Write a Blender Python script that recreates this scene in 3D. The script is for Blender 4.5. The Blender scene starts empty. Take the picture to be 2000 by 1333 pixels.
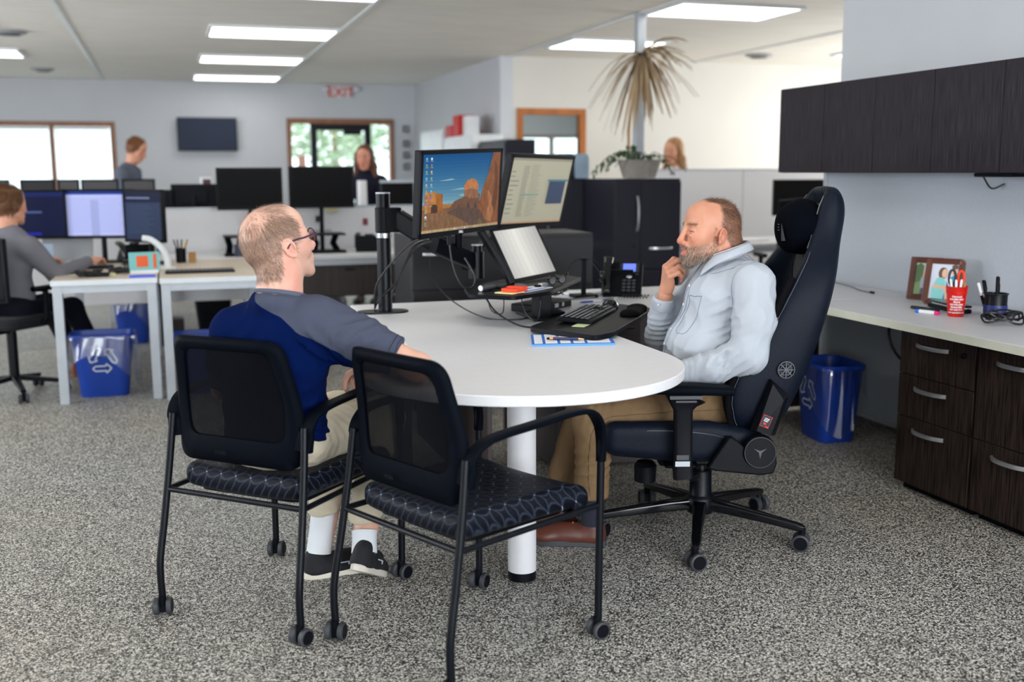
import bpy, bmesh, math, random
import numpy as np
from math import sin, cos, pi, radians as R
from mathutils import Vector, Matrix

# ------------------------------------------------------------------ camera, world, lights, exposure
scene = bpy.context.scene
COL = scene.collection
CAM_Z, TILT, YAW, ROLL = 1.36, R(9.057), R(17.979), 0.0045
_w = Vector((sin(YAW) * cos(TILT), cos(YAW) * cos(TILT), -sin(TILT)))
_r = Vector((cos(YAW), -sin(YAW), 0))
_d = Vector((-sin(YAW) * sin(TILT), -cos(YAW) * sin(TILT), -cos(TILT)))
_R = _r * cos(ROLL) + _d * sin(ROLL)
_D = -_r * sin(ROLL) + _d * cos(ROLL)
cam_data = bpy.data.cameras.new('camera')
cam = bpy.data.objects.new('camera', cam_data)
COL.objects.link(cam)
cam.matrix_world = Matrix(((_R.x, -_D.x, -_w.x, 0), (_R.y, -_D.y, -_w.y, 0), (_R.z, -_D.z, -_w.z, CAM_Z), (0, 0, 0, 1)))
cam_data.sensor_width = 36
cam_data.lens = 36 * 2080 / 2000
cam_data.clip_start, cam_data.clip_end = 0.05, 200
cam_data.dof.use_dof = True
cam_data.dof.focus_distance = 3.65
cam_data.dof.aperture_fstop = 1.8
scene.camera = cam

world = bpy.data.worlds.new('world')
scene.world = world
world.use_nodes = True
_bg = world.node_tree.nodes['Background']
_bg.inputs[0].default_value = (0.88, 0.95, 1.0, 1)
_bg.inputs[1].default_value = 4.0

scene.view_settings.view_transform = 'Standard'
scene.view_settings.look = 'None'
scene.view_settings.gamma = 1
scene.view_settings.use_curve_mapping = False
scene.view_settings.exposure = 0.15
scene.cycles.use_denoising = True
scene.cycles.max_bounces = 7
scene.cycles.diffuse_bounces = 4
scene.cycles.glossy_bounces = 3
scene.cycles.transparent_max_bounces = 12
scene.cycles.sample_clamp_indirect = 6
scene.cycles.caustics_reflective = False
scene.cycles.caustics_refractive = False

def area_light(name, loc, aim, w, h, power, color):
    d = bpy.data.lights.new(name, 'AREA')
    d.shape, d.size, d.size_y, d.energy, d.color = 'RECTANGLE', w, h, power, color
    o = bpy.data.objects.new(name, d)
    COL.objects.link(o)
    o.location = loc
    o.rotation_euler = (Vector(aim) - Vector(loc)).to_track_quat('-Z', 'Y').to_euler()
    return o
# area lamps for daylight from unseen windows behind and beside the camera
area_light('window_daylight', (-2.4, -3.9, 1.6), (-2.0, 3, 1.55), 3.4, 1.5, 70, (0.93, 0.965, 1.0))
area_light('window_daylight', (2.0, -3.9, 1.6), (2.2, 3, 1.3), 3.4, 1.5, 335, (0.93, 0.965, 1.0))
area_light('window_daylight', (-5.3, 4.5, 1.6), (1, 4.3, 1.55), 3.4, 1.5, 130, (0.93, 0.965, 1.0))
area_light('window_daylight', (-5.3, 10.5, 1.6), (1, 10.8, 1.6), 2.8, 1.5, 120, (0.94, 0.97, 1.0))  # added lamp out of view, brightens the far walls
area_light('window_daylight', (9.4, 9.2, 1.7), (4, 10.2, 1.7), 3.4, 1.5, 150, (1.0, 0.97, 0.92))  # lamp added at the unseen right end to brighten the warm inner wall

# ------------------------------------------------------------------ helpers
def srgb(r, g, b):
    f = lambda c: c / 12.92 if c <= 0.04045 else ((c + 0.055) / 1.055) ** 2.4
    return (f(r / 255), f(g / 255), f(b / 255), 1)

def mat(name, rgb, rough=0.5, metal=0.0, spec=0.5, noise=None, bump=None, coat=0.0, emis=0.0, alpha=1.0, sheen=0.0, trans=0.0):
    """principled material; noise=(scale, amount, stretch) varies the colour, bump=(scale, strength)"""
    m = bpy.data.materials.new(name)
    m.use_nodes = True
    nt = m.node_tree
    b = nt.nodes['Principled BSDF']
    c = srgb(*rgb)
    b.inputs['Base Color'].default_value = c
    b.inputs['Roughness'].default_value = rough
    b.inputs['Metallic'].default_value = metal
    b.inputs['Specular IOR Level'].default_value = spec
    b.inputs['Coat Weight'].default_value = coat
    b.inputs['Sheen Weight'].default_value = sheen
    b.inputs['Transmission Weight'].default_value = trans
    b.inputs['Alpha'].default_value = alpha
    if emis:
        b.inputs['Emission Color'].default_value = c
        b.inputs['Emission Strength'].default_value = emis
    tc = nt.nodes.new('ShaderNodeTexCoord')
    mp = nt.nodes.new('ShaderNodeMapping')
    nt.links.new(tc.outputs['Object'], mp.inputs[0])
    if noise is None:
        noise = (9.0, 0.05, (1, 1, 1))
    n = nt.nodes.new('ShaderNodeTexNoise')
    n.inputs['Scale'].default_value = noise[0]
    n.inputs['Detail'].default_value = 4
    mp.inputs['Scale'].default_value = noise[2]
    nt.links.new(mp.outputs[0], n.inputs['Vector'])
    mr = nt.nodes.new('ShaderNodeMapRange')
    mr.inputs['From Min'].default_value, mr.inputs['From Max'].default_value = 0.3, 0.7
    mr.inputs['To Min'].default_value, mr.inputs['To Max'].default_value = 1 - noise[1], 1 + noise[1]
    nt.links.new(n.outputs[0], mr.inputs[0])
    mx = nt.nodes.new('ShaderNodeVectorMath')
    mx.operation = 'SCALE'
    mx.inputs[0].default_value = c[:3]
    nt.links.new(mr.outputs[0], mx.inputs['Scale'])
    nt.links.new(mx.outputs[0], b.inputs['Base Color'])
    if bump:
        n2 = nt.nodes.new('ShaderNodeTexNoise')
        n2.inputs['Scale'].default_value = bump[0]
        n2.inputs['Detail'].default_value = 3
        nt.links.new(tc.outputs['Object'], n2.inputs['Vector'])
        bp = nt.nodes.new('ShaderNodeBump')
        bp.inputs['Strength'].default_value = bump[1]
        bp.inputs['Distance'].default_value = 0.003
        nt.links.new(n2.outputs[0], bp.inputs['Height'])
        nt.links.new(bp.outputs[0], b.inputs['Normal'])
    return m

def vmat(name, rough=0.5, emis=0.0, spec=0.5, sss=0.0, bump=None, rimlight=0):
    """material whose colour is the mesh attribute Col (own colour of skin, print, screens)"""
    m = bpy.data.materials.new(name)
    m.use_nodes = True
    nt = m.node_tree
    b = nt.nodes['Principled BSDF']
    at = nt.nodes.new('ShaderNodeAttribute')
    at.attribute_name = 'Col'
    nt.links.new(at.outputs['Color'], b.inputs['Base Color'])
    b.inputs['Roughness'].default_value = rough
    b.inputs['Specular IOR Level'].default_value = spec
    if sss:
        b.inputs['Subsurface Weight'].default_value = sss
        b.inputs['Subsurface Radius'].default_value = (1.0, 0.35, 0.2)
        b.inputs['Subsurface Scale'].default_value = 0.006
    if emis:
        nt.links.new(at.outputs['Color'], b.inputs['Emission Color'])
        b.inputs['Emission Strength'].default_value = emis
    if bump:
        tc = nt.nodes.new('ShaderNodeTexCoord')
        n2 = nt.nodes.new('ShaderNodeTexNoise')
        n2.inputs['Scale'].default_value = bump[0]
        n2.inputs['Detail'].default_value = 4
        nt.links.new(tc.outputs['Object'], n2.inputs['Vector'])
        bp = nt.nodes.new('ShaderNodeBump')
        bp.inputs['Strength'].default_value = bump[1]
        bp.inputs['Distance'].default_value = 0.002
        nt.links.new(n2.outputs[0], bp.inputs['Height'])
        nt.links.new(bp.outputs[0], b.inputs['Normal'])
    return m

def frame(x, y, z, o=(0, 0, 0)):
    """4x4 from three axes and an origin"""
    x, y, z = Vector(x), Vector(y), Vector(z)
    return Matrix(((x.x, y.x, z.x, o[0]), (x.y, y.y, z.y, o[1]), (x.z, y.z, z.z, o[2]), (0, 0, 0, 1)))

def rotz(a, loc=(0, 0, 0)):
    return Matrix.Translation(loc) @ Matrix.Rotation(a, 4, 'Z')

class MB:
    """collects shapes and builds them as one mesh object"""
    def __init__(s, M=None):
        s.v, s.f, s.c, s.M = [], [], [], M or Matrix()
    def add(s, vs, fs, col=None):
        o = len(s.v)
        s.v += [tuple(s.M @ Vector(p)) for p in vs]
        s.f += [tuple(i + o for i in f) for f in fs]
        s.c += [col] * len(vs)
        return s
    def box(s, c, d, rz=0, Rm=None, col=None):
        x, y, z = d[0] / 2, d[1] / 2, d[2] / 2
        T = Matrix.Translation(c) @ (Rm.to_4x4() if Rm else Matrix.Rotation(rz, 4, 'Z'))
        vs = [T @ Vector((i, j, k)) for k in (-z, z) for j in (-y, y) for i in (-x, x)]
        return s.add(vs, [(0, 2, 3, 1), (4, 5, 7, 6), (0, 1, 5, 4), (2, 6, 7, 3), (0, 4, 6, 2), (1, 3, 7, 5)], col)
    def box2(s, a, b, col=None):
        return s.box([(p + q) / 2 for p, q in zip(a, b)], [abs(q - p) for p, q in zip(a, b)], col=col)
    def tube(s, pts, r, n=8, cap=True, col=None, close=False):
        P = [Vector(p) for p in pts]
        rs = r if isinstance(r, (list, tuple)) else [r] * len(P)
        vs, fs, ref = [], [], None
        for i, p in enumerate(P):
            if close:
                t = (P[(i + 1) % len(P)] - P[i - 1]).normalized()
            else:
                t = (P[min(i + 1, len(P) - 1)] - P[max(i - 1, 0)]).normalized()
            if ref is None:
                ref = t.orthogonal().normalized()
            ref = (ref - t * ref.dot(t)).normalized()
            b = t.cross(ref)
            vs += [p + (ref * cos(2 * pi * k / n) + b * sin(2 * pi * k / n)) * rs[i] for k in range(n)]
        m = len(P)
        for i in range(m if close else m - 1):
            j = (i + 1) % m
            fs += [(i * n + k, i * n + (k + 1) % n, j * n + (k + 1) % n, j * n + k) for k in range(n)]
        if cap and not close:
            fs += [tuple(range(n))[::-1], tuple((m - 1) * n + k for k in range(n))]
        return s.add(vs, fs, col)
    def cyl(s, a, b, r, r2=None, n=20, col=None):
        return s.tube([a, b], [r, r if r2 is None else r2], n, col=col)
    def lathe(s, prof, c=(0, 0, 0), n=28, col=None, sq=None):
        """profile of (radius, z) turned about z; sq=(power, ax, ay) makes a rounded rectangle"""
        vs, fs = [], []
        for r, z in prof:
            for k in range(n):
                a = 2 * pi * k / n
                x, y = cos(a), sin(a)
                if sq:
                    p = sq[0]
                    q = (abs(x) ** p + abs(y) ** p) ** (-1 / p)
                    x, y = x * q * sq[1], y * q * sq[2]
                vs.append((c[0] + x * r, c[1] + y * r, c[2] + z))
        m = len(prof)
        for i in range(m - 1):
            fs += [(i * n + k, i * n + (k + 1) % n, (i + 1) * n + (k + 1) % n, (i + 1) * n + k) for k in range(n)]
        fs += [tuple(range(n))[::-1], tuple((m - 1) * n + k for k in range(n))]
        return s.add(vs, fs, col)
    def prism(s, poly, z0, z1, T=None, col=None):
        """polygon in xy pushed from z0 to z1, then placed by T"""
        T = T or Matrix()
        n = len(poly)
        vs = [T @ Vector((p[0], p[1], z)) for z in (z0, z1) for p in poly]
        fs = [tuple(range(n))[::-1], tuple(range(n, 2 * n))] + [(k, (k + 1) % n, n + (k + 1) % n, n + k) for k in range(n)]
        return s.add(vs, fs, col)
    def sweep(s, path, prof, up=(0, 0, 1), scale=None, col=None):
        """closed 2D profile (side, up) swept along a path"""
        P = [Vector(p) for p in path]
        n, vs, fs = len(prof), [], []
        for i, p in enumerate(P):
            t = (P[min(i + 1, len(P) - 1)] - P[max(i - 1, 0)]).normalized()
            u = Vector(up[i] if isinstance(up, list) else up)
            side = t.cross(u).normalized()
            u = side.cross(t)
            k = scale[i] if scale else (1, 1)
            vs += [p + side * a * k[0] + u * b * k[1] for a, b in prof]
        for i in range(len(P) - 1):
            fs += [(i * n + k, i * n + (k + 1) % n, (i + 1) * n + (k + 1) % n, (i + 1) * n + k) for k in range(n)]
        fs += [tuple(range(n))[::-1], tuple((len(P) - 1) * n + k for k in range(n))]
        return s.add(vs, fs, col)
    def ell(s, c, d, n=16, Rm=None, col=None):
        vs, fs = [], []
        m = n // 2
        for i in range(m + 1):
            for k in range(n):
                a, b = pi * i / m, 2 * pi * k / n
                p = Vector((sin(a) * cos(b) * d[0], sin(a) * sin(b) * d[1], cos(a) * d[2]))
                vs.append(Vector(c) + (Rm @ p if Rm else p))
        for i in range(m):
            fs += [(i * n + k, (i + 1) * n + k, (i + 1) * n + (k + 1) % n, i * n + (k + 1) % n) for k in range(n)]
        return s.add(vs, fs, col)
    def grid(s, fn, nu, nv, wrap=False, col=None):
        vs = [fn(u / (nu if wrap else nu - 1), v / (nv - 1)) for v in range(nv) for u in range(nu)]
        fs = []
        for v in range(nv - 1):
            for u in range(nu if wrap else nu - 1):
                a, b = v * nu + u, v * nu + (u + 1) % nu
                fs.append((a, b, b + nu, a + nu))
        return s.add(vs, fs, col)
    def build(s, name, m, parent=None, bevel=0, seg=2, sub=0, angle=38, solid=0, kind=None):
        me = bpy.data.meshes.new(name)
        me.from_pydata(s.v, [], s.f)
        bm = bmesh.new()
        bm.from_mesh(me)
        if sub or bevel or solid:
            bmesh.ops.remove_doubles(bm, verts=bm.verts, dist=1e-5)
        bmesh.ops.recalc_face_normals(bm, faces=bm.faces)
        bm.to_mesh(me)
        bm.free()
        if any(c is not None for c in s.c) and not (sub or bevel or solid):
            at = me.attributes.new('Col', 'FLOAT_COLOR', 'POINT')
            at.data.foreach_set('color', np.array([c or (1, 1, 1, 1) for c in s.c], 'f').ravel())
        me.shade_smooth()
        me.set_sharp_from_angle(angle=R(angle))
        return link(name, me, m, parent, bevel, seg, sub, solid, kind)

def link(name, me, m, parent=None, bevel=0, seg=2, sub=0, solid=0, kind=None):
    me.materials.append(m)
    o = bpy.data.objects.new(name, me)
    COL.objects.link(o)
    if parent is not None:
        o.parent = parent
    if solid:
        q = o.modifiers.new('solid', 'SOLIDIFY')
        q.thickness = solid
    if sub:
        q = o.modifiers.new('sub', 'SUBSURF')
        q.levels = q.render_levels = sub
    if bevel:
        q = o.modifiers.new('bevel', 'BEVEL')
        q.width, q.segments, q.limit_method, q.angle_limit = bevel, seg, 'ANGLE', R(40)
        q.harden_normals = False
    if kind:
        o['kind'] = kind
    return o

def tag(o, label, cat, group=None):
    o['label'], o['category'] = label, cat
    if group:
        o['group'] = group
    return o

def thing(name, label, cat, loc=(0, 0, 0), rz=0, group=None):
    o = bpy.data.objects.new(name, None)
    COL.objects.link(o)
    o.empty_display_size = 0.05
    o.location, o.rotation_euler = loc, (0, 0, rz)
    return tag(o, label, cat, group)

def struct(name, mb, m, parent=None, **k):
    o = mb.build(name, m, parent, **k)
    if parent is None:
        o['kind'] = 'structure'
    return o

def dup(root, loc=None, rz=None, label=None, parent=None):
    c = root.copy()
    COL.objects.link(c)
    if parent is not None:
        c.parent = parent
    if loc is not None:
        c.location = loc
    if rz is not None:
        c.rotation_euler = (0, 0, rz)
    if label:
        c['label'] = label
    for ch in list(root.children):
        dup(ch, parent=c)
    return c

def rrect(w, h, r, n=5):
    """rounded rectangle outline, centred"""
    pts = []
    for cx, cy, a0 in ((w / 2 - r, h / 2 - r, 0), (-w / 2 + r, h / 2 - r, pi / 2), (-w / 2 + r, -h / 2 + r, pi), (w / 2 - r, -h / 2 + r, 1.5 * pi)):
        pts += [(cx + r * cos(a0 + pi / 2 * k / n), cy + r * sin(a0 + pi / 2 * k / n)) for k in range(n + 1)]
    return pts

def smooth_path(pts, n=6, close=False):
    """Catmull-Rom through the points"""
    P = [Vector(p) for p in pts]
    m = len(P)
    out = []
    for i in range(m if close else m - 1):
        g = (lambda k: P[k % m]) if close else (lambda k: P[min(max(k, 0), m - 1)])
        a, b, c, d = g(i - 1), g(i), g(i + 1), g(i + 2)
        for k in range(n):
            t = k / n
            out.append(0.5 * ((2 * b) + (c - a) * t + (2 * a - 5 * b + 4 * c - d) * t * t + (3 * b - 3 * c + d - a) * t ** 3))
    if not close:
        out.append(P[-1])
    return out

def text_mesh(name, body, size, m, parent, T, depth=0.0006, align='CENTER', bend=None, extra_bold=0.0, line=1.0):
    cu = bpy.data.curves.new(name, 'FONT')
    cu.body, cu.size, cu.align_x, cu.extrude, cu.offset, cu.space_line = body, size, align, depth, extra_bold, line
    cu.resolution_u = 2
    t = bpy.data.objects.new(name, cu)
    COL.objects.link(t)
    dg = bpy.context.evaluated_depsgraph_get()
    me = bpy.data.meshes.new_from_object(t.evaluated_get(dg))
    bpy.data.objects.remove(t)
    if bend:
        for v in me.vertices:
            v.co = bend(v.co)
    me.transform(T)
    me.materials.clear()
    me.name = name
    return link(name, me, m, parent)

# ------------------------------------------------------------------ signed-distance modelling for bodies and cloth
class SDF:
    def __init__(s, lo, hi, h):
        s.lo, s.h = np.array(lo, 'f'), h
        s.n = np.ceil((np.array(hi) - s.lo) / h).astype(int) + 1
        s.D = np.full(s.n, 1.0, 'f')
        s.ax = [s.lo[i] + h * np.arange(s.n[i], dtype='f') for i in range(3)]
    def win(s, lo, hi, m):
        sl = []
        for i in range(3):
            a = int(max(0, (lo[i] - m - s.lo[i]) // s.h))
            b = int(min(s.n[i], (hi[i] + m - s.lo[i]) // s.h + 2))
            if b <= a:
                return None
            sl.append(slice(a, b))
        return tuple(sl)
    def pts(s, sl):
        return (s.ax[0][sl[0]][:, None, None], s.ax[1][sl[1]][None, :, None], s.ax[2][sl[2]][None, None, :])
    def put(s, sl, d, k, sub):
        D = s.D[sl]
        if sub:
            d = -d
            h = np.clip(0.5 - 0.5 * (D - d) / k, 0, 1)
            s.D[sl] = D * (1 - h) + d * h + k * h * (1 - h)
        else:
            h = np.clip(0.5 + 0.5 * (D - d) / k, 0, 1)
            s.D[sl] = D * (1 - h) + d * h - k * h * (1 - h)
    def cap(s, a, b, ra, rb=None, k=0.015, sub=False, flat=None):
        """tapered capsule; flat=(direction, factor) thins it along a direction"""
        rb = ra if rb is None else rb
        a, b = np.array(a, 'f'), np.array(b, 'f')
        rm = max(ra, rb)
        sl = s.win(np.minimum(a, b) - rm, np.maximum(a, b) + rm, 2 * k + 3 * s.h)
        if sl is None:
            return s
        X, Y, Z = s.pts(sl)
        p = [X - a[0], Y - a[1], Z - a[2]]
        ba = b - a
        L = max(float(ba @ ba), 1e-9)
        t = np.clip((p[0] * ba[0] + p[1] * ba[1] + p[2] * ba[2]) / L, 0, 1)
        q = [p[i] - t * ba[i] for i in range(3)]
        if flat:
            n = np.array(flat[0], 'f'); n /= np.linalg.norm(n)
            e = (q[0] * n[0] + q[1] * n[1] + q[2] * n[2]) * (1 / flat[1] - 1)
            q = [q[i] + e * n[i] for i in range(3)]
        d = np.sqrt(q[0] ** 2 + q[1] ** 2 + q[2] ** 2) - (ra + (rb - ra) * t)
        s.put(sl, d, k, sub)
        return s
    def chain(s, pts, rs, k=0.015, flat=None):
        for i in range(len(pts) - 1):
            s.cap(pts[i], pts[i + 1], rs[i], rs[i + 1], k, flat=flat)
        return s
    def ell(s, c, d, k=0.015, sub=False, Rm=None):
        c = np.array(c, 'f')
        rm = max(d)
        sl = s.win(c - rm, c + rm, 2 * k + 3 * s.h)
        if sl is None:
            return s
        X, Y, Z = s.pts(sl)
        p = [X - c[0], Y - c[1], Z - c[2]]
        if Rm is not None:
            m = np.array(Rm.transposed() if hasattr(Rm, 'transposed') else Rm, 'f')
            p = [p[0] * m[i][0] + p[1] * m[i][1] + p[2] * m[i][2] for i in range(3)]
        k0 = np.sqrt(sum((p[i] / d[i]) ** 2 for i in range(3)))
        k1 = np.sqrt(sum((p[i] / d[i] ** 2) ** 2 for i in range(3))) + 1e-9
        s.put(sl, (k0 * (k0 - 1) / k1).astype('f'), k, sub)
        return s
    def cut(s, p, n, k=0.004):
        """remove everything on the side the normal n points to"""
        X, Y, Z = s.ax[0][:, None, None], s.ax[1][None, :, None], s.ax[2][None, None, :]
        n = np.array(n, 'f'); n /= np.linalg.norm(n)
        d = (X - p[0]) * n[0] + (Y - p[1]) * n[1] + (Z - p[2]) * n[2]
        s.D = np.maximum(s.D, d)
        return s
    def disp(s, fn, band=0.04):
        I = np.nonzero(np.abs(s.D) < band)
        P = np.stack([s.ax[i][I[i]] for i in range(3)], 1)
        s.D[I] -= fn(P).astype('f')
        return s
    def mesh(s, relax=1):
        D = s.D
        ins = D < 0
        nx, ny, nz = D.shape
        c = [ins[i:nx - 1 + i, j:ny - 1 + j, k:nz - 1 + k] for i in (0, 1) for j in (0, 1) for k in (0, 1)]
        cnt = sum(x.astype('i1') for x in c)
        act = (cnt > 0) & (cnt < 8)
        I = np.stack(np.nonzero(act), 1)
        idx = np.full(act.shape, -1, 'i4')
        idx[tuple(I.T)] = np.arange(len(I))
        acc = np.zeros((len(I), 3), 'f'); num = np.zeros(len(I), 'f')
        off = [(i, j, k) for i in (0, 1) for j in (0, 1) for k in (0, 1)]
        val = [D[I[:, 0] + o[0], I[:, 1] + o[1], I[:, 2] + o[2]] for o in off]
        for a in range(8):
            for b in range(a + 1, 8):
                if sum(abs(off[a][t] - off[b][t]) for t in range(3)) != 1:
                    continue
                va, vb = val[a], val[b]
                m = (va < 0) != (vb < 0)
                t = np.where(m, va / np.where(va == vb, 1, va - vb), 0)
                p = np.array(off[a], 'f')[None] + t[:, None] * (np.array(off[b], 'f') - np.array(off[a], 'f'))[None]
                acc += p * m[:, None]; num += m
        V = (I + acc / num[:, None]) * s.h + s.lo
        F = []
        for ax in range(3):
            u, w = [(1, 2), (2, 0), (0, 1)][ax]
            sa = [slice(None)] * 3; sb = [slice(None)] * 3
            sa[ax] = slice(0, -1); sb[ax] = slice(1, None)
            e = ins[tuple(sa)] != ins[tuple(sb)]
            fl = ins[tuple(sa)]
            E = np.stack(np.nonzero(e), 1)
            ok = (E[:, u] > 0) & (E[:, w] > 0) & (E[:, u] < D.shape[u] - 1) & (E[:, w] < D.shape[w] - 1)
            E = E[ok]
            f = fl[tuple(E.T)]
            q = []
            for du, dw in ((-1, -1), (0, -1), (0, 0), (-1, 0)):
                G = E.copy(); G[:, u] += du; G[:, w] += dw
                q.append(idx[tuple(G.T)])
            q = np.stack(q, 1)
            q[~f] = q[~f][:, ::-1]
            F.append(q)
        F = np.concatenate(F)
        F = F[(F >= 0).all(1)]
        for _ in range(relax):
            S = np.zeros_like(V); N = np.zeros(len(V), 'f')
            for a, b in ((0, 1), (1, 2), (2, 3), (3, 0)):
                for x, y in ((a, b), (b, a)):
                    for t in range(3):
                        S[:, t] += np.bincount(F[:, x], V[F[:, y], t], len(V))
                    N += np.bincount(F[:, x], minlength=len(V))
            V = V * 0.4 + 0.6 * S / np.maximum(N, 1)[:, None]
        return V.astype('f'), F

def np_mesh(name, V, F, m, parent=None, T=None, color=None):
    """mesh object from arrays; color(V, N) -> rgba per vertex"""
    me = bpy.data.meshes.new(name)
    me.vertices.add(len(V)); me.vertices.foreach_set('co', V.astype('f').ravel())
    me.loops.add(F.size); me.loops.foreach_set('vertex_index', F.astype('i4').ravel())
    me.polygons.add(len(F)); me.polygons.foreach_set('loop_start', np.arange(0, F.size, F.shape[1], dtype='i4'))
    me.update(calc_edges=True)
    me.validate()
    if color is not None:
        N = np.zeros(len(me.vertices) * 3, 'f'); me.vertex_normals.foreach_get('vector', N)
        C = color(V, N.reshape(-1, 3))
        at = me.attributes.new('Col', 'FLOAT_COLOR', 'POINT')
        at.data.foreach_set('color', np.concatenate([C, np.ones((len(C), 1))], 1).astype('f').ravel())
    if T is not None:
        me.transform(T)
    me.shade_smooth()
    return link(name, me, m, parent)

def pnoise(P, f, seed=0):
    """cheap smooth noise in about -1..1"""
    r = np.random.RandomState(seed)
    o = np.zeros(len(P))
    for _ in range(6):
        d = r.normal(size=3); d *= f / np.linalg.norm(d) * (0.6 + 0.8 * r.rand())
        o += np.sin(P @ d + r.rand() * 6.28 + 1.3 * np.sin(P @ d[[1, 2, 0]] * 0.7 + r.rand() * 6.28))
    return o / 3.0

def near(P, c, r):
    """1 at c falling to 0 at distance r"""
    return np.clip(1.8 * (1 - np.linalg.norm((P - np.array(c)) / np.array(r), axis=1)), 0, 1)

def folds(P, c, r, d, f, amp, seed=0):
    """cloth folds: ridges running across direction d, around point c"""
    d = np.array(d, float); d /= np.linalg.norm(d)
    w = near(P, c, r)
    w = w * w * (3 - 2 * w)
    ph = (P @ d) * f * 1.5 + 1.5 * pnoise(P, 16, seed) + .5 * pnoise(P, 40, seed + 1)
    s = np.sin(ph)
    return 1.5 * amp * w * (1 - 2 * np.abs(s) ** 0.7) * (.65 + .5 * pnoise(P, 12, seed + 2))

def wrinkle(P, f, amp, seed=0, stretch=(1, 1, 1)):
    n = np.abs(pnoise(P * np.array(stretch), f, seed))
    return amp * (0.6 - np.minimum(n * 1.6, 1.2))

# ------------------------------------------------------------------ materials
M = {}
M['wall'] = mat('wall_paint', (200, 203, 209), 0.85, noise=(2, 0.02, (1, 1, 1)), bump=(180, 0.15))
M['wall_warm'] = mat('wall_paint_warm', (212, 210, 205), 0.85, noise=(2, 0.02, (1, 1, 1)), bump=(180, 0.15))
M['oak'] = mat('honey_oak_trim', (168, 98, 38), 0.45, noise=(14, 0.22, (1, 1, 0.15)))
M['oak_dark'] = mat('brown_wood_trim', (140, 92, 62), 0.45, noise=(14, 0.2, (1, 1, 0.15)))
M['white_lam'] = mat('white_laminate', (214, 214, 218), 0.42, noise=(40, 0.015, (1, 1, 1)))
M['white_edge'] = mat('white_edge_band', (214, 220, 226), 0.5)
M['cream_edge'] = mat('cream_edge_band', (214, 214, 200), 0.5)
M['beige_lam'] = mat('beige_laminate', (206, 192, 172), 0.4, noise=(30, 0.03, (1, 0.2, 1)))
M['white_metal'] = mat('white_powder_coat', (222, 226, 230), 0.4)
M['silver'] = mat('brushed_silver', (190, 192, 196), 0.32, metal=0.85)
M['silver_paint'] = mat('silver_paint', (176, 182, 190), 0.45, metal=0.3)
M['chrome'] = mat('chrome', (220, 224, 230), 0.12, metal=1.0)
M['black_plastic'] = mat('black_plastic', (9, 11, 18), 0.45, spec=0.14, bump=(300, 0.1))
M['black_frame'] = mat('black_chair_plastic', (7, 11, 19), 0.55, spec=0.03, bump=(400, 0.15))
M['black_metal'] = mat('black_powder_coat', (6, 10, 18), 0.36, spec=0.22, bump=(500, 0.08))
M['black_gloss'] = mat('black_gloss', (12, 13, 18), 0.15)
M['dark_grey'] = mat('dark_grey_plastic', (58, 60, 66), 0.5)
M['grey_rubber'] = mat('grey_rubber', (50, 53, 58), 0.6)
M['leather'] = mat('dark_leatherette', (12, 19, 32), 0.45, spec=0.12, noise=(30, 0.08, (1, 1, 1)), bump=(420, 0.35))
M['leather_warm'] = mat('taupe_leatherette', (88, 82, 84), 0.42, bump=(420, 0.35))
M['suede'] = mat('black_suede', (11, 10, 14), 0.95, spec=0.1, bump=(500, 0.4))
M['velvet'] = mat('black_velvet_pillow', (4, 6, 14), 0.95, spec=0.05, bump=(300, 0.3))
M['thread'] = mat('light_stitching', (80, 84, 94), 0.7)
M['dark_fabric'] = mat('dark_office_fabric', (12, 13, 20), 0.95, bump=(500, 0.3))
M['blue_bin'] = mat('blue_bin_plastic', (22, 62, 158), 0.4, noise=(4, 0.05, (1, 1, 1)))
M['white_print'] = mat('white_print', (196, 204, 216), 0.6)
M['paper'] = mat('white_paper', (228, 230, 234), 0.8)
M['black_cable'] = mat('black_cable', (14, 15, 19), 0.45)
M['grey_cable'] = mat('grey_cable', (110, 112, 116), 0.5)
M['red_plastic'] = mat('red_cup_plastic', (206, 24, 14), 0.3)
M['red_paper'] = mat('orange_red_notes', (238, 66, 30), 0.7)
M['yellow_paper'] = mat('yellow_notes', (226, 222, 160), 0.7)
M['frame_wood'] = mat('picture_frame_wood', (92, 44, 28), 0.3, noise=(20, 0.25, (1, 1, 0.3)))
M['concrete'] = mat('planter_concrete', (150, 144, 136), 0.9, noise=(30, 0.12, (1, 1, 1)), bump=(80, 0.4))
M['leaf'] = mat('green_leaf', (52, 82, 44), 0.5, noise=(8, 0.3, (1, 1, 1)))
M['dry_leaf'] = mat('dry_palm_leaf', (164, 140, 108), 0.7, noise=(3, 0.35, (1, 1, 1)))
M['soil'] = mat('soil', (60, 46, 38), 0.95)
M['light_panel'] = mat('light_diffuser', (255, 253, 248), 0.5, emis=3.6)
M['grey_plastic'] = mat('grey_plastic', (150, 152, 156), 0.5)
M['pale_blue'] = mat('pale_blue_box', (150, 170, 190), 0.6)
M['brown_box'] = mat('cardboard', (168, 124, 74), 0.8)
M['dark_brown'] = mat('dark_walnut_panel', (52, 42, 42), 0.5, noise=(60, 0.25, (1, 1, 0.03)))
VM = vmat('printed_colours', 0.6)
VS = vmat('lit_screen', 0.4, emis=0.55, spec=0.15)
VMG = vmat('printed_gloss', 0.25)
VSN = vmat('lit_wallpaper_screen', 0.4, emis=0.5, spec=0.15)
_nt = VSN.node_tree; _b = _nt.nodes['Principled BSDF']; _at = [n for n in _nt.nodes if n.type == 'ATTRIBUTE'][0]
_tc = _nt.nodes.new('ShaderNodeTexCoord'); _mp = _nt.nodes.new('ShaderNodeMapping'); _mp.inputs['Scale'].default_value = (60, 28, 1)
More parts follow.
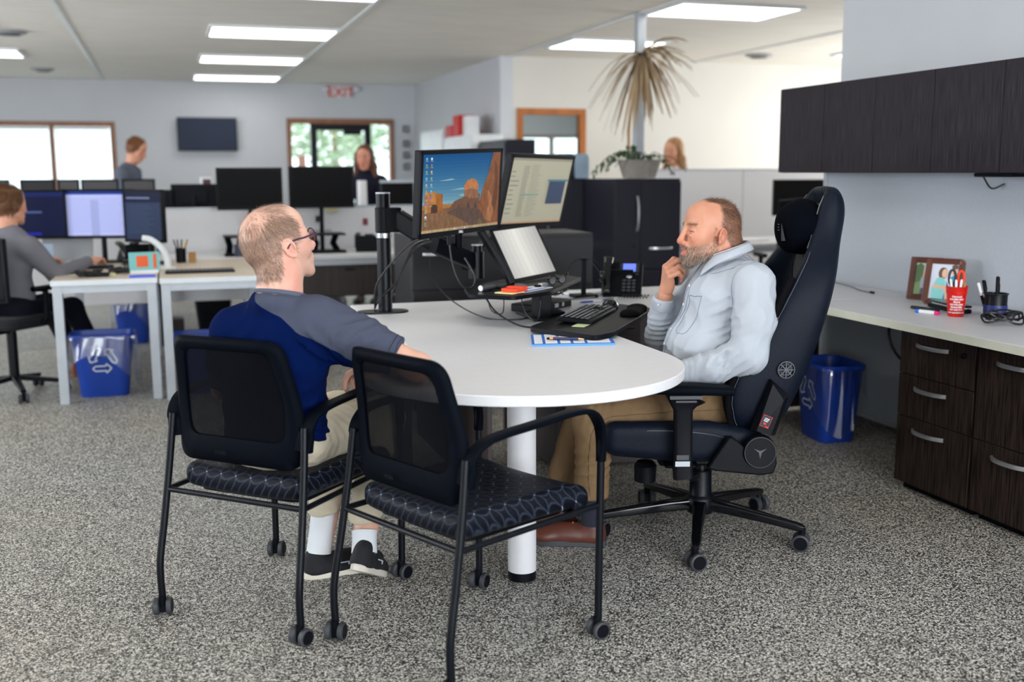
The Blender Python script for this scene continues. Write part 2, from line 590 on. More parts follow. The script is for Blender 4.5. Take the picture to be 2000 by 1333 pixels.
_n = _nt.nodes.new('ShaderNodeTexNoise'); _n.inputs['Scale'].default_value = 1; _n.inputs['Detail'].default_value = 5; _n.inputs['Roughness'].default_value = 0.7
_mr = _nt.nodes.new('ShaderNodeMapRange'); _mr.inputs['From Min'].default_value = .3; _mr.inputs['From Max'].default_value = .7; _mr.inputs['To Min'].default_value = .62; _mr.inputs['To Max'].default_value = 1.2
_sp = _nt.nodes.new('ShaderNodeSeparateColor'); _sb = _nt.nodes.new('ShaderNodeMath'); _sb.operation = 'GREATER_THAN'
_mx = _nt.nodes.new('ShaderNodeMix'); _vm = _nt.nodes.new('ShaderNodeVectorMath'); _vm.operation = 'SCALE'; _mx.inputs[2].default_value = 1.0
_nt.links.new(_tc.outputs['Object'], _mp.inputs[0]); _nt.links.new(_mp.outputs[0], _n.inputs['Vector']); _nt.links.new(_n.outputs[0], _mr.inputs[0])
_nt.links.new(_at.outputs['Color'], _sp.inputs[0]); _nt.links.new(_sp.outputs[0], _sb.inputs[0]); _nt.links.new(_sp.outputs[2], _sb.inputs[1])
_nt.links.new(_sb.outputs[0], _mx.inputs[0]); _nt.links.new(_mr.outputs[0], _mx.inputs[3])   # grain only on the sandy shapes
_nt.links.new(_at.outputs['Color'], _vm.inputs[0]); _nt.links.new(_mx.outputs[0], _vm.inputs['Scale'])
for _k in ('Base Color', 'Emission Color'):
    _nt.links.new(_vm.outputs[0], _b.inputs[_k])
M['emblem'] = mat('grey_emblem', (70, 74, 84), 0.5)

def node(nt, t, **k):
    n = nt.nodes.new(t)
    for a, b in k.items():
        setattr(n, a, b)
    return n

def floor_material():
    m = bpy.data.materials.new('speckled_epoxy_flake_floor')
    m.use_nodes = True
    nt = m.node_tree; b = nt.nodes['Principled BSDF']
    tc = node(nt, 'ShaderNodeTexCoord')
    cols = []
    for sc, det in ((205, 2.0), (95, 2.5)):
        n = node(nt, 'ShaderNodeTexNoise'); n.inputs['Scale'].default_value = sc; n.inputs['Detail'].default_value = det
        n.inputs['Roughness'].default_value = 0.65
        nt.links.new(tc.outputs['Object'], n.inputs['Vector']); cols.append(n)
    v = node(nt, 'ShaderNodeTexVoronoi'); v.inputs['Scale'].default_value = 185
    nt.links.new(tc.outputs['Object'], v.inputs['Vector'])
    sep = node(nt, 'ShaderNodeSeparateColor'); nt.links.new(v.outputs['Color'], sep.inputs[0])
    mixf = node(nt, 'ShaderNodeMath', operation='MULTIPLY_ADD'); nt.links.new(sep.outputs[0], mixf.inputs[0]); mixf.inputs[1].default_value = 0.30
    nt.links.new(cols[0].outputs[0], mixf.inputs[2])
    add2 = node(nt, 'ShaderNodeMath', operation='MULTIPLY_ADD'); nt.links.new(cols[1].outputs[0], add2.inputs[0]); add2.inputs[1].default_value = 0.30
    nt.links.new(mixf.outputs[0], add2.inputs[2])
    r = node(nt, 'ShaderNodeValToRGB'); e = r.color_ramp.elements
    e[0].position, e[0].color = 0.675, srgb(24, 26, 32)
    e[1].position, e[1].color = 0.955, srgb(224, 223, 216)
    for p, c in ((0.742, (58, 57, 59)), (0.812, (130, 128, 124)), (0.882, (182, 180, 173))):
        x = e.new(p); x.color = srgb(*c)
    nt.links.new(add2.outputs[0], r.inputs[0])
    # broad warm and cool drift of the flake mix
    n3 = node(nt, 'ShaderNodeTexNoise'); n3.inputs['Scale'].default_value = 0.35
    nt.links.new(tc.outputs['Object'], n3.inputs['Vector'])
    r3 = node(nt, 'ShaderNodeValToRGB'); q = r3.color_ramp.elements
    q[0].position, q[0].color = 0.35, (1.0, 0.94, 0.87, 1); q[1].position, q[1].color = 0.65, (0.94, 0.97, 1.0, 1)
    nt.links.new(n3.outputs[0], r3.inputs[0])
    mx = node(nt, 'ShaderNodeMix', data_type='RGBA', blend_type='MULTIPLY'); mx.inputs[0].default_value = 1
    nt.links.new(r.outputs[0], mx.inputs[6]); nt.links.new(r3.outputs[0], mx.inputs[7])
    nt.links.new(mx.outputs[2], b.inputs['Base Color'])
    b.inputs['Roughness'].default_value = 0.45
    b.inputs['Specular IOR Level'].default_value = 0.22
    bp = node(nt, 'ShaderNodeBump'); bp.inputs['Strength'].default_value = 0.5; bp.inputs['Distance'].default_value = 0.002
    nt.links.new(add2.outputs[0], bp.inputs['Height']); nt.links.new(bp.outputs[0], b.inputs['Normal'])
    return m

def ceiling_material():
    m = mat('ceiling_tile', (240, 236, 228), 0.9, noise=(1.2, 0.035, (1.5, 6, 1)), bump=(60, 0.5))
    return m

def wood_material(name, lo, hi, sc=(260, 260, 7)):
    """fine straight vertical grain"""
    m = bpy.data.materials.new(name); m.use_nodes = True
    nt = m.node_tree; b = nt.nodes['Principled BSDF']
    tc = node(nt, 'ShaderNodeTexCoord'); mp = node(nt, 'ShaderNodeMapping'); mp.inputs['Scale'].default_value = sc
    n = node(nt, 'ShaderNodeTexNoise'); n.inputs['Scale'].default_value = 1; n.inputs['Detail'].default_value = 3
    nt.links.new(tc.outputs['Object'], mp.inputs[0]); nt.links.new(mp.outputs[0], n.inputs['Vector'])
    r = node(nt, 'ShaderNodeValToRGB'); e = r.color_ramp.elements
    e[0].position, e[0].color = 0.38, srgb(*lo); e[1].position, e[1].color = 0.66, srgb(*hi)
    nt.links.new(n.outputs[0], r.inputs[0]); nt.links.new(r.outputs[0], b.inputs['Base Color'])
    b.inputs['Roughness'].default_value = 0.5
    b.inputs['Specular IOR Level'].default_value = 0.15
    bp = node(nt, 'ShaderNodeBump'); bp.inputs['Strength'].default_value = 0.25; bp.inputs['Distance'].default_value = 0.001
    nt.links.new(n.outputs[0], bp.inputs['Height']); nt.links.new(bp.outputs[0], b.inputs['Normal'])
    return m

def fabric_wall_material():
    m = bpy.data.materials.new('woven_grey_panel_fabric'); m.use_nodes = True
    nt = m.node_tree; b = nt.nodes['Principled BSDF']
    tc = node(nt, 'ShaderNodeTexCoord'); mp = node(nt, 'ShaderNodeMapping'); mp.inputs['Scale'].default_value = (700, 700, 160)
    n = node(nt, 'ShaderNodeTexNoise'); n.inputs['Scale'].default_value = 1; n.inputs['Detail'].default_value = 2
    nt.links.new(tc.outputs['Object'], mp.inputs[0]); nt.links.new(mp.outputs[0], n.inputs['Vector'])
    r = node(nt, 'ShaderNodeValToRGB'); e = r.color_ramp.elements
    e[0].position, e[0].color = 0.35, srgb(176, 182, 192); e[1].position, e[1].color = 0.7, srgb(189, 194, 203)
    nt.links.new(n.outputs[0], r.inputs[0]); nt.links.new(r.outputs[0], b.inputs['Base Color'])
    b.inputs['Roughness'].default_value = 0.9
    return m

def glass_material(name, tint=(0.9, 0.95, 0.95), alpha=0.12, rough=0.05):
    m = bpy.data.materials.new(name); m.use_nodes = True
    nt = m.node_tree; nt.nodes.clear()
    o = node(nt, 'ShaderNodeOutputMaterial'); mx = node(nt, 'ShaderNodeMixShader')
    t = node(nt, 'ShaderNodeBsdfTransparent'); g = node(nt, 'ShaderNodeBsdfGlossy')
    g.inputs['Roughness'].default_value = rough; t.inputs[0].default_value = (*tint, 1)
    mx.inputs[0].default_value = alpha
    nt.links.new(t.outputs[0], mx.inputs[1]); nt.links.new(g.outputs[0], mx.inputs[2]); nt.links.new(mx.outputs[0], o.inputs[0])
    return m

def blind_material():
    m = bpy.data.materials.new('white_roller_blind'); m.use_nodes = True
    nt = m.node_tree; nt.nodes.clear()
    o = node(nt, 'ShaderNodeOutputMaterial'); mx = node(nt, 'ShaderNodeMixShader'); ad = node(nt, 'ShaderNodeMixShader')
    t = node(nt, 'ShaderNodeBsdfTranslucent'); g = node(nt, 'ShaderNodeBsdfDiffuse'); tr = node(nt, 'ShaderNodeBsdfTransparent')
    t.inputs[0].default_value = (1, 1, 1, 1); g.inputs[0].default_value = (0.9, 0.9, 0.9, 1)
    mx.inputs[0].default_value = 0.15; ad.inputs[0].default_value = 0.55
    nt.links.new(t.outputs[0], mx.inputs[1]); nt.links.new(g.outputs[0], mx.inputs[2])
    nt.links.new(mx.outputs[0], ad.inputs[1]); nt.links.new(tr.outputs[0], ad.inputs[2]); nt.links.new(ad.outputs[0], o.inputs[0])
    return m

M['floor'] = floor_material()
M['ceiling'] = ceiling_material()
M['wood'] = wood_material('dark_straight_grain_laminate', (16, 12, 12), (60, 47, 42))
M['wood_cool'] = wood_material('dark_cool_laminate', (22, 18, 24), (52, 45, 53))
M['charcoal'] = mat('charcoal_cabinet', (34, 33, 44), 0.4, spec=0.2, noise=(20, 0.05, (1, 1, 0.2)))
M['panel'] = fabric_wall_material()
M['glass'] = glass_material('window_glass')
M['bag'] = glass_material('clear_bin_liner', (0.93, 0.96, 1.0), 0.17, 0.18)
M['lens'] = glass_material('spectacle_lens', (0.8, 0.8, 0.85), 0.35, 0.05)
M['blind'] = blind_material()

# ------------------------------------------------------------------ room shell
CEIL = 2.70
FARY = 16.86
X0, X1, Y0 = -5.5, 9.6, -4.2
floor = struct('floor', MB().box2((X0, Y0, -0.1), (X1, FARY, 0)), M['floor'])
ceiling = struct('ceiling', MB().box2((X0, Y0, CEIL), (X1, FARY, CEIL + 0.1)), M['ceiling'])
# suspended-ceiling runners
for x in (-3.2, -0.74, 1.70, 4.0 - 0.02, 6.4):
    struct('ceiling_runner', MB().box2((x - 0.016, Y0, CEIL - 0.012), (x + 0.016, FARY - 0.01, CEIL + 0.005)), M['white_metal'], ceiling)
t = MB()

def wall_with_holes(name, axis, at, thick, a0, a1, holes, m, top=CEIL):
    """wall along x (axis='x') at y=at, or along y at x=at; holes (a, b, z0, z1) cut right through"""
    w = MB()
    def bx(a, b, z0, z1):
        if b - a < 1e-4 or z1 - z0 < 1e-4:
            return
        if axis == 'x':
            w.box2((a, at, z0), (b, at + thick, z1))
        else:
            w.box2((at, a, z0), (at + thick, b, z1))
    p = a0
    for a, b, z0, z1 in sorted(holes):
        bx(p, a, 0, top); bx(a, b, 0, z0); bx(a, b, z1, top); p = b
    bx(p, a1, 0, top)
    return struct(name, w, m)

WX = -0.622   # right edge of the far left window opening
wall_far = wall_with_holes('wall_back', 'x', FARY, 0.16, X0, 4.02, [(-3.9, WX, 0.95, 2.07), (1.92, 3.46, 0.0, 2.14)], M['wall'])
wall_with_holes('wall_left', 'y', X0 - 0.16, 0.16, Y0, FARY, [(2.6, 6.4, 0.9, 2.2), (9.0, 12.0, 0.9, 2.2)], M['wall'])
wall_with_holes('wall_front', 'x', Y0 - 0.16, 0.16, X0, 4.0, [(-4.2, -0.6, 0.9, 2.2), (0.3, 3.0, 0.9, 2.2)], M['wall'])
struct('wall_right', MB().box2((3.64, Y0, 0), (3.80, 5.24, CEIL)), M['wall'])
struct('wall_return', MB().box2((3.80, 5.08, 0), (X1, 5.24, CEIL)), M['wall'])
struct('wall_side', MB().box2((3.86, 12.3, 0), (4.02, FARY, CEIL)), M['wall'])
wall_with_holes('wall_inner', 'x', 12.30, 0.16, 4.02, X1, [(4.08, 4.93, 0.95, 2.09)], M['wall_warm'])
wall_with_holes('wall_end', 'y', X1, 0.16, 5.08, FARY, [(7.4, 11.0, 0.9, 2.4)], M['wall_warm'])
# outer wall of the office seen through the inner window, with its own window
wall_with_holes('wall_outer', 'x', FARY - 0.1, 0.16, 4.02, X1, [(4.95, 7.4, 0.8, 1.93)], M['wall'])

def window(n, x0, x1, z0, z1, y, m, mull=(), w=0.07, blind=True, glass=True, depth=0.10, panes_name='window_pane'):
    f = MB()
    for a, b, c, d in ((x0 - w, x1 + w, z1, z1 + w), (x0 - w, x1 + w, z0 - w, z0)):
        f.box2((a, y - 0.02, c), (b, y + depth, d))
    fr = struct('window_%d' % n, f, m, bevel=0.004)
    for x in (x0 - w / 2, x1 + w / 2) + tuple(mull):
        struct('window_post', MB().box2((x - w / 2, y - 0.018, z0), (x + w / 2, y + depth - 0.002, z1)), m, fr)
    e = [x0] + list(mull) + [x1]
    for a, b in zip(e[:-1], e[1:]):
        a2 = a + (w / 2 if a != x0 else 0); b2 = b - (w / 2 if b != x1 else 0)
        if glass:
            struct(panes_name, MB().box2((a2, y + 0.06, z0), (b2, y + 0.066, z1)), M['glass'], fr)
        if blind:
            struct('roller_blind', MB().box2((a2 + 0.01, y + 0.02, z0 + 0.005), (b2 - 0.01, y + 0.022, z1 - 0.01)), M['blind'], fr)
            struct('blind_tube', MB().cyl((a2 + 0.01, y + 0.028, z1 - 0.025), (b2 - 0.01, y + 0.028, z1 - 0.025), 0.02), M['white_metal'], fr)
    return fr
window(1, -3.9, WX - 0.06, 0.95, 2.03, FARY, M['oak_dark'], mull=(-2.35, -1.47))
window(2, 4.14, 4.87, 0.95, 2.03, 12.30, M['oak'], blind=False, w=0.075)
window(3, 5.0, 7.35, 0.8, 1.9, FARY - 0.1, M['oak_dark'], mull=(6.15,), blind=False, w=0.05)
for k, (a, b) in enumerate(((-4.2, -0.6), (0.3, 3.0))):
    window(4 + k, a, b, 0.9, 2.2, Y0 - 0.1, M['oak_dark'], mull=((a + b) / 2,), blind=False)

# entrance: oak frame, two sidelights and a black-framed glass door
f = MB()
f.box2((1.86, FARY - 0.03, 2.10), (3.52, FARY + 0.12, 2.18))
f.box2((1.86, FARY - 0.03, 0), (1.93, FARY + 0.12, 2.10)).box2((3.45, FARY - 0.03, 0), (3.52, FARY + 0.12, 2.10))
ent = struct('door_1', f, M['oak_dark'], bevel=0.004)
d = MB()
for a, b, c, e in ((2.22, 2.32, 0, 2.10), (3.06, 3.16, 0, 2.10)):
    d.box2((a, FARY, c), (b, FARY + 0.08, e))
d.box2((2.32, FARY, 2.0), (3.06, FARY + 0.08, 2.10)).box2((2.32, FARY, 0), (3.06, FARY + 0.08, 0.16))
struct('door_frame', d, M['black_metal'], ent)
for a, b in ((1.93, 2.22), (2.32, 3.06), (3.16, 3.45)):
    struct('door_pane', MB().box2((a, FARY + 0.04, 0.02), (b, FARY + 0.046, 2.10)), M['glass'], ent)
struct('door_closer', MB().box2((2.72, FARY - 0.05, 1.93), (3.0, FARY, 2.0)), M['black_metal'], ent)
struct('door_notice', MB().box2((2.02, FARY + 0.03, 1.45), (2.14, FARY + 0.034, 1.62)), mat('pink_notice', (226, 178, 160), 0.8), ent)
struct('door_handle', MB().cyl((2.40, FARY - 0.03, 0.9), (2.40, FARY - 0.03, 1.2), 0.012), M['silver'], ent)

added_room_panel = MB().box2((4.4, 15.2, CEIL - 0.03), (6.2, 15.95, CEIL - 0.015)).build('ceiling_light', M['light_panel'])  # glowing panel added out of view, lifts the dark room past the inner window
tag(added_room_panel, 'ceiling light in the room behind the inner window', 'ceiling light')
# baseboards
for nm, a, b in (('back', (X0, FARY - 0.015, 0), (1.86, FARY, 0.1)), ('back_right', (3.52, FARY - 0.015, 0), (3.86, FARY, 0.1)), ('right', (3.625, Y0, 0), (3.64, 2.3, 0.1)), ('side', (3.845, 12.3, 0), (3.86, FARY - 0.02, 0.1)), ('inner', (3.86, 12.285, 0), (X1, 12.30, 0.1))):
    struct('baseboard_' + nm, MB().box2(a, b), M['dark_grey'])

# outside: ground, hedge trees and a car park kerb seen through the glass
struct('ground', MB().box2((-30, FARY + 0.2, -0.14), (45, 70, -0.1)), mat('outdoor_ground', (168, 170, 164), 0.9, noise=(0.4, 0.15, (1, 1, 1))))
rs = random.Random(4)
def tree(x, y, h, col, lab):
    t = thing('tree', lab, 'tree', (x, y, -0.1))
    MB().tube([(0, 0, 0), (0.05, 0, h * 0.3), (0, 0.1, h * 0.6)], [0.14, 0.11, 0.06], 10).build('trunk', M['oak_dark'], t)
    c = MB()
    for k in range(1500):
        a, b, r = rs.uniform(0, 6.28), rs.uniform(-1, 1), rs.uniform(0.6, 1.0)
        p = Vector((cos(a) * math.sqrt(1 - b * b) * h * 0.34 * r, sin(a) * math.sqrt(1 - b * b) * h * 0.34 * r, h * 0.62 + b * h * 0.34 * r))
        q = Matrix.Rotation(rs.uniform(0, 6.28), 3, 'Z') @ Matrix.Rotation(rs.uniform(0, 3), 3, 'X')
        s = rs.uniform(0.08, 0.16)
        c.add([p + q @ Vector(v) for v in ((-s, 0, 0), (0, -s * 0.5, 0.03), (s, 0, 0), (0, s * 0.5, 0.03))], [(0, 1, 2, 3)])
    c.build('foliage', mat('tree_foliage', col, 0.7, noise=(2, 0.3, (1, 1, 1))), t, kind='stuff')
tree(4.6, 30, 4.6, (176, 194, 160), 'green leafy tree outside, left in the glass door')
tree(7.0, 38, 5.6, (150, 172, 138), 'darker green tree outside, right in the glass door')

# ------------------------------------------------------------------ ceiling fixtures
def ceiling_light(x0, x1, y0, y1, label):
    t = thing('ceiling_light', label, 'ceiling light', ((x0 + x1) / 2, (y0 + y1) / 2, CEIL - 0.02), 0, 'recessed ceiling light panels')
    w, d = (x1 - x0) / 2, (y1 - y0) / 2
    f = MB()
    f.box2((-w, -d, -0.006), (w, -d + 0.025, 0.02)).box2((-w, d - 0.025, -0.006), (w, d, 0.02))
    f.box2((-w, -d + 0.025, -0.006), (-w + 0.025, d - 0.025, 0.02)).box2((w - 0.025, -d + 0.025, -0.006), (w, d - 0.025, 0.02))
    f.build('light_frame', M['white_metal'], t)
    MB().box2((-w + 0.025, -d + 0.025, 0.0), (w - 0.025, d - 0.025, 0.012)).build('diffuser', M['light_panel'], t)
    return t
LX = (0.49, 1.68)
for y, lab in ((10.78, 'nearest of the three lit ceiling panels in a row above the television side'), (13.37, 'middle one of the three lit ceiling panels in a row'), (15.92, 'farthest and smallest lit ceiling panel, before the back wall')):
    ceiling_light(LX[0], LX[1], y - 0.39, y + 0.39, lab)
ceiling_light(4.01, 5.15, 7.93, 8.68, 'large lit ceiling panel at the top, right of the grey column')
ceiling_light(4.03, 5.12, 10.37, 11.22, 'lit ceiling panel crossed by the grey column and palm leaves')
ceiling_light(7.55, 8.7, 10.4, 11.1, 'lit ceiling panel half hidden behind the wall on the right')
for x0, side in ((0.49, 'in the middle column'), (-2.6, 'in the left column')):
    for y, row in ((8.2, 'just above the top of the frame'), (5.6, 'above the back of the white desk'), (3.0, 'above the two seated men'), (0.4, 'above the viewer'), (-2.2, 'behind the viewer')):
        ceiling_light(x0, x0 + 1.19, y - 0.39, y + 0.39, 'lit ceiling panel %s, %s' % (row, side))
for y, row in ((13.37, 'above the standing man'), (10.78, 'at the left edge, above the grey-sweater man')):
    ceiling_light(-2.6, -1.41, y - 0.39, y + 0.39, 'lit ceiling panel %s' % row)

def vent(x, y, r, label, name='ceiling_vent'):
    t = thing(name, label, 'vent', (x, y, CEIL - 0.001))
    MB().lathe([(r, 0), (r, -0.012), (r * 0.8, -0.03), (r * 0.3, -0.034), (0.001, -0.034)]).build('vent_ring', M['grey_plastic'], t)
    MB().lathe([(r * 0.6, -0.03), (r * 0.6, -0.042), (0.001, -0.045)]).build('vent_core', M['dark_grey'], t)
vent(-1.30, 11.4, 0.16, 'round ceiling vent at the far left edge')
vent(-1.38, 15.3, 0.14, 'small round ceiling vent near the back wall on the left')
vent(6.72, 11.3, 0.16, 'round ceiling vent right of the palm leaves')
# exit sign with twin lamps
t = thing('exit_sign', 'white exit sign with red letters and two lamp heads above the door', 'sign', (2.70, FARY, 2.58))
MB().box2((-0.17, -0.06, -0.10), (0.17, -0.002, 0.10)).build('sign_box', M['white_lam'], t, bevel=0.01)
text_mesh('letters', 'EXIT', 0.20, mat('exit_red', (206, 70, 52), 0.5), t, frame((1, 0, 0), (0, 0, 1), (0, -1, 0), (0, -0.062, -0.07)), 0.002, extra_bold=0.004)
for s in (-1, 1):
    MB().ell((s * 0.24, -0.05, 0.05), (0.06, 0.045, 0.05)).build('lamp_head', M['white_lam'], t)
# wall television
t = thing('television', 'wall-mounted flat television, switched off, on the back wall', 'television', (0.685, FARY - 0.08, 1.925))
MB().box2((-0.43, -0.025, -0.245), (0.43, 0.02, 0.245)).build('casing', M['black_plastic'], t, bevel=0.006)
MB().box2((-0.415, -0.028, -0.23), (0.415, -0.0245, 0.235)).build('screen', mat('dark_glass_screen', (34, 44, 66), 0.45, spec=0.25), t)
MB().box2((-0.15, 0.02, -0.12), (0.15, 0.08, 0.12)).build('bracket', M['dark_grey'], t)

# ------------------------------------------------------------------ peninsula table (P-top) with white pedestal
TZ = 0.74
tbl = thing('conference_desk', 'large white desk with a rounded end on a white round pedestal leg', 'desk', (1.09, 3.26, 0))
RR = 0.53
ang0 = math.acos((0.815 - 1.09) / RR)          # where the circle meets the straight left edge
pts = []
for k in range(49):
    a = 0 - (2 * pi - ang0) * k / 48          # clockwise from the right side round the near end
    pts.append((RR * cos(a), RR * sin(a)))
x_l, x_r = 0.815 - 1.09, RR
pts = [(x_r, 1.74)] + pts + [(x_l, 1.74)]
# keep only the near arc from the right tangent to the left bulge
poly = [(x_r, 1.72), (x_r, 0.0)] + [(RR * cos(-t), RR * sin(-t)) for t in np.linspace(0.06, 2 * pi - ang0 - 0.02, 46)] + [(x_l, RR * sin(ang0) + 0.06), (x_l, 1.72)]
MB().prism(poly, TZ - 0.032, TZ).build('tabletop', M['white_lam'], tbl, bevel=0.003, angle=30)
MB().cyl((0, 0, 0.03), (0, 0, TZ - 0.035), 0.048, n=40).build('pedestal_leg', M['white_lam'], tbl)
MB().cyl((0, 0, 0.0), (0, 0, 0.03), 0.0475, n=40).build('foot_ring', M['black_plastic'], tbl)
MB().cyl((0, 0, TZ - 0.045), (0, 0, TZ - 0.033), 0.11, n=40).build('mount_plate', M['black_metal'], tbl)
MB().box2((-0.245, 0.72, 0.02), (-0.21, 1.70, TZ - 0.035)).build('side_panel', M['dark_brown'], tbl, bevel=0.002)
MB().box2((0.03, 0.50, 0.10), (0.05, 1.70, TZ - 0.035)).build('modesty_panel', M['dark_brown'], tbl, bevel=0.002)
# corner desk running right from the back of the peninsula
cd = thing('corner_desk', 'white return desk under the telephone, running behind the seated man', 'desk', (2.5, 4.85, 0))
MB().box2((-0.878, -0.45, TZ - 0.032), (1.05, 0.38, TZ)).build('tabletop', M['white_lam'], cd, bevel=0.003)
MB().box2((-0.86, 0.33, 0.02), (1.03, 0.36, TZ - 0.034)).build('back_panel', M['dark_brown'], cd)
MB().box2((-0.86, -0.44, 0.02), (-0.45, 0.30, TZ - 0.036)).build('pedestal_cabinet', M['dark_brown'], cd, bevel=0.002)

# ------------------------------------------------------------------ right wall: panels, worktop, drawers, overheads
pw = thing('fabric_partition', 'pale grey woven partition panels under the overhead cabinets', 'partition', (3.6, 3.6, 0))
for a, b in ((-1.9, -0.01), (-0.005, 1.62)):
    p = MB().box2((-0.035, a, 0.05), (0.035, b, 1.42)).build('fabric_panel', M['panel'], pw, bevel=0.004)
for y in (0.0, 1.63):
    MB().box2((-0.042, y - 0.018, 0.0), (0.036, y + 0.018, 1.43)).build('panel_post', M['silver_paint'], pw, bevel=0.003)
wt = thing('worktop', 'long white worktop along the right wall', 'worktop', (3.2, 3.2, 0))
MB().box2((-0.335, -1.7, TZ - 0.035), (0.350, 1.19, TZ)).build('top_board', M['white_lam'], wt, bevel=0.003)
MB().box2((-0.338, -1.7, TZ - 0.034), (-0.335, 1.19, TZ - 0.002)).build('edge_band', M['cream_edge'], wt)

def bow_handle(mb_parent, c, L, axis='y', out=(-1, 0, 0), name='handle'):
    m = MB()
    o = Vector(out); ax = Vector((0, 1, 0)) if axis == 'y' else Vector((0, 0, 1)) if axis == 'z' else Vector((1, 0, 0))
    path = [Vector(c) + ax * (L / 2) * s + o * (0.004 + 0.028 * (1 - abs(s) ** 2.6)) for s in [i / 10 - 1 for i in range(21)]]
    upv = Vector((0, 0, 1)) if axis != 'z' else Vector((1, 0, 0)) if abs(o.x) < 0.5 else Vector((0, 1, 0))
    m.sweep(path, [(-0.004, -0.008), (0.004, -0.008), (0.005, 0), (0.004, 0.008), (-0.004, 0.008), (-0.005, 0)], upv)
    return m.build(name, M['silver'], mb_parent, angle=60)

def drawer_unit(y0, y1, zs, label, lock=True, group=None):
    """cabinet facing -x with its front at x=2.955; zs are the drawer-front edges, top down"""
    t = thing('drawer_cabinet', label, 'cabinet', (3.25, (y0 + y1) / 2, 0), 0, group)
    h = (y1 - y0) / 2
    MB().box2((-0.275, -h, 0.03), (0.29, h, TZ - 0.045)).build('carcass', M['wood'], t)
    MB().box2((-0.25, -h + 0.01, 0.0), (0.28, h - 0.01, 0.032)).build('plinth', M['black_plastic'], t)
    for i in range(len(zs) - 1):
        a, b = zs[i + 1] + 0.002, zs[i] - 0.002
        d = MB().box2((-0.295, -h + 0.002, a), (-0.276, h - 0.002, b)).build('drawer', M['wood'], t, bevel=0.0012)
        bow_handle(d, (-0.295, 0.02, b - 0.048), 0.19)
        if lock and i == 0:
            MB().cyl((-0.303, -h + 0.06, b - 0.05), (-0.29, -h + 0.06, b - 0.05), 0.011).box((-0.308, -h + 0.055, b - 0.052), (0.006, 0.02, 0.008)).build('lock', M['black_gloss'], d)
    return t
drawer_unit(3.30, 3.745, [0.69, 0.505, 0.325, 0.035], 'dark wood three-drawer cabinet with a lock, beside the blue bin')
drawer_unit(2.845, 3.29, [0.69, 0.325, 0.035], 'dark wood two-drawer cabinet cut by the right edge of the photo', lock=False)
def overhead(y0, y1, n, label):
    t = thing('overhead_cabinet', label, 'cabinet', (3.42, (y0 + y1) / 2, 1.345), 0, 'overhead cabinets in a row')
    h = (y1 - y0) / 2
    MB().box2((-0.13, -h, 0.0), (0.175, h, 0.455)).build('carcass', M['wood_cool'], t)
    w = 2 * h / n
    for k in range(n):
        MB().box2((-0.15, -h + k * w + 0.0015, 0.002), (-0.131, -h + (k + 1) * w - 0.0015, 0.453)).build('door', M['wood_cool'], t, bevel=0.001)
    return t
OW = 0.4165
e0 = 5.258
overhead(e0 - 2 * OW, e0, 2, 'dark wood overhead cabinet with two doors, farthest along the wall')
overhead(e0 - 4 * OW, e0 - 2 * OW, 2, 'dark wood overhead cabinet with two doors, middle of the wall row')
overhead(e0 - 6 * OW, e0 - 4 * OW, 2, 'dark wood overhead cabinet cut by the right edge of the photo')
t = thing('under_cabinet_lamp', 'thin dark lamp fitting with a cable below the overhead cabinets', 'lamp', (3.42, 3.75, 1.345))
MB().box2((-0.05, -0.12, -0.018), (0.03, 0.10, -0.001)).build('housing', M['black_plastic'], t, bevel=0.004)
MB().tube(smooth_path([(0, 0.10, -0.008), (0.04, 0.13, -0.03), (0.09, 0.14, -0.07), (0.14, 0.12, -0.05)]), 0.004).build('cable', M['black_cable'], t)

# things on the worktop
def photo_frame(loc, rz, w, h, label, polys, rad):
    t = thing('picture_frame', label, 'picture frame', loc, rz, 'picture frames on the worktop')
    T = Matrix.Rotation(R(-14), 4, 'X')       # leans back; front faces -y
    T = T @ frame((1, 0, 0), (0, 0, 1), (0, -1, 0), (0, 0, 0))
    b = 0.026
    o, i = rrect(w, h, rad), rrect(w - 2 * b, h - 2 * b, 0.002)
    m = MB(); n = len(o)
    vs = []
    for z, L in ((0, o), (0.014, o), (0.016, rrect(w - 0.012, h - 0.012, rad)), (0.010, i), (0.004, i)):
        vs += [T @ Vector((p[0], p[1] + h / 2, z)) for p in L]
    m.add(vs, [(r * n + k, r * n + (k + 1) % n, (r + 1) * n + (k + 1) % n, (r + 1) * n + k) for r in range(4) for k in range(n)])
    m.build('moulding', M['frame_wood'], t, angle=30)
    q = MB(); q.prism([(x, y + h / 2) for x, y in rrect(w - 0.004, h - 0.004, rad)], -0.003, 0.001, T)
    q.prism([(-0.015, 0.02), (0.015, 0.02), (0.01, h * 0.7), (-0.01, h * 0.7)], -0.006, -0.003, T)
    q.tube([T @ Vector((0, h * 0.65, -0.005)), (0, 0.075, 0.002)], 0.004)
    q.build('backing', M['black_plastic'], t)
    pm = MB(); z = 0.0045
    for col, pl in polys:
        z += 0.0002
        pm.add([T @ Vector(((p[0] - 0.5) * (w - 2 * b), b + p[1] * (h - 2 * b), z)) for p in pl], [tuple(range(len(pl)))], srgb(*col))
    pm.build('photograph', VMG, t)
    return t
def blob(cx, cy, rx, ry, n=14, a0=0):
    return [(cx + rx * cos(2 * pi * k / n + a0), cy + ry * sin(2 * pi * k / n + a0)) for k in range(n)]
full = [(0, 0), (1, 0), (1, 1), (0, 1)]
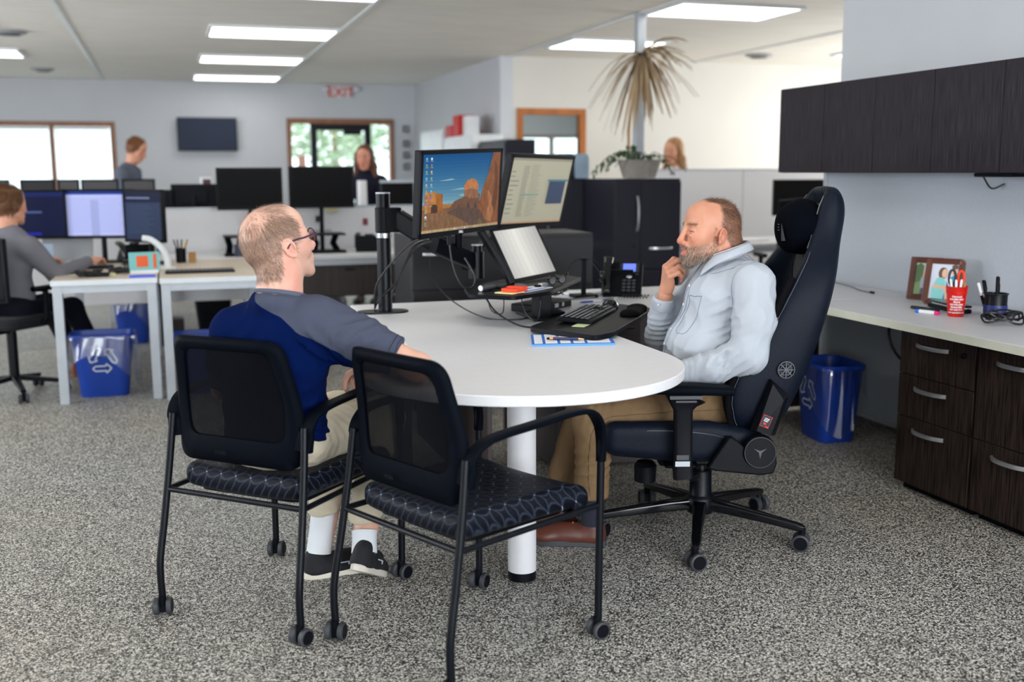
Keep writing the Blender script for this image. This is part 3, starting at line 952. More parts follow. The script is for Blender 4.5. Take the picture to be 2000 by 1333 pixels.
photo_frame((3.44, 4.215, TZ + 0.002), R(-58), 0.155, 0.205, 'smaller brown picture frame with a family group outdoors, left of the pair',
  [((196, 204, 196), full), ((120, 150, 96), [(0, 0), (1, 0), (1, .35), (0, .45)]), ((84, 116, 66), [(0, .35), (.34, .45), (.36, .9), (.2, 1), (0, .9)]), ((172, 182, 196), blob(.42, .35, .16, .28)), ((210, 214, 224), blob(.72, .38, .17, .28)), ((0, 150, 178), [(.45, .55), (.75, .55), (.74, .85), (.48, .85)]), ((222, 176, 148), blob(.42, .66, .07, .08)), ((222, 176, 148), blob(.74, .68, .07, .08)), ((222, 176, 148), blob(.6, .92, .06, .07)), ((60, 70, 100), [(.3, 0), (.55, 0), (.52, .2), (.32, .2)]), ((70, 70, 96), [(.62, 0), (.86, 0), (.84, .2), (.64, .2)])], 0.004)
photo_frame((3.392, 4.035, TZ + 0.002), R(-60), 0.175, 0.215, 'brown rounded picture frame with a hugging couple in turquoise, right of the pair',
  [((206, 212, 228), full), ((96, 70, 58), blob(.44, .74, .17, .17)), ((226, 178, 150), blob(.5, .74, .10, .13)), ((130, 206, 206), [(.1, 0), (.5, 0), (.58, .5), (.44, .62), (.24, .6), (.08, .3)]), ((22, 148, 180), [(.52, 0), (1, 0), (1, .75), (.78, .66), (.62, .5), (.6, .3)]), ((226, 178, 150), [(.1, .32), (.55, .28), (.62, .36), (.56, .38), (.12, .4)]), ((226, 178, 150), [(.55, .36), (.64, .32), (.74, .0), (.62, 0)]), ((226, 178, 150), blob(.84, .82, .11, .13)), ((96, 70, 58), blob(.86, .93, .12, .07))], 0.02)

def pen(name, loc, L, r, body, capm, rot, label, tip=None):
    t = thing(name, label, name.replace('_', ' '), loc)
    t.rotation_euler = rot
    m = MB().lathe([(0.0005, 0), (r * 0.4, 0.006), (r, 0.02), (r, L * 0.62), (r * 0.98, L * 0.62)], n=12)
    m.build('barrel', body, t)
    MB().lathe([(r * 1.12, L * 0.6), (r * 1.12, L * 0.97), (r * 0.7, L)], n=12).box((r * 1.3, 0, L * 0.84), (r * 0.5, r * 0.7, L * 0.26)).build('cap', capm, t)
    return t
CUP = (3.195, 3.705, TZ)
cup = thing('red_cup', 'bright red plastic cup with white contact lettering, full of pens', 'cup', CUP)
MB().lathe([(0.031, 0.0), (0.0325, 0.003), (0.0345, 0.03), (0.0405, 0.098), (0.0425, 0.10), (0.044, 0.125), (0.0455, 0.127), (0.0445, 0.129), (0.0425, 0.127), (0.039, 0.098), (0.032, 0.012), (0.001, 0.010)], n=40).build('cup_body', M['red_plastic'], cup)
ca = math.atan2(-CUP[1], -CUP[0]) + 0.05
def cup_bend(v):
    z = v.y
    r = 0.0337 + 0.0075 * (z / 0.1) + 0.0004 + v.z
    a = ca + v.x / 0.037
    return Vector((r * cos(a), r * sin(a), z))
for i, (s, sz) in enumerate((('Osgood', 0.0115), ('419-582-4321', 0.0098), ('Store', 0.0115), ('419-692-2441', 0.0098), ('Greenville', 0.0115), ('937-548-7512', 0.0098), ('www.osgoodstore.com', 0.0078))):
    text_mesh('lettering', s, sz, M['paper'], cup, Matrix(), 0.0002, bend=lambda v, i=i: cup_bend(Vector((v.x, v.y + 0.084 - i * 0.0112, v.z))), extra_bold=0.0004)
rs = random.Random(11)
for k, (dx, dy, L, bm_, cm, lab) in enumerate(((-0.012, 0.016, 0.145, 'yellow_paper', 'paper', 'pencil with a white end standing in the red cup, leftmost'), (-0.016, 0.004, 0.15, 'paper', 'paper', 'white capped pen standing in the red cup beside the scissors'), (-0.012, -0.008, 0.148, 'pale_blue', 'paper', 'pale blue pen with a white top standing in the red cup'), (0.004, -0.02, 0.14, 'brown_box', 'brown_box', 'tan pencil standing in the red cup at its right rim'), (-0.002, -0.014, 0.15, 'black_plastic', 'paper', 'black pen with a white end standing in the red cup'))):
    pen('pen', (CUP[0] + dx * 0.5, CUP[1] + dy * 0.5, TZ + 0.012), L, 0.0042, M[bm_], M[cm], (R(-dy * 600), R(dx * 500), 0), lab)
sc = thing('scissors', 'scissors with orange-red and grey handles standing in the red cup', 'scissors', (CUP[0] + 0.004, CUP[1] + 0.01, TZ + 0.012), R(-35))
MB().box2((-0.006, -0.001, 0), (0.004, 0.001, 0.11)).build('blade', M['silver'], sc)
MB().box2((-0.004, 0.001, 0), (0.006, 0.003, 0.11)).build('blade', M['silver'], sc)
def loopm(cx, m, nm, rx, rz_):
    MB().tube([(cx + rx * cos(a), 0, 0.153 + rz_ * sin(a)) for a in np.linspace(0, 2 * pi, 18)[:-1]], 0.0055, 8, close=True).tube([(0, 0, 0.10), (cx * 0.7, 0, 0.128)], 0.006).build(nm, m, sc)
loopm(0.017, M['red_paper'], 'handle', 0.012, 0.028)
loopm(-0.018, M['grey_rubber'], 'handle', 0.013, 0.032)
# wire pen holder with pens
WC = (3.32, 3.615, TZ)
wc = thing('pen_holder', 'dark mesh pen holder with a blue patch behind the red cup', 'pen holder', WC)
MB().lathe([(0.047, 0), (0.047, 0.004), (0.045, 0.01), (0.046, 0.098), (0.050, 0.100), (0.050, 0.104), (0.043, 0.104), (0.042, 0.01), (0.001, 0.008)], n=32).build('holder_body', M['black_metal'], wc)
MB().lathe([(0.0475, 0.02), (0.0478, 0.05), (0.0475, 0.055)], n=32).build('patch', mat('deep_blue_print', (28, 44, 110), 0.4), wc)
for k, (dx, dy, L, b_, c_, lab) in enumerate(((-0.015, 0.015, 0.15, 'paper', 'black_plastic', 'white marker with a black band standing in the mesh holder'), (0.0, -0.006, 0.165, 'black_plastic', 'black_plastic', 'tall black marker standing in the mesh holder'), (-0.02, 0.025, 0.14, 'black_plastic', 'paper', 'short black pen in the mesh holder nearest the red cup'), (0.018, 0.01, 0.135, 'black_plastic', 'black_plastic', 'dark blue pen in the mesh holder, rear'))):
    pen('marker', (WC[0] + dx, WC[1] + dy, TZ + 0.01), L, 0.0065, M[b_], M[c_], (R(-dy * 500 - 4), R(dx * 400), 0), lab)
# tablet/folder, markers lying on the worktop
t = thing('black_folder', 'black flat organiser lying in front of the picture frames', 'organiser', (3.30, 3.87, TZ), R(78))
MB().box2((-0.13, -0.035, 0.002), (0.13, 0.035, 0.020)).build('organiser_base', M['black_plastic'], t, bevel=0.004)
MB().box2((-0.13, -0.035, 0.026), (0.125, 0.03, 0.036)).build('tray', M['black_gloss'], t, bevel=0.003)
MB().box2((-0.12, -0.02, 0.020), (0.12, 0.02, 0.026)).build('paper_slip', M['paper'], t)
t = thing('black_marker', 'black flat marker lying in front of the black organiser', 'marker', (3.20, 3.905, TZ + 0.008), R(100))
MB().box2((-0.075, -0.009, -0.007), (0.075, 0.009, 0.007)).build('marker_body', M['black_gloss'], t, bevel=0.004)
t = thing('highlighter', 'white highlighter with blue and pink ends beside the red cup', 'highlighter', (3.13, 3.80, TZ + 0.0085), R(108))
MB().cyl((-0.035, 0, 0), (0.04, 0, 0), 0.0085).build('barrel', M['paper'], t)
MB().lathe([(0.0088, 0), (0.0088, 0.012), (0.006, 0.02)], n=16).build('cap', mat('pink_cap', (220, 30, 130), 0.4), t).matrix_local = Matrix.Translation((-0.035, 0, 0)) @ Matrix.Rotation(R(-90), 4, 'Y')
MB().lathe([(0.0088, 0), (0.0088, 0.012), (0.006, 0.02)], n=16).build('cap', mat('blue_cap', (20, 110, 220), 0.4), t).matrix_local = Matrix.Translation((0.04, 0, 0)) @ Matrix.Rotation(R(90), 4, 'Y')
rs = random.Random(5)
pts = []
for k in range(46):
    a = k * 0.62
    rr = 0.055 + rs.uniform(-0.018, 0.02)
    pts.append((rr * 1.2 * cos(a), rr * 0.9 * sin(a), 0.008 + rs.uniform(0, 0.045)))
t = tag(MB().tube(smooth_path(pts, 4), 0.0042, 6).build('cable_bundle', M['black_cable']), 'tangled black cable bundle at the right edge of the worktop', 'cable')
t.location = (3.20, 3.44, TZ)
t = thing('audio_cable', 'thin grey cable with a black plug lying loose on the worktop', 'cable', (3.45, 4.75, TZ))
MB().tube(smooth_path([(0.07, 0.45, 0.004), (0.10, 0.34, 0.004), (0.02, 0.22, 0.012), (0.02, 0.08, 0.005), (-0.04, -0.08, 0.004), (-0.06, -0.2, 0.004)]), 0.0025, 6).build('wire', M['dark_grey'], t)
MB().tube([(-0.06, -0.2, 0.007), (-0.066, -0.235, 0.007)], 0.006).build('plug', M['black_plastic'], t)
# cables hanging under the worktop
for k, (pp, lab) in enumerate((([(3.3, 4.16, .69), (3.32, 4.3, .60), (3.35, 4.25, .46), (3.4, 4.0, .38), (3.43, 3.86, .40), (3.45, 3.8, .47)], 'thick black cable looping from the worktop down behind the bin'),
    ([(3.35, 4.1, .69), (3.38, 4.05, .62), (3.4, 3.95, .58), (3.42, 3.85, .62), (3.43, 3.8, .68)], 'black cable sagging just below the worktop'),
    ([(3.40, 3.85, .68), (3.42, 3.84, .55), (3.44, 3.80, .47), (3.44, 3.78, .44)], 'black cable dropping down beside the drawer cabinet'),
    ([(3.45, 3.79, .38), (3.42, 3.92, .36), (3.41, 3.95, .28), (3.44, 3.84, .25), (3.47, 3.79, .26)], 'low black cable loop beside the drawer cabinet'))):
    tag(MB().tube(smooth_path(pp), 0.007, 8).build('power_cable', M['black_cable']), lab, 'cable')

# ------------------------------------------------------------------ blue recycling bins with liners
def bin_(loc, rz, label, name='recycling_bin', h=0.38, sx=0.19, sy=0.14, symbol=True, liner=True, m=None, sym_side=-1):
    t = thing(name, label, 'bin', loc, rz)
    sq = (5, 1, 1)
    m = m or M['blue_bin']
    b = MB()
    def ring(k, z): return (k, z)
    n = 48
    prof = [(0.74, 0.0), (0.76, 0.006), (0.97, h - 0.03), (1.03, h - 0.028), (1.05, h - 0.004), (1.03, h), (0.99, h - 0.004), (0.95, h - 0.03), (0.73, 0.012), (0.01, 0.012)]
    b.lathe([(r, z) for r, z in prof], n=n, sq=(5, sx, sy))
    b.build('bin_body', m, t)
    if liner:
        l = MB(); rr = random.Random(int(loc[0] * 100))
        L = 26
        def fn(u, v):
            a = 2 * pi * u
            x, y = cos(a), sin(a)
            q = (abs(x) ** 5 + abs(y) ** 5) ** (-0.2)
            if v < 0.35:
                w = v / 0.35; k = 0.90 + 0.12 * w; z = h - 0.14 * (1 - w) + 0.004
            else:
                w = (v - 0.35) / 0.65; k = 1.06 + 0.10 * w * (0.6 + 0.5 * sin(3 * a + 1)); z = h + 0.006 - (h * (0.62 + 0.3 * sin(a * 2 + 2.0))) * w
            k += (0.012 + 0.02 * v) * sin(13 * a + 4 * v) + 0.008 * sin(29 * a)
            return (x * q * sx * k, y * q * sy * k, max(z, 0.01))
        l.grid(fn, 90, 16, wrap=True)
        l.build('bin_liner', M['bag'], t, angle=180)
    if symbol:
        s = MB()
        for j in range(3):
            Q = Matrix.Rotation(2 * pi * j / 3, 4, 'Z')
            def strip(ps, w):
                for a, c in zip(ps[:-1], ps[1:]):
                    a, c = Vector((*a, 0)), Vector((*c, 0)); d = (c - a).normalized(); nn = Vector((-d.y, d.x, 0)) * w / 2
                    s.add([Z @ (Q @ p) for p in (a - nn, c - nn, c + nn, a + nn)], [(0, 1, 2, 3)])
            tl = math.atan2((0.97 - 0.76) * sy, h)
            Z = Matrix.Translation((0, sym_side * sy * 0.925, h * 0.6)) @ frame((-sym_side, 0, 0), (0, sym_side * sin(tl), cos(tl)), (0, sym_side, 0), (0, 0, 0))
            o = [(1.5 * x, 1.5 * y) for x, y in ((-0.030, -0.046), (0.012, -0.046), (0.012, -0.056), (0.032, -0.036), (0.012, -0.016), (0.012, -0.026), (-0.030, -0.026), (-0.040, -0.036))]
            strip(o + [o[0]], 0.009)
        s.build('recycling_symbol', M['white_print'], t)
    return t
bin_((3.19, 4.585, 0), R(-96), 'blue recycling bin in a clear liner beside the drawer cabinet, behind the big chair', sx=0.17, sy=0.125, h=0.40)
bin_((-0.40, 6.98, 0), R(0), 'blue bin with a white recycling symbol and clear liner under the left desk', sx=0.185, sy=0.13, h=0.39)
bin_((0.20, 6.9, 0), R(8), 'plain blue bin without a liner, behind the seated young man', sx=0.19, sy=0.13, h=0.37, symbol=False, liner=False)

# ------------------------------------------------------------------ monitors on the pole arm
SCR = {}
def screen_frame(c, yaw, tilt, roll):
    n = Vector((cos(yaw) * cos(tilt), sin(yaw) * cos(tilt), sin(tilt)))
    r = Vector((-sin(yaw), cos(yaw), 0)); u = n.cross(r)
    r2 = r * cos(roll) + u * sin(roll); u2 = n.cross(r2)
    return frame(r2, u2, n, c)

def screen_print(parent, polys, w, h, z, m, name='display', lift=0.00012):
    """picture on a screen, drawn as thin coloured shapes; polys in 0..1"""
    q = MB()
    for i, (col, pl) in enumerate(polys):
        q.add([((p[0] - 0.5) * w, (p[1] - 0.5) * h, z + i * lift) for p in pl], [tuple(range(len(pl)))], srgb(*col))
    return q.build(name, m, parent, angle=180)

def monitor(loc_m, w, h, label, polys, m, bez=0.016, dep=0.035, logo=None, group=None, stand=None):
    t = thing('monitor', label, 'monitor', group=group)
    t.matrix_world = loc_m
    o, i = [(-w / 2, -h / 2), (w / 2, -h / 2), (w / 2, h / 2), (-w / 2, h / 2)], None
    MB().box2((-w / 2, -h / 2, -dep), (w / 2, h / 2, -0.002)).box2((-w * 0.3, -h * 0.3, -dep - 0.02), (w * 0.3, h * 0.3, -dep)).build('casing', M['black_plastic'], t, bevel=0.004)
    f = MB()
    for a, b in (((-w / 2, -h / 2), (w / 2, -h / 2 + bez * 1.3)), ((-w / 2, h / 2 - bez), (w / 2, h / 2)), ((-w / 2, -h / 2), (-w / 2 + bez, h / 2)), ((w / 2 - bez, -h / 2), (w / 2, h / 2))):
        f.box2((a[0], a[1], -0.004), (b[0], b[1], 0.001))
    f.build('bezel', M['black_plastic'], t)
    sw, sh = w - 2 * bez, h - bez * 2.3
    q = MB()
    for k, (col, pl) in enumerate(polys):
        q.add([((p[0] - 0.5) * sw, (p[1] - 0.5) * sh + bez * 0.15, -0.0018 + k * 0.00008) for p in pl], [tuple(range(len(pl)))], srgb(*col))
    q.build('display', m, t, angle=180)
    if logo:
        text_mesh('logo', logo, 0.013, M['paper'], t, Matrix.Translation((0, -h / 2 + 0.006, 0.0012)), 0.0002, extra_bold=0.0006)
    return t

def lines(x0, x1, y0, y1, n, col, th=0.3, jit=0.0, seed=1):
    r_ = random.Random(seed); out = []
    for k in range(n):
        y = y1 - (y1 - y0) * k / n; hgt = (y1 - y0) / n * th; e = x1 - jit * r_.random() * (x1 - x0)
        out.append((col, [(x0, y - hgt), (e, y - hgt), (e, y), (x0, y)]))
    return out

# desert street wallpaper, generic
wp = []
for k in range(14):
    a = k / 14
    c0, c1 = (96, 128, 138), (6, 58, 104)
    wp.append((tuple(c0[i] + (c1[i] - c0[i]) * a ** 0.7 for i in range(3)), [(0, .35 + a * .65), (1, .35 + a * .65), (1, .35 + (k + 1) / 14 * .65), (0, .35 + (k + 1) / 14 * .65)]))
wp += [((118, 142, 142), [(.33, .53), (.5, .55), (.62, .52), (.5, .53)]), ((120, 140, 136), [(.45, .46), (.7, .49), (.66, .45), (.5, .44)]), ((112, 138, 144), [(.2, .66), (.36, .68), (.4, .665), (.3, .655)])]
wp += [((138, 94, 52), [(.0, .28), (.4, .3), (.4, .35), (0, .36)]),
       ((104, 76, 54), [(.0, .0), (1, 0), (1, .3), (.0, .3)]),
       ((146, 98, 52), [(.03, .26), (.25, .27), (.25, .49), (.17, .5), (.15, .53), (.03, .52)]),
       ((130, 78, 34), [(.17, .26), (.25, .27), (.25, .49), (.17, .5)]),
       ((60, 44, 36), [(.11, .25), (.19, .25), (.19, .33), (.17, .36), (.12, .36), (.11, .33)]),
       ((92, 66, 52), [(.32, .27), (.72, .22), (.74, .45), (.6, .48), (.5, .42), (.4, .38), (.34, .3)]),
       ((156, 98, 58), [(.53, .5), (.52, .57), (.56, .64), (.62, .665), (.68, .64), (.71, .57), (.71, .5), (.62, .54)]),
       ((118, 80, 58), [(.52, .45), (.53, .51), (.6, .53), (.7, .51), (.72, .4), (.6, .4)]),
       ((66, 48, 42), [(.56, .27), (.58, .37), (.61, .27)]), ((66, 48, 42), [(.66, .26), (.68, .37), (.7, .26)]), ((70, 52, 44), [(.44, .28), (.46, .35), (.48, .28)]),
       ((112, 70, 46), [(.7, .2), (.78, .55), (.84, .72), (.9, 1), (1, 1), (1, 0), (.84, 0), (.76, .12)]),
       ((138, 92, 62), [(.82, .1), (.86, .3), (.84, .5), (.9, .42), (.93, .2), (.9, .05)]),
       ((84, 54, 40), [(.9, .3), (.94, .6), (.92, .9), (.97, .8), (.98, .4), (.95, .2)]),
       ((76, 60, 52), [(.3, .24), (.45, .3), (.74, .24), (.86, .0), (.66, .0), (.52, .12)]),
       ((98, 74, 54), [(.74, .14), (.8, .0), (.7, .0)]),
       ((150, 128, 96), [(0, 0), (1, 0), (1, .035), (0, .035)])]
ic = [(176, 180, 184), (96, 140, 160), (160, 136, 80), (140, 84, 72), (104, 132, 100), (120, 84, 150)]
rs = random.Random(3)
for c_, x in ((0, .03), (1, .085)):
    for k in range(11 if c_ == 0 else 8):
        y = .93 - k * .082
        wp.append((ic[rs.randrange(6)], [(x, y), (x + .020, y), (x + .020, y + .030), (x, y + .030)]))
        wp.append(((130, 138, 146), [(x - .004, y - .016), (x + .03, y - .016), (x + .03, y - .01), (x - .004, y - .01)]))
for k in range(11):
    wp.append((ic[k % 6], [(.40 + k * .022, .008), (.412 + k * .022, .008), (.412 + k * .022, .028), (.40 + k * .022, .028)]))
m1 = monitor(screen_frame((1.185, 4.31, 1.276), -0.927, -0.092, 0.033), .548, .35, 'left monitor of the pair on the pole arm, showing a desert wallpaper', wp, VSN, logo='DELL')
sh = [((150, 146, 128), full), ((126, 122, 108), [(0, .96), (1, .96), (1, 1), (0, 1)]), ((160, 130, 106), [(0, 0), (1, 0), (1, .03), (0, .03)])]
sh += lines(.02, .16, .1, .8, 10, (104, 110, 100), .22, .6, 2) + lines(.2, .3, .1, .88, 40, (112, 114, 104), .4, .3, 3) + lines(.33, .5, .1, .9, 34, (126, 128, 116), .3, .4, 5)
sh += [((88, 128, 120), [(.2, .44), (.5, .44), (.5, .455), (.2, .455)]), ((72, 110, 116), [(.62, .655), (.97, .655), (.97, .685), (.62, .685)]), ((52, 62, 84), [(.65, .3), (.93, .3), (.93, .655), (.65, .655)])]
m2 = monitor(screen_frame((1.72, 4.885, 1.264), -0.921, -0.244, -0.014), .55, .352, 'right monitor of the pair, showing a pale green spreadsheet with a blue window', sh, VS)
# pole with base plate, collar and two arms
pm = thing('monitor_pole', 'black desk pole with clamp collar and two jointed monitor arms', 'monitor arm', (0.925, 4.69, TZ))
MB().prism(rrect(0.23, 0.13, 0.064, 10), 0, 0.007, Matrix.Translation((-0.015, -0.02, 0))).box2((-0.12, -0.08, -0.03), (-0.11, 0.03, 0.006)).build('base_plate', M['black_metal'], pm, bevel=0.002)
MB().cyl((0, 0, 0.006), (0, 0, 0.525), 0.0315, n=28).build('pole', M['black_metal'], pm)
MB().cyl((0, 0, 0.525), (0, 0, 0.531), 0.0322, n=28).build('pole_cap', M['silver_paint'], pm)
MB().cyl((0, 0, 0.332), (0, 0, 0.352), 0.036, n=28).build('collar', M['chrome'], pm)
MB().cyl((0, 0, 0.355), (0, 0, 0.465), 0.037, n=28).box2((0.0, -0.036, 0.356), (0.075, 0.036, 0.464)).build('clamp_block', M['black_plastic'], pm, bevel=0.004)
for z in (0.37, 0.45):
    MB().cyl((0.074, -0.037, z), (0.074, -0.041, z), 0.004, n=10).build('screw', M['silver'], pm)
def arm(a, b, w, hh, nm='arm'):
    a, b = Vector(a), Vector(b)
    o = MB().sweep([a, b], rrect(w, hh, 0.012), (0, 0, 1)).build(nm, M['black_plastic'], pm, angle=50)
    MB().sweep([a + Vector((0, 0, hh / 2)), b + Vector((0, 0, hh / 2))], rrect(w * 0.7, 0.003, 0.001), (0, 0, 1)).build('arm_strip', M['silver_paint'], o, angle=50)
    return o
arm((0.06, -0.01, 0.415), (0.22, -0.16, 0.30), 0.05, 0.085)
arm((0.18, -0.20, 0.31), (0.40, -0.09, 0.215), 0.05, 0.075, 'lower_arm')
MB().cyl((0.40, -0.09, 0.145), (0.40, -0.09, 0.265), 0.036, n=26).build('arm_joint', M['black_metal'], pm)
MB().cyl((0.405, -0.09, 0.265), (0.405, -0.09, 0.292), 0.022, n=22).build('joint_cap', M['black_metal'], pm)
MB().cyl((0.405, -0.09, 0.292), (0.405, -0.09, 0.297), 0.026, n=22).build('joint_ring', M['silver_paint'], pm)
MB().tube([(0.30, -0.16, 0.30), (0.275, -0.26, 0.40), (0.27, -0.34, 0.50)], 0.018, 10).build('rear_strut', M['black_metal'], pm)
MB().sweep([(0.36, -0.05, 0.20), (0.6, 0.16, 0.35), (0.80, 0.27, 0.50)], rrect(0.045, 0.05, 0.01), (0, 0, 1)).build('rear_arm', M['black_plastic'], pm)
# cables at the pole
for k, (pp, r_, mm, lab) in enumerate((
    ([(1.06, 4.38, 1.09), (1.0, 4.46, 1.06), (0.93, 4.52, 0.98), (0.87, 4.58, 0.88), (0.865, 4.62, 0.80), (0.885, 4.72, 0.755)], .0042, 'black_cable', 'black cable arching from the left monitor past the left of the pole'),
    ([(1.06, 4.38, 1.08), (1.02, 4.5, 1.05), (1.0, 4.6, 0.96), (0.955, 4.62, 0.87), (0.90, 4.68, 0.80), (0.885, 4.74, 0.75)], .0042, 'black_cable', 'black cable crossing in front of the pole to its foot'),
    ([(1.07, 4.39, 1.07), (1.04, 4.56, 1.03), (1.0, 4.66, 0.93), (0.98, 4.74, 0.84), (0.95, 4.78, 0.75)], .0042, 'black_cable', 'black cable hanging right behind the pole'),
    ([(1.12, 4.29, 1.085), (1.125, 4.27, 1.0), (1.14, 4.25, 0.93), (1.17, 4.25, 0.885), (1.21, 4.26, 0.885), (1.225, 4.28, 0.93), (1.20, 4.34, 1.0)], .0042, 'black_cable', 'dark cable hanging in a long loop below the left monitor'),
    ([(1.07, 4.43, 1.0), (1.10, 4.5, 0.90), (1.18, 4.45, 0.80), (1.28, 4.30, 0.745), (1.40, 4.22, 0.744), (1.5, 4.3, 0.745)], .003, 'black_cable', 'thin black cable sagging from the arm to the desk'),
    ([(1.22, 4.10, 0.855), (1.25, 4.05, 0.80), (1.32, 3.98, 0.755), (1.40, 3.97, 0.744), (1.46, 4.02, 0.744)], .004, 'black_cable', 'thicker black cable running from the shelf to the keyboard tray'),
    ([(1.37, 4.1, 0.855), (1.38, 4.07, 0.79), (1.42, 4.06, 0.755), (1.45, 4.1, 0.80), (1.47, 4.15, 0.855)], .0025, 'black_cable', 'thin black cable looping under the shelf, right of the thick one'),
    ([(1.24, 4.15, 0.855), (1.25, 4.12, 0.80), (1.29, 4.10, 0.79), (1.31, 4.14, 0.855)], .0022, 'black_cable', 'small thin cable loop hanging under the left end of the shelf'))):
    tag(MB().tube(smooth_path(pp, 8), r_, 7).build('monitor_cable', M[mm]), lab, 'cable')
MB2 = MB().cyl((1.12, 4.288, 1.06), (1.12, 4.288, 1.10), 0.010, n=12)
tag(MB2.build('cable_plug', M['black_plastic']), 'thick black plug under the left monitor bezel', 'plug')

# sit-stand riser: shelf, column and lower keyboard deck
rz_ = thing('desk_riser', 'black two-level desk riser with monitor shelf, column and keyboard deck', 'desk riser', (1.50, 4.20, TZ))
def outl(P3, z0, z1, m, nm, r=0.02):
    pp = [(p[0] - 1.50, p[1] - 4.20) for p in P3]
    # round the corners
    out = []
    n = len(pp)
    for i in range(n):
        a, b, c = Vector(pp[i - 1]), Vector(pp[i]), Vector(pp[(i + 1) % n])
        u, v = (a - b).normalized(), (c - b).normalized()
        p0, p2 = b + u * r, b + v * r
        out += [tuple(p0.lerp(b, t).lerp(b.lerp(p2, t), t)) for t in (0, .25, .5, .75, 1)]
    return MB().prism(out, z0, z1).build(nm, m, rz_, bevel=0.002, angle=30)
outl([(1.145, 4.085), (1.295, 3.955), (1.505, 4.10), (1.83, 4.58), (1.76, 4.76), (1.50, 4.66), (1.20, 4.36)], 0.118, 0.134, M['black_plastic'], 'monitor_shelf', 0.035)
MB().box2((-0.02, -0.03, 0.006), (0.03, 0.09, 0.118)).build('column', M['black_plastic'], rz_, bevel=0.004)
MB().box2((-0.05, -0.05, 0.0), (0.10, 0.22, 0.012)).box2((0.03, 0.02, 0.012), (0.11, 0.12, 0.028)).build('column_foot', M['black_metal'], rz_, bevel=0.003)
outl([(1.315, 3.845), (1.47, 3.545), (1.56, 3.60), (2.01, 4.19), (1.93, 4.40), (1.55, 4.12)], 0.008, 0.028, M['black_plastic'], 'keyboard_deck', 0.03)
MB().box2((-0.02, -0.38, 0.0), (0.25, -0.1, 0.008)).build('deck_rail', M['black_metal'], rz_)
# monitor on the shelf: slanting black neck behind it
m3 = monitor(screen_frame((1.545, 4.56, 1.0), -0.955, 0.50, 0.037), .352, .262, 'small tilted screen leaning back on the riser shelf, blank and pale grey',
   [(((150 + 40 * (1 - abs(k / 9 - .45) * 1.6)), (148 + 40 * (1 - abs(k / 9 - .45) * 1.6)), (146 + 36 * (1 - abs(k / 9 - .45) * 1.6))), [(k / 10, 0), ((k + 1) / 10, 0), ((k + 1) / 10, 1), (k / 10, 1)]) for k in range(10)], VS, bez=0.012, dep=0.012)
m3.name = 'portable_screen'
t = thing('monitor_stand', 'slanting black stand neck on a flat foot, left of the small tilted screen', 'stand', (1.375, 4.30, TZ + 0.135), R(-10))
MB().sweep([(0.02, 0.0, 0.005), (0.0, 0.03, 0.06), (-0.10, 0.14, 0.235)], rrect(0.055, 0.022, 0.006), (1, 0, 0)).build('neck', M['black_metal'], t, angle=50)
MB().prism(rrect(0.16, 0.13, 0.05), 0, 0.008).build('foot', M['black_metal'], t, bevel=0.002)
t = thing('webcam_bar', 'small dark cylindrical speaker lying at the left end of the shelf', 'speaker', (1.255, 4.20, TZ + 0.134 + 0.013), R(40))
MB().cyl((-0.045, 0, 0), (0.045, 0, 0), 0.0125).build('speaker_body', M['dark_grey'], t)
MB().cyl((-0.048, 0, 0), (-0.045, 0, 0), 0.0115).build('end_cap', M['silver'], t)
t = thing('paper_sheet', 'printed white sheets lying on the front of the riser shelf', 'paper', (1.42, 4.17, TZ + 0.1345), R(40))
MB().box2((-0.11, -0.055, 0), (0.12, 0.05, 0.0012)).build('sheet', M['paper'], t)
MB().box2((-0.10, -0.05, 0.0012), (0.10, -0.03, 0.0015)).box2((-0.08, 0.0, 0.0012), (0.05, 0.02, 0.0015)).build('blue_print', mat('blue_print', (70, 110, 190), 0.7), t)
t = thing('yellow_note_pad', 'pale yellow note lying under the orange-red block on the shelf', 'note pad', (1.312, 4.065, TZ + 0.137), R(40))
MB().box2((-0.045, -0.04, -0.001), (0.045, 0.045, 0.003)).build('pad', M['yellow_paper'], t)
t = thing('red_note_block', 'orange-red sticky note block on the riser shelf', 'note pad', (1.335, 4.075, TZ + 0.1405), R(44))
MB().box2((-0.045, -0.035, 0), (0.0, 0.038, 0.014)).build('block', M['red_paper'], t, bevel=0.001)
MB().box2((0.0, -0.035, 0), (0.045, 0.038, 0.018)).build('block', M['red_paper'], t, bevel=0.001)
# reading glasses and small metal bits on the shelf
t = thing('reading_glasses', 'folded dark reading glasses lying by the small screen', 'glasses', (1.60, 4.29, TZ + 0.137), R(30))
for s in (-1, 1):
    MB().tube([(s * 0.032 + 0.024 * cos(a), 0.0, 0.022 + 0.02 * sin(a)) for a in np.linspace(0, 2 * pi, 17)[:-1]], 0.0022, 6, close=True).build('rim', M['black_gloss'], t)
    MB().lathe([(0.023, -0.0005), (0.023, 0.0005)], n=20).build('glass_lens', M['lens'], t).matrix_local = Matrix.Translation((s * 0.032, 0, 0.022)) @ Matrix.Rotation(R(90), 4, 'X') @ Matrix.Diagonal((1, 0.85, 1, 1))
    MB().tube([(s * 0.056, 0, 0.03), (s * 0.05, 0.02, 0.026), (-s * 0.04, 0.03 + 0.006 * s, 0.006)], 0.002, 6).build('temple', M['black_gloss'], t)
MB().tube([(-0.009, 0, 0.026), (0, -0.001, 0.030), (0.009, 0, 0.026)], 0.0018, 6).build('bridge', M['black_gloss'], t)
t = thing('usb_hub', 'small silver and black adapter at the foot of the tilted screen', 'adapter', (1.52, 4.255, TZ + 0.135), R(30))
MB().box2((-0.02, -0.012, 0), (0.02, 0.012, 0.014)).build('adapter_body', M['silver'], t, bevel=0.002)
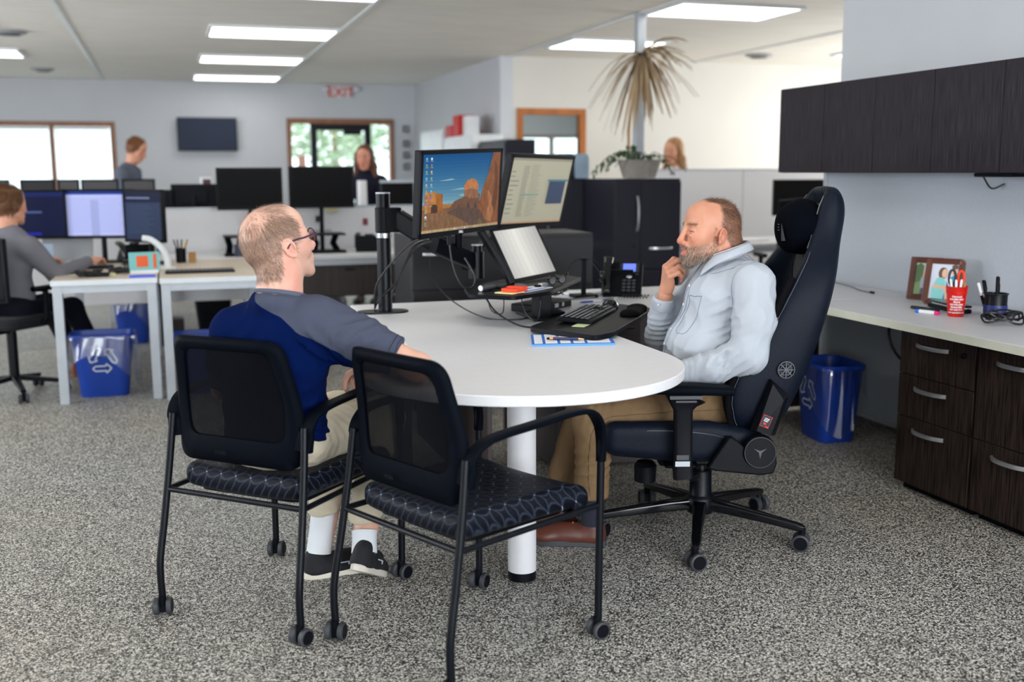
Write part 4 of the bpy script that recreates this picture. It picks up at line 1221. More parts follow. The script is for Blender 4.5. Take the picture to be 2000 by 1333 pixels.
MB().box2((-0.045, -0.01, 0), (-0.02, 0.01, 0.010)).build('plug', M['black_plastic'], t, bevel=0.002)

# keyboard on the lower deck
kb = thing('keyboard', 'black keyboard with pale lettering, propped on the keyboard deck', 'keyboard', (1.632, 4.02, TZ + 0.028), math.atan2(0.55, 0.41))
KW, KD = 0.44, 0.135
Tk = Matrix.Translation((0, 0, 0.012)) @ Matrix.Rotation(R(4), 4, 'X')
k0 = MB(Tk); k0.box2((-KW / 2, -KD / 2, -0.006), (KW / 2, KD / 2, 0.008)); k0.build('keyboard_base', M['black_plastic'], kb, bevel=0.003)
k1, k2 = MB(Tk), MB(Tk)
rows = [('f', 16), ('n', 15), ('q', 14), ('a', 13), ('z', 12), ('s', 8)]
for r_, (nm, n) in enumerate(rows):
    y = KD / 2 - 0.014 - r_ * 0.0205
    widths = {'f': [1] * 16, 'n': [1] * 13 + [2], 'q': [1.5] + [1] * 12 + [1.5], 'a': [1.8] + [1] * 11 + [2.2], 'z': [2.3] + [1] * 10 + [2.7], 's': [1.3, 1.3, 1.3, 6, 1.3, 1.3, 1.3, 1.2]}[nm]
    x = -KW / 2 + 0.008; tot = sum(widths); u = 0.285 / tot
    for w in widths:
        k1.box((x + u * w / 2, y, 0.0105), (u * w - 0.003, 0.0165, 0.006)); k2.box((x + u * w / 2 - 0.001, y + 0.002, 0.0137), (0.005, 0.005, 0.0004)); x += u * w
    for c_ in range(3):
        xx = -KW / 2 + 0.302 + c_ * 0.0185
        if r_ in (0, 1, 2, 5) or (r_ == 4 and c_ == 1):
            k1.box((xx + 0.008, y, 0.0105), (0.0155, 0.0165, 0.006)); k2.box((xx + 0.007, y + 0.002, 0.0137), (0.005, 0.004, 0.0004))
    for c_ in range(4):
        xx = -KW / 2 + 0.362 + c_ * 0.0185
        if r_ > 0:
            k1.box((xx + 0.008, y, 0.0105), (0.0155, 0.0165, 0.006)); k2.box((xx + 0.007, y + 0.002, 0.0137), (0.005, 0.006, 0.0004))
k1.build('keys', M['black_plastic'], kb, kind='stuff')
k2.build('key_lettering', M['white_print'], kb, kind='stuff')
for s in (-1, 1):
    MB(Tk).box2((s * 0.17 - 0.012, KD / 2 - 0.02, -0.018), (s * 0.17 + 0.012, KD / 2 - 0.012, -0.006)).build('prop_foot', M['black_plastic'], kb)
tag(MB().box2((-0.04, -0.02, 0), (0.05, 0.03, 0.002)).build('green_note', mat('pale_green_note', (190, 206, 150), 0.7)), 'pale green note half hidden under the keyboard', 'note')
bpy.data.objects['green_note'].matrix_world = rotz(R(50), (1.52, 3.80, TZ + 0.0285))
# mouse and wrist rest
s = SDF((-0.08, -0.06, -0.01), (0.08, 0.06, 0.06), 0.002)
s.ell((0, 0, 0.006), (0.062, 0.034, 0.030), 0.004); s.ell((-0.01, 0, 0.012), (0.045, 0.031, 0.03), 0.01); s.cut((0, 0, 0.0), (0, 0, -1))
V, F = s.mesh(1)
mo = thing('mouse', 'black computer mouse beside the right end of the keyboard', 'mouse', (1.83, 4.245, TZ + 0.030), R(50))
np_mesh('mouse_body', V, F, M['black_gloss'], mo)
MB().cyl((0.03, -0.003, 0.034), (0.03, 0.003, 0.034), 0.007, n=14).build('scroll_wheel', M['grey_rubber'], mo)
s = SDF((-0.16, -0.08, -0.01), (0.16, 0.08, 0.05), 0.003)
s.cap((-0.10, 0, 0.006), (0.10, 0.0, 0.006), 0.04, 0.036, 0.02, flat=((0, 0, 1), 0.42)); s.ell((0.085, 0, 0.010), (0.045, 0.042, 0.018), 0.02); s.ell((-0.09, 0.0, 0.010), (0.04, 0.036, 0.016), 0.02); s.cut((0, 0, 0), (0, 0, -1))
V, F = s.mesh(2)
wr = np_mesh('wrist_rest', V, F, M['suede']); wr.matrix_world = rotz(R(56), (1.865, 4.08, TZ + 0.0285))
tag(wr, 'soft black mouse wrist rest at the end of the keyboard deck', 'wrist rest')

# desk telephone
ph = thing('desk_phone', 'black desk telephone with a lit blue screen and handset on its left', 'telephone', (2.13, 4.84, TZ), R(-28))
Tp = Matrix.Translation((0, 0.01, 0.0)) @ Matrix.Rotation(R(50), 4, 'X')      # face leans back
MB(Tp).prism(rrect(0.20, 0.20, 0.015), -0.012, 0.014, Matrix.Translation((0.01, 0.105, 0))).build('phone_body', M['black_plastic'], ph, bevel=0.003)
MB().prism([(-0.09, 0), (0.09, 0), (0.075, 0.11), (-0.075, 0.11)], 0, 0.015, Matrix.Translation((0.01, 0, 0))).sweep([(0, 0.10, 0.01), (0, 0.075, 0.13)], rrect(0.13, 0.015, 0.004), (0, 1, 0)).build('stand', M['black_plastic'], ph, bevel=0.002)
MB(Tp).box2((-0.005, 0.135, 0.014), (0.098, 0.198, 0.017)).build('screen_surround', M['black_gloss'], ph)
MB(Tp).box2((0.012, 0.143, 0.017), (0.076, 0.190, 0.0178)).build('phone_screen', mat('blue_phone_screen', (98, 118, 226), 0.3, emis=0.8), ph)
kk = MB(Tp)
for i in range(3):
    for j in range(4):
        kk.box((0.022 + i * 0.024, 0.088 - j * 0.020, 0.017), (0.017, 0.012, 0.005))
for i in range(4):
    kk.box((0.0 + i * 0.028, 0.127, 0.0165), (0.016, 0.006, 0.004))
for j in range(4):
    kk.box((0.085, 0.183 - j * 0.013, 0.018), (0.010, 0.007, 0.003)); kk.box((0.004, 0.183 - j * 0.013, 0.018), (0.008, 0.007, 0.003))
kk.build('phone_keys', M['dark_grey'], ph, bevel=0.001, kind='stuff')
MB(Tp).ell((0.045, 0.112, 0.016), (0.016, 0.010, 0.005)).build('navigation_pad', M['silver'], ph)
MB(Tp).sweep(smooth_path([(-0.062, 0.0, 0.030), (-0.062, 0.03, 0.040), (-0.062, 0.105, 0.048), (-0.062, 0.18, 0.040), (-0.062, 0.21, 0.030)], 5), rrect(0.045, 0.026, 0.011, 4), Tp.to_3x3() @ Vector((0, 0, 1)) if False else (0, 0, 1), scale=[(1.1, 1.2)] * 4 + [(1, 1)] * 3 + [(0.82, 0.8)] * 7 + [(1, 1)] * 3 + [(1.1, 1.2)] * 4).build('handset', M['black_gloss'], ph, angle=60)
cp = [(-0.07 + 0.012 * cos(k * 0.9), -0.01 + 0.0035 * k * 0.6 - 0.05 + 0.012 * sin(k * .9) * .4, 0.012 + 0.008 * sin(k * 0.9)) for k in range(60)]
cp = [(0.02 + 0.0022 * k + 0.0, -0.035 - 0.012 * sin(k / 60 * 3.1) + 0.008 * cos(k * 0.9), 0.010 + 0.008 * sin(k * 0.9)) for k in range(60)]
MB().tube(cp, 0.0022, 6).build('coiled_cord', M['black_cable'], ph)
# headset on a stand
hs = thing('headset_stand', 'slim black stand with square base holding a headset', 'stand', (1.965, 4.90, TZ))
MB().box2((-0.06, -0.05, 0), (0.06, 0.05, 0.016)).build('stand_base', M['black_plastic'], hs, bevel=0.004)
MB().box2((-0.012, -0.006, 0.015), (0.012, 0.006, 0.19)).build('upright', M['black_metal'], hs, bevel=0.002)
MB().box2((-0.02, -0.012, 0.185), (0.02, 0.02, 0.192)).build('hook', M['black_metal'], hs, bevel=0.002)
h2 = thing('headset', 'black headset with a boom microphone hanging on its stand', 'headset', (1.965, 4.89, TZ + 0.115), R(-20))
MB().sweep([(0.085 * cos(a), 0, 0.075 * sin(a) + 0.005) for a in np.linspace(pi * 1.0, 0, 22)], rrect(0.003, 0.014, 0.001), (0, 1, 0)).build('headband', M['black_plastic'], h2)
MB().ell((0.088, 0, -0.01), (0.016, 0.028, 0.03)).build('ear_cushion', M['black_gloss'], h2)
MB().ell((-0.086, 0, -0.005), (0.008, 0.016, 0.022)).build('ear_pad', M['black_plastic'], h2)
MB().tube([(0.09, 0, -0.01), (0.03, -0.02, 0.07), (-0.04, -0.03, 0.105)], 0.0022, 6).build('microphone_boom', M['grey_rubber'], h2)
# docking station, papers and pens in the back corner
t = thing('docking_station', 'black docking box with a silver port face, on the desk under the shelf', 'docking station', (1.62, 4.55, TZ), R(38))
MB().box2((-0.15, -0.07, 0), (0.15, 0.07, 0.035)).build('dock_body', M['black_plastic'], t, bevel=0.005)
MB().box2((-0.13, -0.0715, 0.006), (-0.06, -0.0695, 0.028)).box2((0.0, -0.0715, 0.008), (0.03, -0.0695, 0.026)).build('ports', M['silver_paint'], t)
MB().cyl((0.07, -0.072, 0.018), (0.07, -0.068, 0.018), 0.01).build('port_ring', M['silver'], t)
t = thing('notebook', 'white notebook with a blue edge lying behind the headset stand', 'notebook', (2.03, 5.05, TZ), R(10))
MB().box2((-0.12, -0.06, 0.003), (0.12, 0.07, 0.010)).build('pages', M['paper'], t)
MB().box2((-0.121, -0.062, 0), (0.121, 0.071, 0.003)).build('cover', mat('blue_cover', (60, 96, 170), 0.5), t)
t = thing('paper_slip', 'small white slip of paper lying in front of the headset stand', 'paper', (1.90, 4.72, TZ + 0.0005), R(25))
MB().box2((-0.055, -0.03, 0), (0.055, 0.03, 0.001)).build('slip', M['paper'], t)
for k, (x, y, a) in enumerate(((1.845, 4.66, 10), (1.98, 4.70, 32))):
    q = pen('pen', (x, y, TZ + 0.0065), 0.13, 0.0042, mat('blue_pen', (40, 70, 190), 0.3), M['paper'], (0, R(90), R(a)), ['blue pen lying left of the white slip', 'blue pen lying on the white slip by the headset stand'][k])
rs = random.Random(9)
cl = []
for k in range(40):
    cl.append((1.75 + 0.10 * cos(k * 0.9) + rs.uniform(-.02, .02), 4.88 + 0.07 * sin(k * 0.9) + rs.uniform(-.02, .02), TZ + 0.01 + rs.uniform(0, 0.07)))
tag(MB().tube(smooth_path(cl, 4), 0.0035, 6).build('cable_tangle', M['black_cable']), 'tangle of black and grey cables behind the riser, by the headset stand', 'cable')
tag(MB().tube(smooth_path([(1.60, 4.62, TZ + 0.01), (1.72, 4.72, TZ + 0.012), (1.88, 4.80, TZ + 0.006), (1.98, 4.84, TZ + 0.006), (2.06, 4.88, TZ + 0.01)], 6), 0.0035, 6).build('network_cable', M['grey_cable']), 'grey cable running from the docking box to the telephone', 'cable')

# desk pad calendar and pen on the round end
PADM = rotz(0, (0, 0, 0))
pad = thing('desk_calendar_pad', 'blue and white planner pad lying on the round table end', 'note pad', (1.40, 3.63, TZ), math.atan2(3.489 - 3.555, 1.504 - 1.219))
w, h = 0.30, 0.235
MB().prism([(-w / 2, -h / 2), (w / 2, -h / 2), (w / 2 + 0.02, h / 2), (-w / 2 + 0.02, h / 2)], 0, 0.008).build('pad_body', mat('blue_pad_edge', (84, 146, 214), 0.6), pad)
pm_ = []
def pq(x0, y0, x1, y1): return [(x0, y0), (x1, y0), (x1, y1), (x0, y1)]
blue, wht = (30, 100, 186), (230, 232, 240)
pm_ = [(blue, pq(0, 0, 1, 1)), (wht, pq(.03, .06, .97, .97))]
for x in (.13, .31, .47, .64):
    pm_.append((blue, pq(x, .06, x + .035, .97)))
pm_.append((blue, pq(.955, .0, 1, 1)))
for x in (.05, .18, .36, .52, .70, .83):
    for y in (.25, .45, .65, .82):
        pm_.append(((176, 186, 206), pq(x, y, x + .08, y + .012)))
q = MB()
for i, (col, pl) in enumerate(pm_):
    q.add([(-w / 2 + p[0] * w + 0.02 * p[1], -h / 2 + p[1] * h, 0.0082 + i * 0.00004) for p in pl], [tuple(range(len(pl)))], srgb(*col))
q.build('printed_sheet', VM, pad, angle=180)
pn = thing('ballpoint_pen', 'navy pen with rose-gold ends and a stylus tip on the planner pad', 'pen', (1.375, 3.597, TZ + 0.0145), math.atan2(3.568 - 3.625, 1.437 - 1.311) )
MB().cyl((-0.048, 0, 0), (0.045, 0, 0), 0.0055, n=14).build('barrel', mat('navy_barrel', (34, 44, 84), 0.35), pn)
gold = mat('rose_gold', (222, 158, 110), 0.25, metal=0.9)
MB().cyl((-0.060, 0, 0), (-0.048, 0, 0), 0.0056, n=14).build('upper_ring', gold, pn)
MB().cyl((0.045, 0, 0), (0.066, 0, 0), 0.0052, 0.0015, n=14).build('tip', gold, pn)
MB().ell((-0.064, 0, 0), (0.008, 0.0045, 0.0045)).build('stylus_tip', M['black_plastic'], pn)
MB().box((-0.03, 0, 0.0065), (0.034, 0.002, 0.0015)).build('clip', gold, pn)

# ------------------------------------------------------------------ mesh-back guest chairs on casters
def lattice_fabric():
    """black seat cloth with a lighter lattice of pointed ovals and pale crossing dots"""
    m = bpy.data.materials.new('lattice_seat_fabric'); m.use_nodes = True
    nt = m.node_tree; b = nt.nodes['Principled BSDF']
    tc = node(nt, 'ShaderNodeTexCoord'); sp = node(nt, 'ShaderNodeSeparateXYZ'); nt.links.new(tc.outputs['Object'], sp.inputs[0])
    def mth(op, a, b_=None, c=None):
        n = node(nt, 'ShaderNodeMath', operation=op)
        for i, x in enumerate((a, b_, c)):
            if x is None: continue
            if isinstance(x, (int, float)): n.inputs[i].default_value = x
            else: nt.links.new(x, n.inputs[i])
        return n.outputs[0]
    k = pi / 0.056
    # project the side skirts too: x+z and y+z
    u = mth('MULTIPLY', mth('ADD', sp.outputs[0], mth('MULTIPLY', sp.outputs[2], 0.7)), k)
    v = mth('MULTIPLY', mth('ADD', sp.outputs[1], mth('MULTIPLY', sp.outputs[2], 0.7)), k)
    su, sv = mth('SINE', u), mth('SINE', v)
    # interlaced circles: |x - a*sin| contours
    def wave(a, s_):
        # distance of fractional coordinate to a sinusoid, both signs
        fr = mth('SUBTRACT', mth('FRACT', mth('DIVIDE', a, pi)), 0.5)
        return mth('ABSOLUTE', mth('SUBTRACT', mth('ABSOLUTE', fr), mth('SUBTRACT', 0.5, mth('MULTIPLY', mth('ABSOLUTE', s_), 0.27))))
    w1 = mth('MINIMUM', wave(u, sv), wave(v, su))
    line = mth('SUBTRACT', 1.0, mth('MINIMUM', mth('MULTIPLY', w1, 14.0), 1.0))
    dot = mth('GREATER_THAN', mth('MULTIPLY', mth('ABSOLUTE', mth('COSINE', u)), mth('ABSOLUTE', mth('COSINE', v))), 0.985)
    dotx = mth('LESS_THAN', mth('ADD', mth('MULTIPLY', su, su), mth('MULTIPLY', sv, sv)), 0.012)
    r = node(nt, 'ShaderNodeMix', data_type='RGBA'); r.inputs[6].default_value = srgb(7, 10, 21); r.inputs[7].default_value = srgb(50, 58, 74)
    nt.links.new(mth('MULTIPLY', line, 0.8), r.inputs[0])
    r2 = node(nt, 'ShaderNodeMix', data_type='RGBA'); r2.inputs[7].default_value = srgb(150, 158, 172)
    nt.links.new(dotx, r2.inputs[0]); nt.links.new(r.outputs[2], r2.inputs[6])
    nt.links.new(r2.outputs[2], b.inputs['Base Color'])
    b.inputs['Roughness'].default_value = 0.5
    b.inputs['Specular IOR Level'].default_value = 0.15
    n2 = node(nt, 'ShaderNodeTexNoise'); n2.inputs['Scale'].default_value = 600; nt.links.new(tc.outputs['Object'], n2.inputs['Vector'])
    bp = node(nt, 'ShaderNodeBump'); bp.inputs['Strength'].default_value = 0.25; bp.inputs['Distance'].default_value = 0.001
    nt.links.new(n2.outputs[0], bp.inputs['Height']); nt.links.new(bp.outputs[0], b.inputs['Normal'])
    return m

def mesh_cloth():
    """see-through woven mesh: tiny holes between black threads"""
    m = bpy.data.materials.new('see_through_mesh'); m.use_nodes = True
    nt = m.node_tree; nt.nodes.clear()
    o = node(nt, 'ShaderNodeOutputMaterial'); mx = node(nt, 'ShaderNodeMixShader'); t = node(nt, 'ShaderNodeBsdfTransparent')
    p = node(nt, 'ShaderNodeBsdfPrincipled'); p.inputs['Base Color'].default_value = srgb(3, 4, 10); p.inputs['Roughness'].default_value = 0.8; p.inputs['Specular IOR Level'].default_value = 0.08
    tc = node(nt, 'ShaderNodeTexCoord'); sp = node(nt, 'ShaderNodeSeparateXYZ'); nt.links.new(tc.outputs['Object'], sp.inputs[0])
    outs = []
    for i, f in ((1, 2 * pi / 0.0042), (2, 2 * pi / 0.0034)):
        a = node(nt, 'ShaderNodeMath', operation='MULTIPLY'); a.inputs[1].default_value = f; nt.links.new(sp.outputs[i], a.inputs[0])
        s_ = node(nt, 'ShaderNodeMath', operation='SINE'); nt.links.new(a.outputs[0], s_.inputs[0]); outs.append(s_)
    ml = node(nt, 'ShaderNodeMath', operation='MINIMUM'); nt.links.new(outs[0].outputs[0], ml.inputs[0]); nt.links.new(outs[1].outputs[0], ml.inputs[1])
    g = node(nt, 'ShaderNodeMath', operation='LESS_THAN'); g.inputs[1].default_value = 0.74; nt.links.new(ml.outputs[0], g.inputs[0])
    nt.links.new(g.outputs[0], mx.inputs[0]); nt.links.new(t.outputs[0], mx.inputs[1]); nt.links.new(p.outputs[0], mx.inputs[2]); nt.links.new(mx.outputs[0], o.inputs[0])
    return m
M['lattice'] = lattice_fabric()
M['mesh'] = mesh_cloth()

def loop_rr(hw, z0, z1, r, wtop, n=8):
    """rounded loop in (y, z): bottom half-width hw, top half-width wtop"""
    zm = (z0 + z1) / 2
    c = [(hw, z0), (hw * 1.03, z0 + (z1 - z0) * 0.42), (wtop, z1), (-wtop, z1), (-hw * 1.03, z0 + (z1 - z0) * 0.42), (-hw, z0)]
    out = []
    m = len(c)
    for i in range(m):
        a, b, d = Vector(c[i - 1]), Vector(c[i]), Vector(c[(i + 1) % m])
        u, v = (a - b).normalized(), (d - b).normalized()
        rr_ = r * (0.8 if i in (1, 4) else 1.0)
        p0, p2 = b + u * rr_, b + v * rr_
        for k in range(n):
            t = k / (n - 1)
            out.append(tuple(p0.lerp(b, t).lerp(b.lerp(p2, t), t)))
    return out

def back_surface(y, z):
    """x of the curved backrest at (y, z) in chair space"""
    t = (z - 0.48) / 0.42
    return -0.195 - 0.035 * t - 0.05 * (1 - (y / 0.25) ** 2) * (0.7 + 0.3 * t) + 0.02 * sin(pi * min(max(t, 0), 1))

def caster(parent, x, y, z, a, name='caster', r=0.027, w=0.017, gap=0.011):
    Q = rotz(a, (x, y, 0))
    c = MB(Q).tube([(0.006, 0, z), (0.0, 0, z - 0.035), (-0.004, 0, r + 0.008)], [0.011, 0.013, 0.010], 12).box((0, 0, r), (0.02, 2 * gap - 0.002, r * 1.3)).build(name, M['black_plastic'], parent)
    for s in (-1, 1):
        y0 = s * gap
        wl = MB(Q)
        wl.tube([(0, y0, r), (0, y0 + s * w * 0.2, r), (0, y0 + s * w * 0.85, r), (0, y0 + s * w, r)], [r - 0.003, r, r, r - 0.004], 26).build('wheel', M['grey_rubber'], c, angle=50)
        MB(Q).tube([(0, y0 + s * w * 0.9, r), (0, y0 + s * (w + 0.002), r)], [r - 0.005, r - 0.008], 26).build('wheel_cap', M['black_plastic'], c, angle=50)
    return c

def guest_chair(label, loc, rz):
    t = thing('guest_chair', label, 'chair', loc, rz, 'mesh-back guest chairs at the desk')
    # seat
    s = SDF((-0.27, -0.29, 0.37), (0.31, 0.29, 0.50), 0.006)
    X, Y, Z = s.ax[0][:, None, None], s.ax[1][None, :, None], s.ax[2][None, None, :]
    hwy = 0.232 + 0.012 * (X / 0.25)
    zc = 0.428 - 0.022 * np.clip((X - 0.16) / 0.12, 0, 1) ** 2 + 0.010 * (Y / 0.22) ** 2
    q = [np.abs(X - 0.03) - 0.21, np.abs(Y) - hwy + 0.03, np.abs(Z - zc) - 0.006]
    d = np.sqrt(np.maximum(q[0], 0) ** 2 + np.maximum(q[1], 0) ** 2 + np.maximum(q[2], 0) ** 2) + np.minimum(np.maximum(np.maximum(q[0], q[1]), q[2]), 0) - 0.032
    s.D = d.astype('f')
    V, F = s.mesh(2)
    np_mesh('seat', V, F, M['lattice'], t)
    MB().prism([(p[0] + 0.02, p[1]) for p in rrect(0.40, 0.40, 0.05)], 0.385, 0.40).build('seat_pan', M['black_plastic'], t, bevel=0.003)
    # backrest
    o = loop_rr(0.225, 0.495, 0.885, 0.05, 0.196)
    i = loop_rr(0.178, 0.575, 0.848, 0.04, 0.156)
    n = len(o)
    def ring(L, dx, k=1.0):
        return [(back_surface(y * k, z) + dx, y * k, z) for y, z in L]
    mid = [((a[0] * .55 + b[0] * .45), (a[1] * .55 + b[1] * .45)) for a, b in zip(o, i)]
    loops = [ring(o, -0.006), ring(o, 0.008), ring(mid, 0.014), ring(i, 0.006), ring(i, -0.006), ring(mid, -0.018)]
    vs = [p for L in loops for p in L]; m_ = len(loops)
    MB().add(vs, [(r_ * n + k, r_ * n + (k + 1) % n, ((r_ + 1) % m_) * n + (k + 1) % n, ((r_ + 1) % m_) * n + k) for r_ in range(m_) for k in range(n)]).build('back_frame', M['black_frame'], t, angle=70)
    ms = MB(); ctr = (0.0, 0.71)
    rings = [[(ctr[0] + (y - ctr[0]) * f, ctr[1] + (z - ctr[1]) * f) for y, z in i] for f in (1.03, 0.8, 0.6, 0.4, 0.2, 0.001)]
    ms.add([(back_surface(y, z) + 0.001, y, z) for L in rings for y, z in L], [(r_ * n + k, r_ * n + (k + 1) % n, (r_ + 1) * n + (k + 1) % n, (r_ + 1) * n + k) for r_ in range(5) for k in range(n)])
    ms.build('back_mesh', M['mesh'], t, angle=180)
    text_mesh('embossed_mark', 'HON', 0.017, M['black_metal'], t, frame((0, -1, 0), (0, 0, 1), (-1, 0, 0), (back_surface(0.02, 0.53) - 0.0165, 0.04, 0.528)), 0.0006)
    # legs: straight front legs, cranked rear legs, casters as sub-parts
    for s_ in (1, -1):
        fl = MB().tube(smooth_path([(0.282, s_ * 0.262, 0.055), (0.284, s_ * 0.263, 0.30), (0.286, s_ * 0.264, 0.52), (0.288, s_ * 0.264, 0.60)], 4), 0.0115, 14).build('leg', M['black_metal'], t)
        caster(fl, 0.282, s_ * 0.262, 0.065, R(200 if s_ > 0 else 165))
        rl = MB().tube(smooth_path([(-0.285, s_ * 0.262, 0.055), (-0.288, s_ * 0.262, 0.13), (-0.283, s_ * 0.262, 0.19), (-0.262, s_ * 0.258, 0.30), (-0.232, s_ * 0.252, 0.48), (-0.212, s_ * 0.246, 0.63)], 5), 0.0115, 14).build('leg', M['black_metal'], t)
        caster(rl, -0.285, s_ * 0.262, 0.065, R(215 if s_ > 0 else 170))
        MB().tube([(-0.245, s_ * 0.255, 0.395), (0.284, s_ * 0.262, 0.405)], 0.009, 10).build('side_rail', M['black_metal'], t)
        # arm: flared root on the back frame, flat arch, drops to the front leg
        path = [(-0.205, s_ * 0.236, 0.56), (-0.203, s_ * 0.245, 0.61), (-0.185, s_ * 0.256, 0.655), (-0.13, s_ * 0.268, 0.680), (0.02, s_ * 0.274, 0.692), (0.16, s_ * 0.273, 0.700), (0.235, s_ * 0.270, 0.688), (0.275, s_ * 0.266, 0.645), (0.287, s_ * 0.264, 0.59), (0.286, s_ * 0.264, 0.535)]
        P = smooth_path(path, 5)
        ups, scs = [], []
        for k, p in enumerate(P):
            f = k / (len(P) - 1)
            ups.append((-1, 0, 0.05) if f < 0.12 else (1, 0, 0.1) if f > 0.80 else (-0.4, 0, 1) if f < 0.3 else (0, 0, 1) if f < 0.65 else (0.6, 0, 0.8))
            w_ = 1.35 if f < 0.1 else 1.35 - (f - 0.1) * 2.2 if f < 0.25 else 1.02 if f < 0.75 else 1.02 - (f - 0.75) * 1.9
            h_ = 1.8 - f * 4 if f < 0.2 else 1.0 if f < 0.8 else 1.0 + (f - 0.8) * 3.2
            scs.append((w_, h_))
        MB().sweep(P, rrect(0.042, 0.015, 0.006, 3), ups, scs).build('armrest', M['black_frame'], t, angle=60)
    MB().tube([(-0.245, -0.255, 0.395), (-0.245, 0.255, 0.395)], 0.009, 10).build('cross_bar', M['black_metal'], t)
    MB().tube([(0.20, -0.26, 0.395), (0.20, 0.26, 0.395)], 0.009, 10).build('cross_bar', M['black_metal'], t)
    return t
ch1 = guest_chair('black mesh-back guest chair with the young man sitting in it', (0.32, 3.36, 0), R(46.8))
ch2 = dup(ch1, (0.787, 2.863, 0), R(25.6), 'empty black mesh-back guest chair nearest the camera, with a patterned seat')

# ------------------------------------------------------------------ high-backed reclining chair
GS, GA = Vector((1.80, 3.49, 0)), R(163)
g = thing('gaming_chair', 'tall black leatherette reclining chair the bearded man sits in', 'chair', GS, GA)
HUB = (-0.075, -0.01)
Gi = rotz(GA, GS).inverted()
star = MB()
cst = []
for a in (-120, -48, 24, 96, 168):
    wa = R(a) - GA
    dx, dy = cos(wa), sin(wa)
    p = [(HUB[0] + dx * q, HUB[1] + dy * q, z) for q, z in ((0.03, 0.118), (0.12, 0.112), (0.27, 0.096), (0.37, 0.084), (0.395, 0.080))]
    leg = MB().sweep(p, rrect(0.05, 0.036, 0.008, 3), (0, 0, 1), [(1.0, 1.2), (0.95, 1.1), (0.75, 0.85), (0.65, 0.75), (0.45, 0.5)]).build('base_leg', M['black_gloss'], g, angle=50)
    caster(leg, HUB[0] + dx * 0.385, HUB[1] + dy * 0.385, 0.082, wa + R(60 + a), r=0.031, w=0.02, gap=0.012)
MB().lathe([(0.05, 0.085), (0.055, 0.10), (0.055, 0.14), (0.046, 0.15), (0.042, 0.155), (0.040, 0.245), (0.036, 0.25), (0.001, 0.25)], (HUB[0], HUB[1], 0)).build('column_cover', M['black_metal'], g, angle=50)
MB().cyl((HUB[0], HUB[1], 0.24), (HUB[0], HUB[1], 0.315), 0.024).build('gas_column', M['black_gloss'], g)
MB().box2((-0.20, -0.10, 0.29), (0.10, 0.10, 0.335)).box2((-0.02, -0.22, 0.315), (0.10, 0.22, 0.335)).build('mechanism', M['black_metal'], g, bevel=0.01)
MB().tube([(0.02, 0.19, 0.30), (-0.01, 0.16, 0.26), (-0.05, 0.05, 0.235)], 0.011, 8).build('lever', M['black_metal'], g)
MB().lathe([(0.04, 0), (0.042, 0.06), (0.03, 0.075)], (0.14, 0.02, 0.215)).build('tension_knob', M['black_plastic'], g)
# seat: cushion with raised bolsters
s = SDF((-0.33, -0.31, 0.30), (0.38, 0.31, 0.56), 0.007)
X, Y, Z = s.ax[0][:, None, None], s.ax[1][None, :, None], s.ax[2][None, None, :]
top = 0.448 + 0.045 * np.clip((np.abs(Y) - 0.16) / 0.08, 0, 1) ** 1.5 - 0.05 * np.clip((-X - 0.05) / 0.25, 0, 1)
bot = 0.352 + 0.03 * np.clip((X - 0.05) / 0.3, 0, 1)
zc, hz = (top + bot) / 2, (top - bot) / 2
q = [np.abs(X - 0.035) - 0.245, np.abs(Y) - 0.235, np.abs(Z - zc) - hz + 0.035]
s.D = (np.sqrt(sum(np.maximum(k, 0) ** 2 for k in q)) + np.minimum(np.maximum(np.maximum(q[0], q[1]), q[2]), 0) - 0.04).astype('f')
V, F = s.mesh(3)
np_mesh('seat', V, F, M['leather'], g)
MB().tube(smooth_path([(-0.20, 0.272, 0.38), (-0.10, 0.273, 0.44), (0.02, 0.273, 0.462), (0.16, 0.272, 0.468), (0.26, 0.262, 0.455), (0.30, 0.25, 0.42), (0.29, 0.255, 0.39)], 5), 0.0022, 6).build('seat_piping', M['thread'], g)
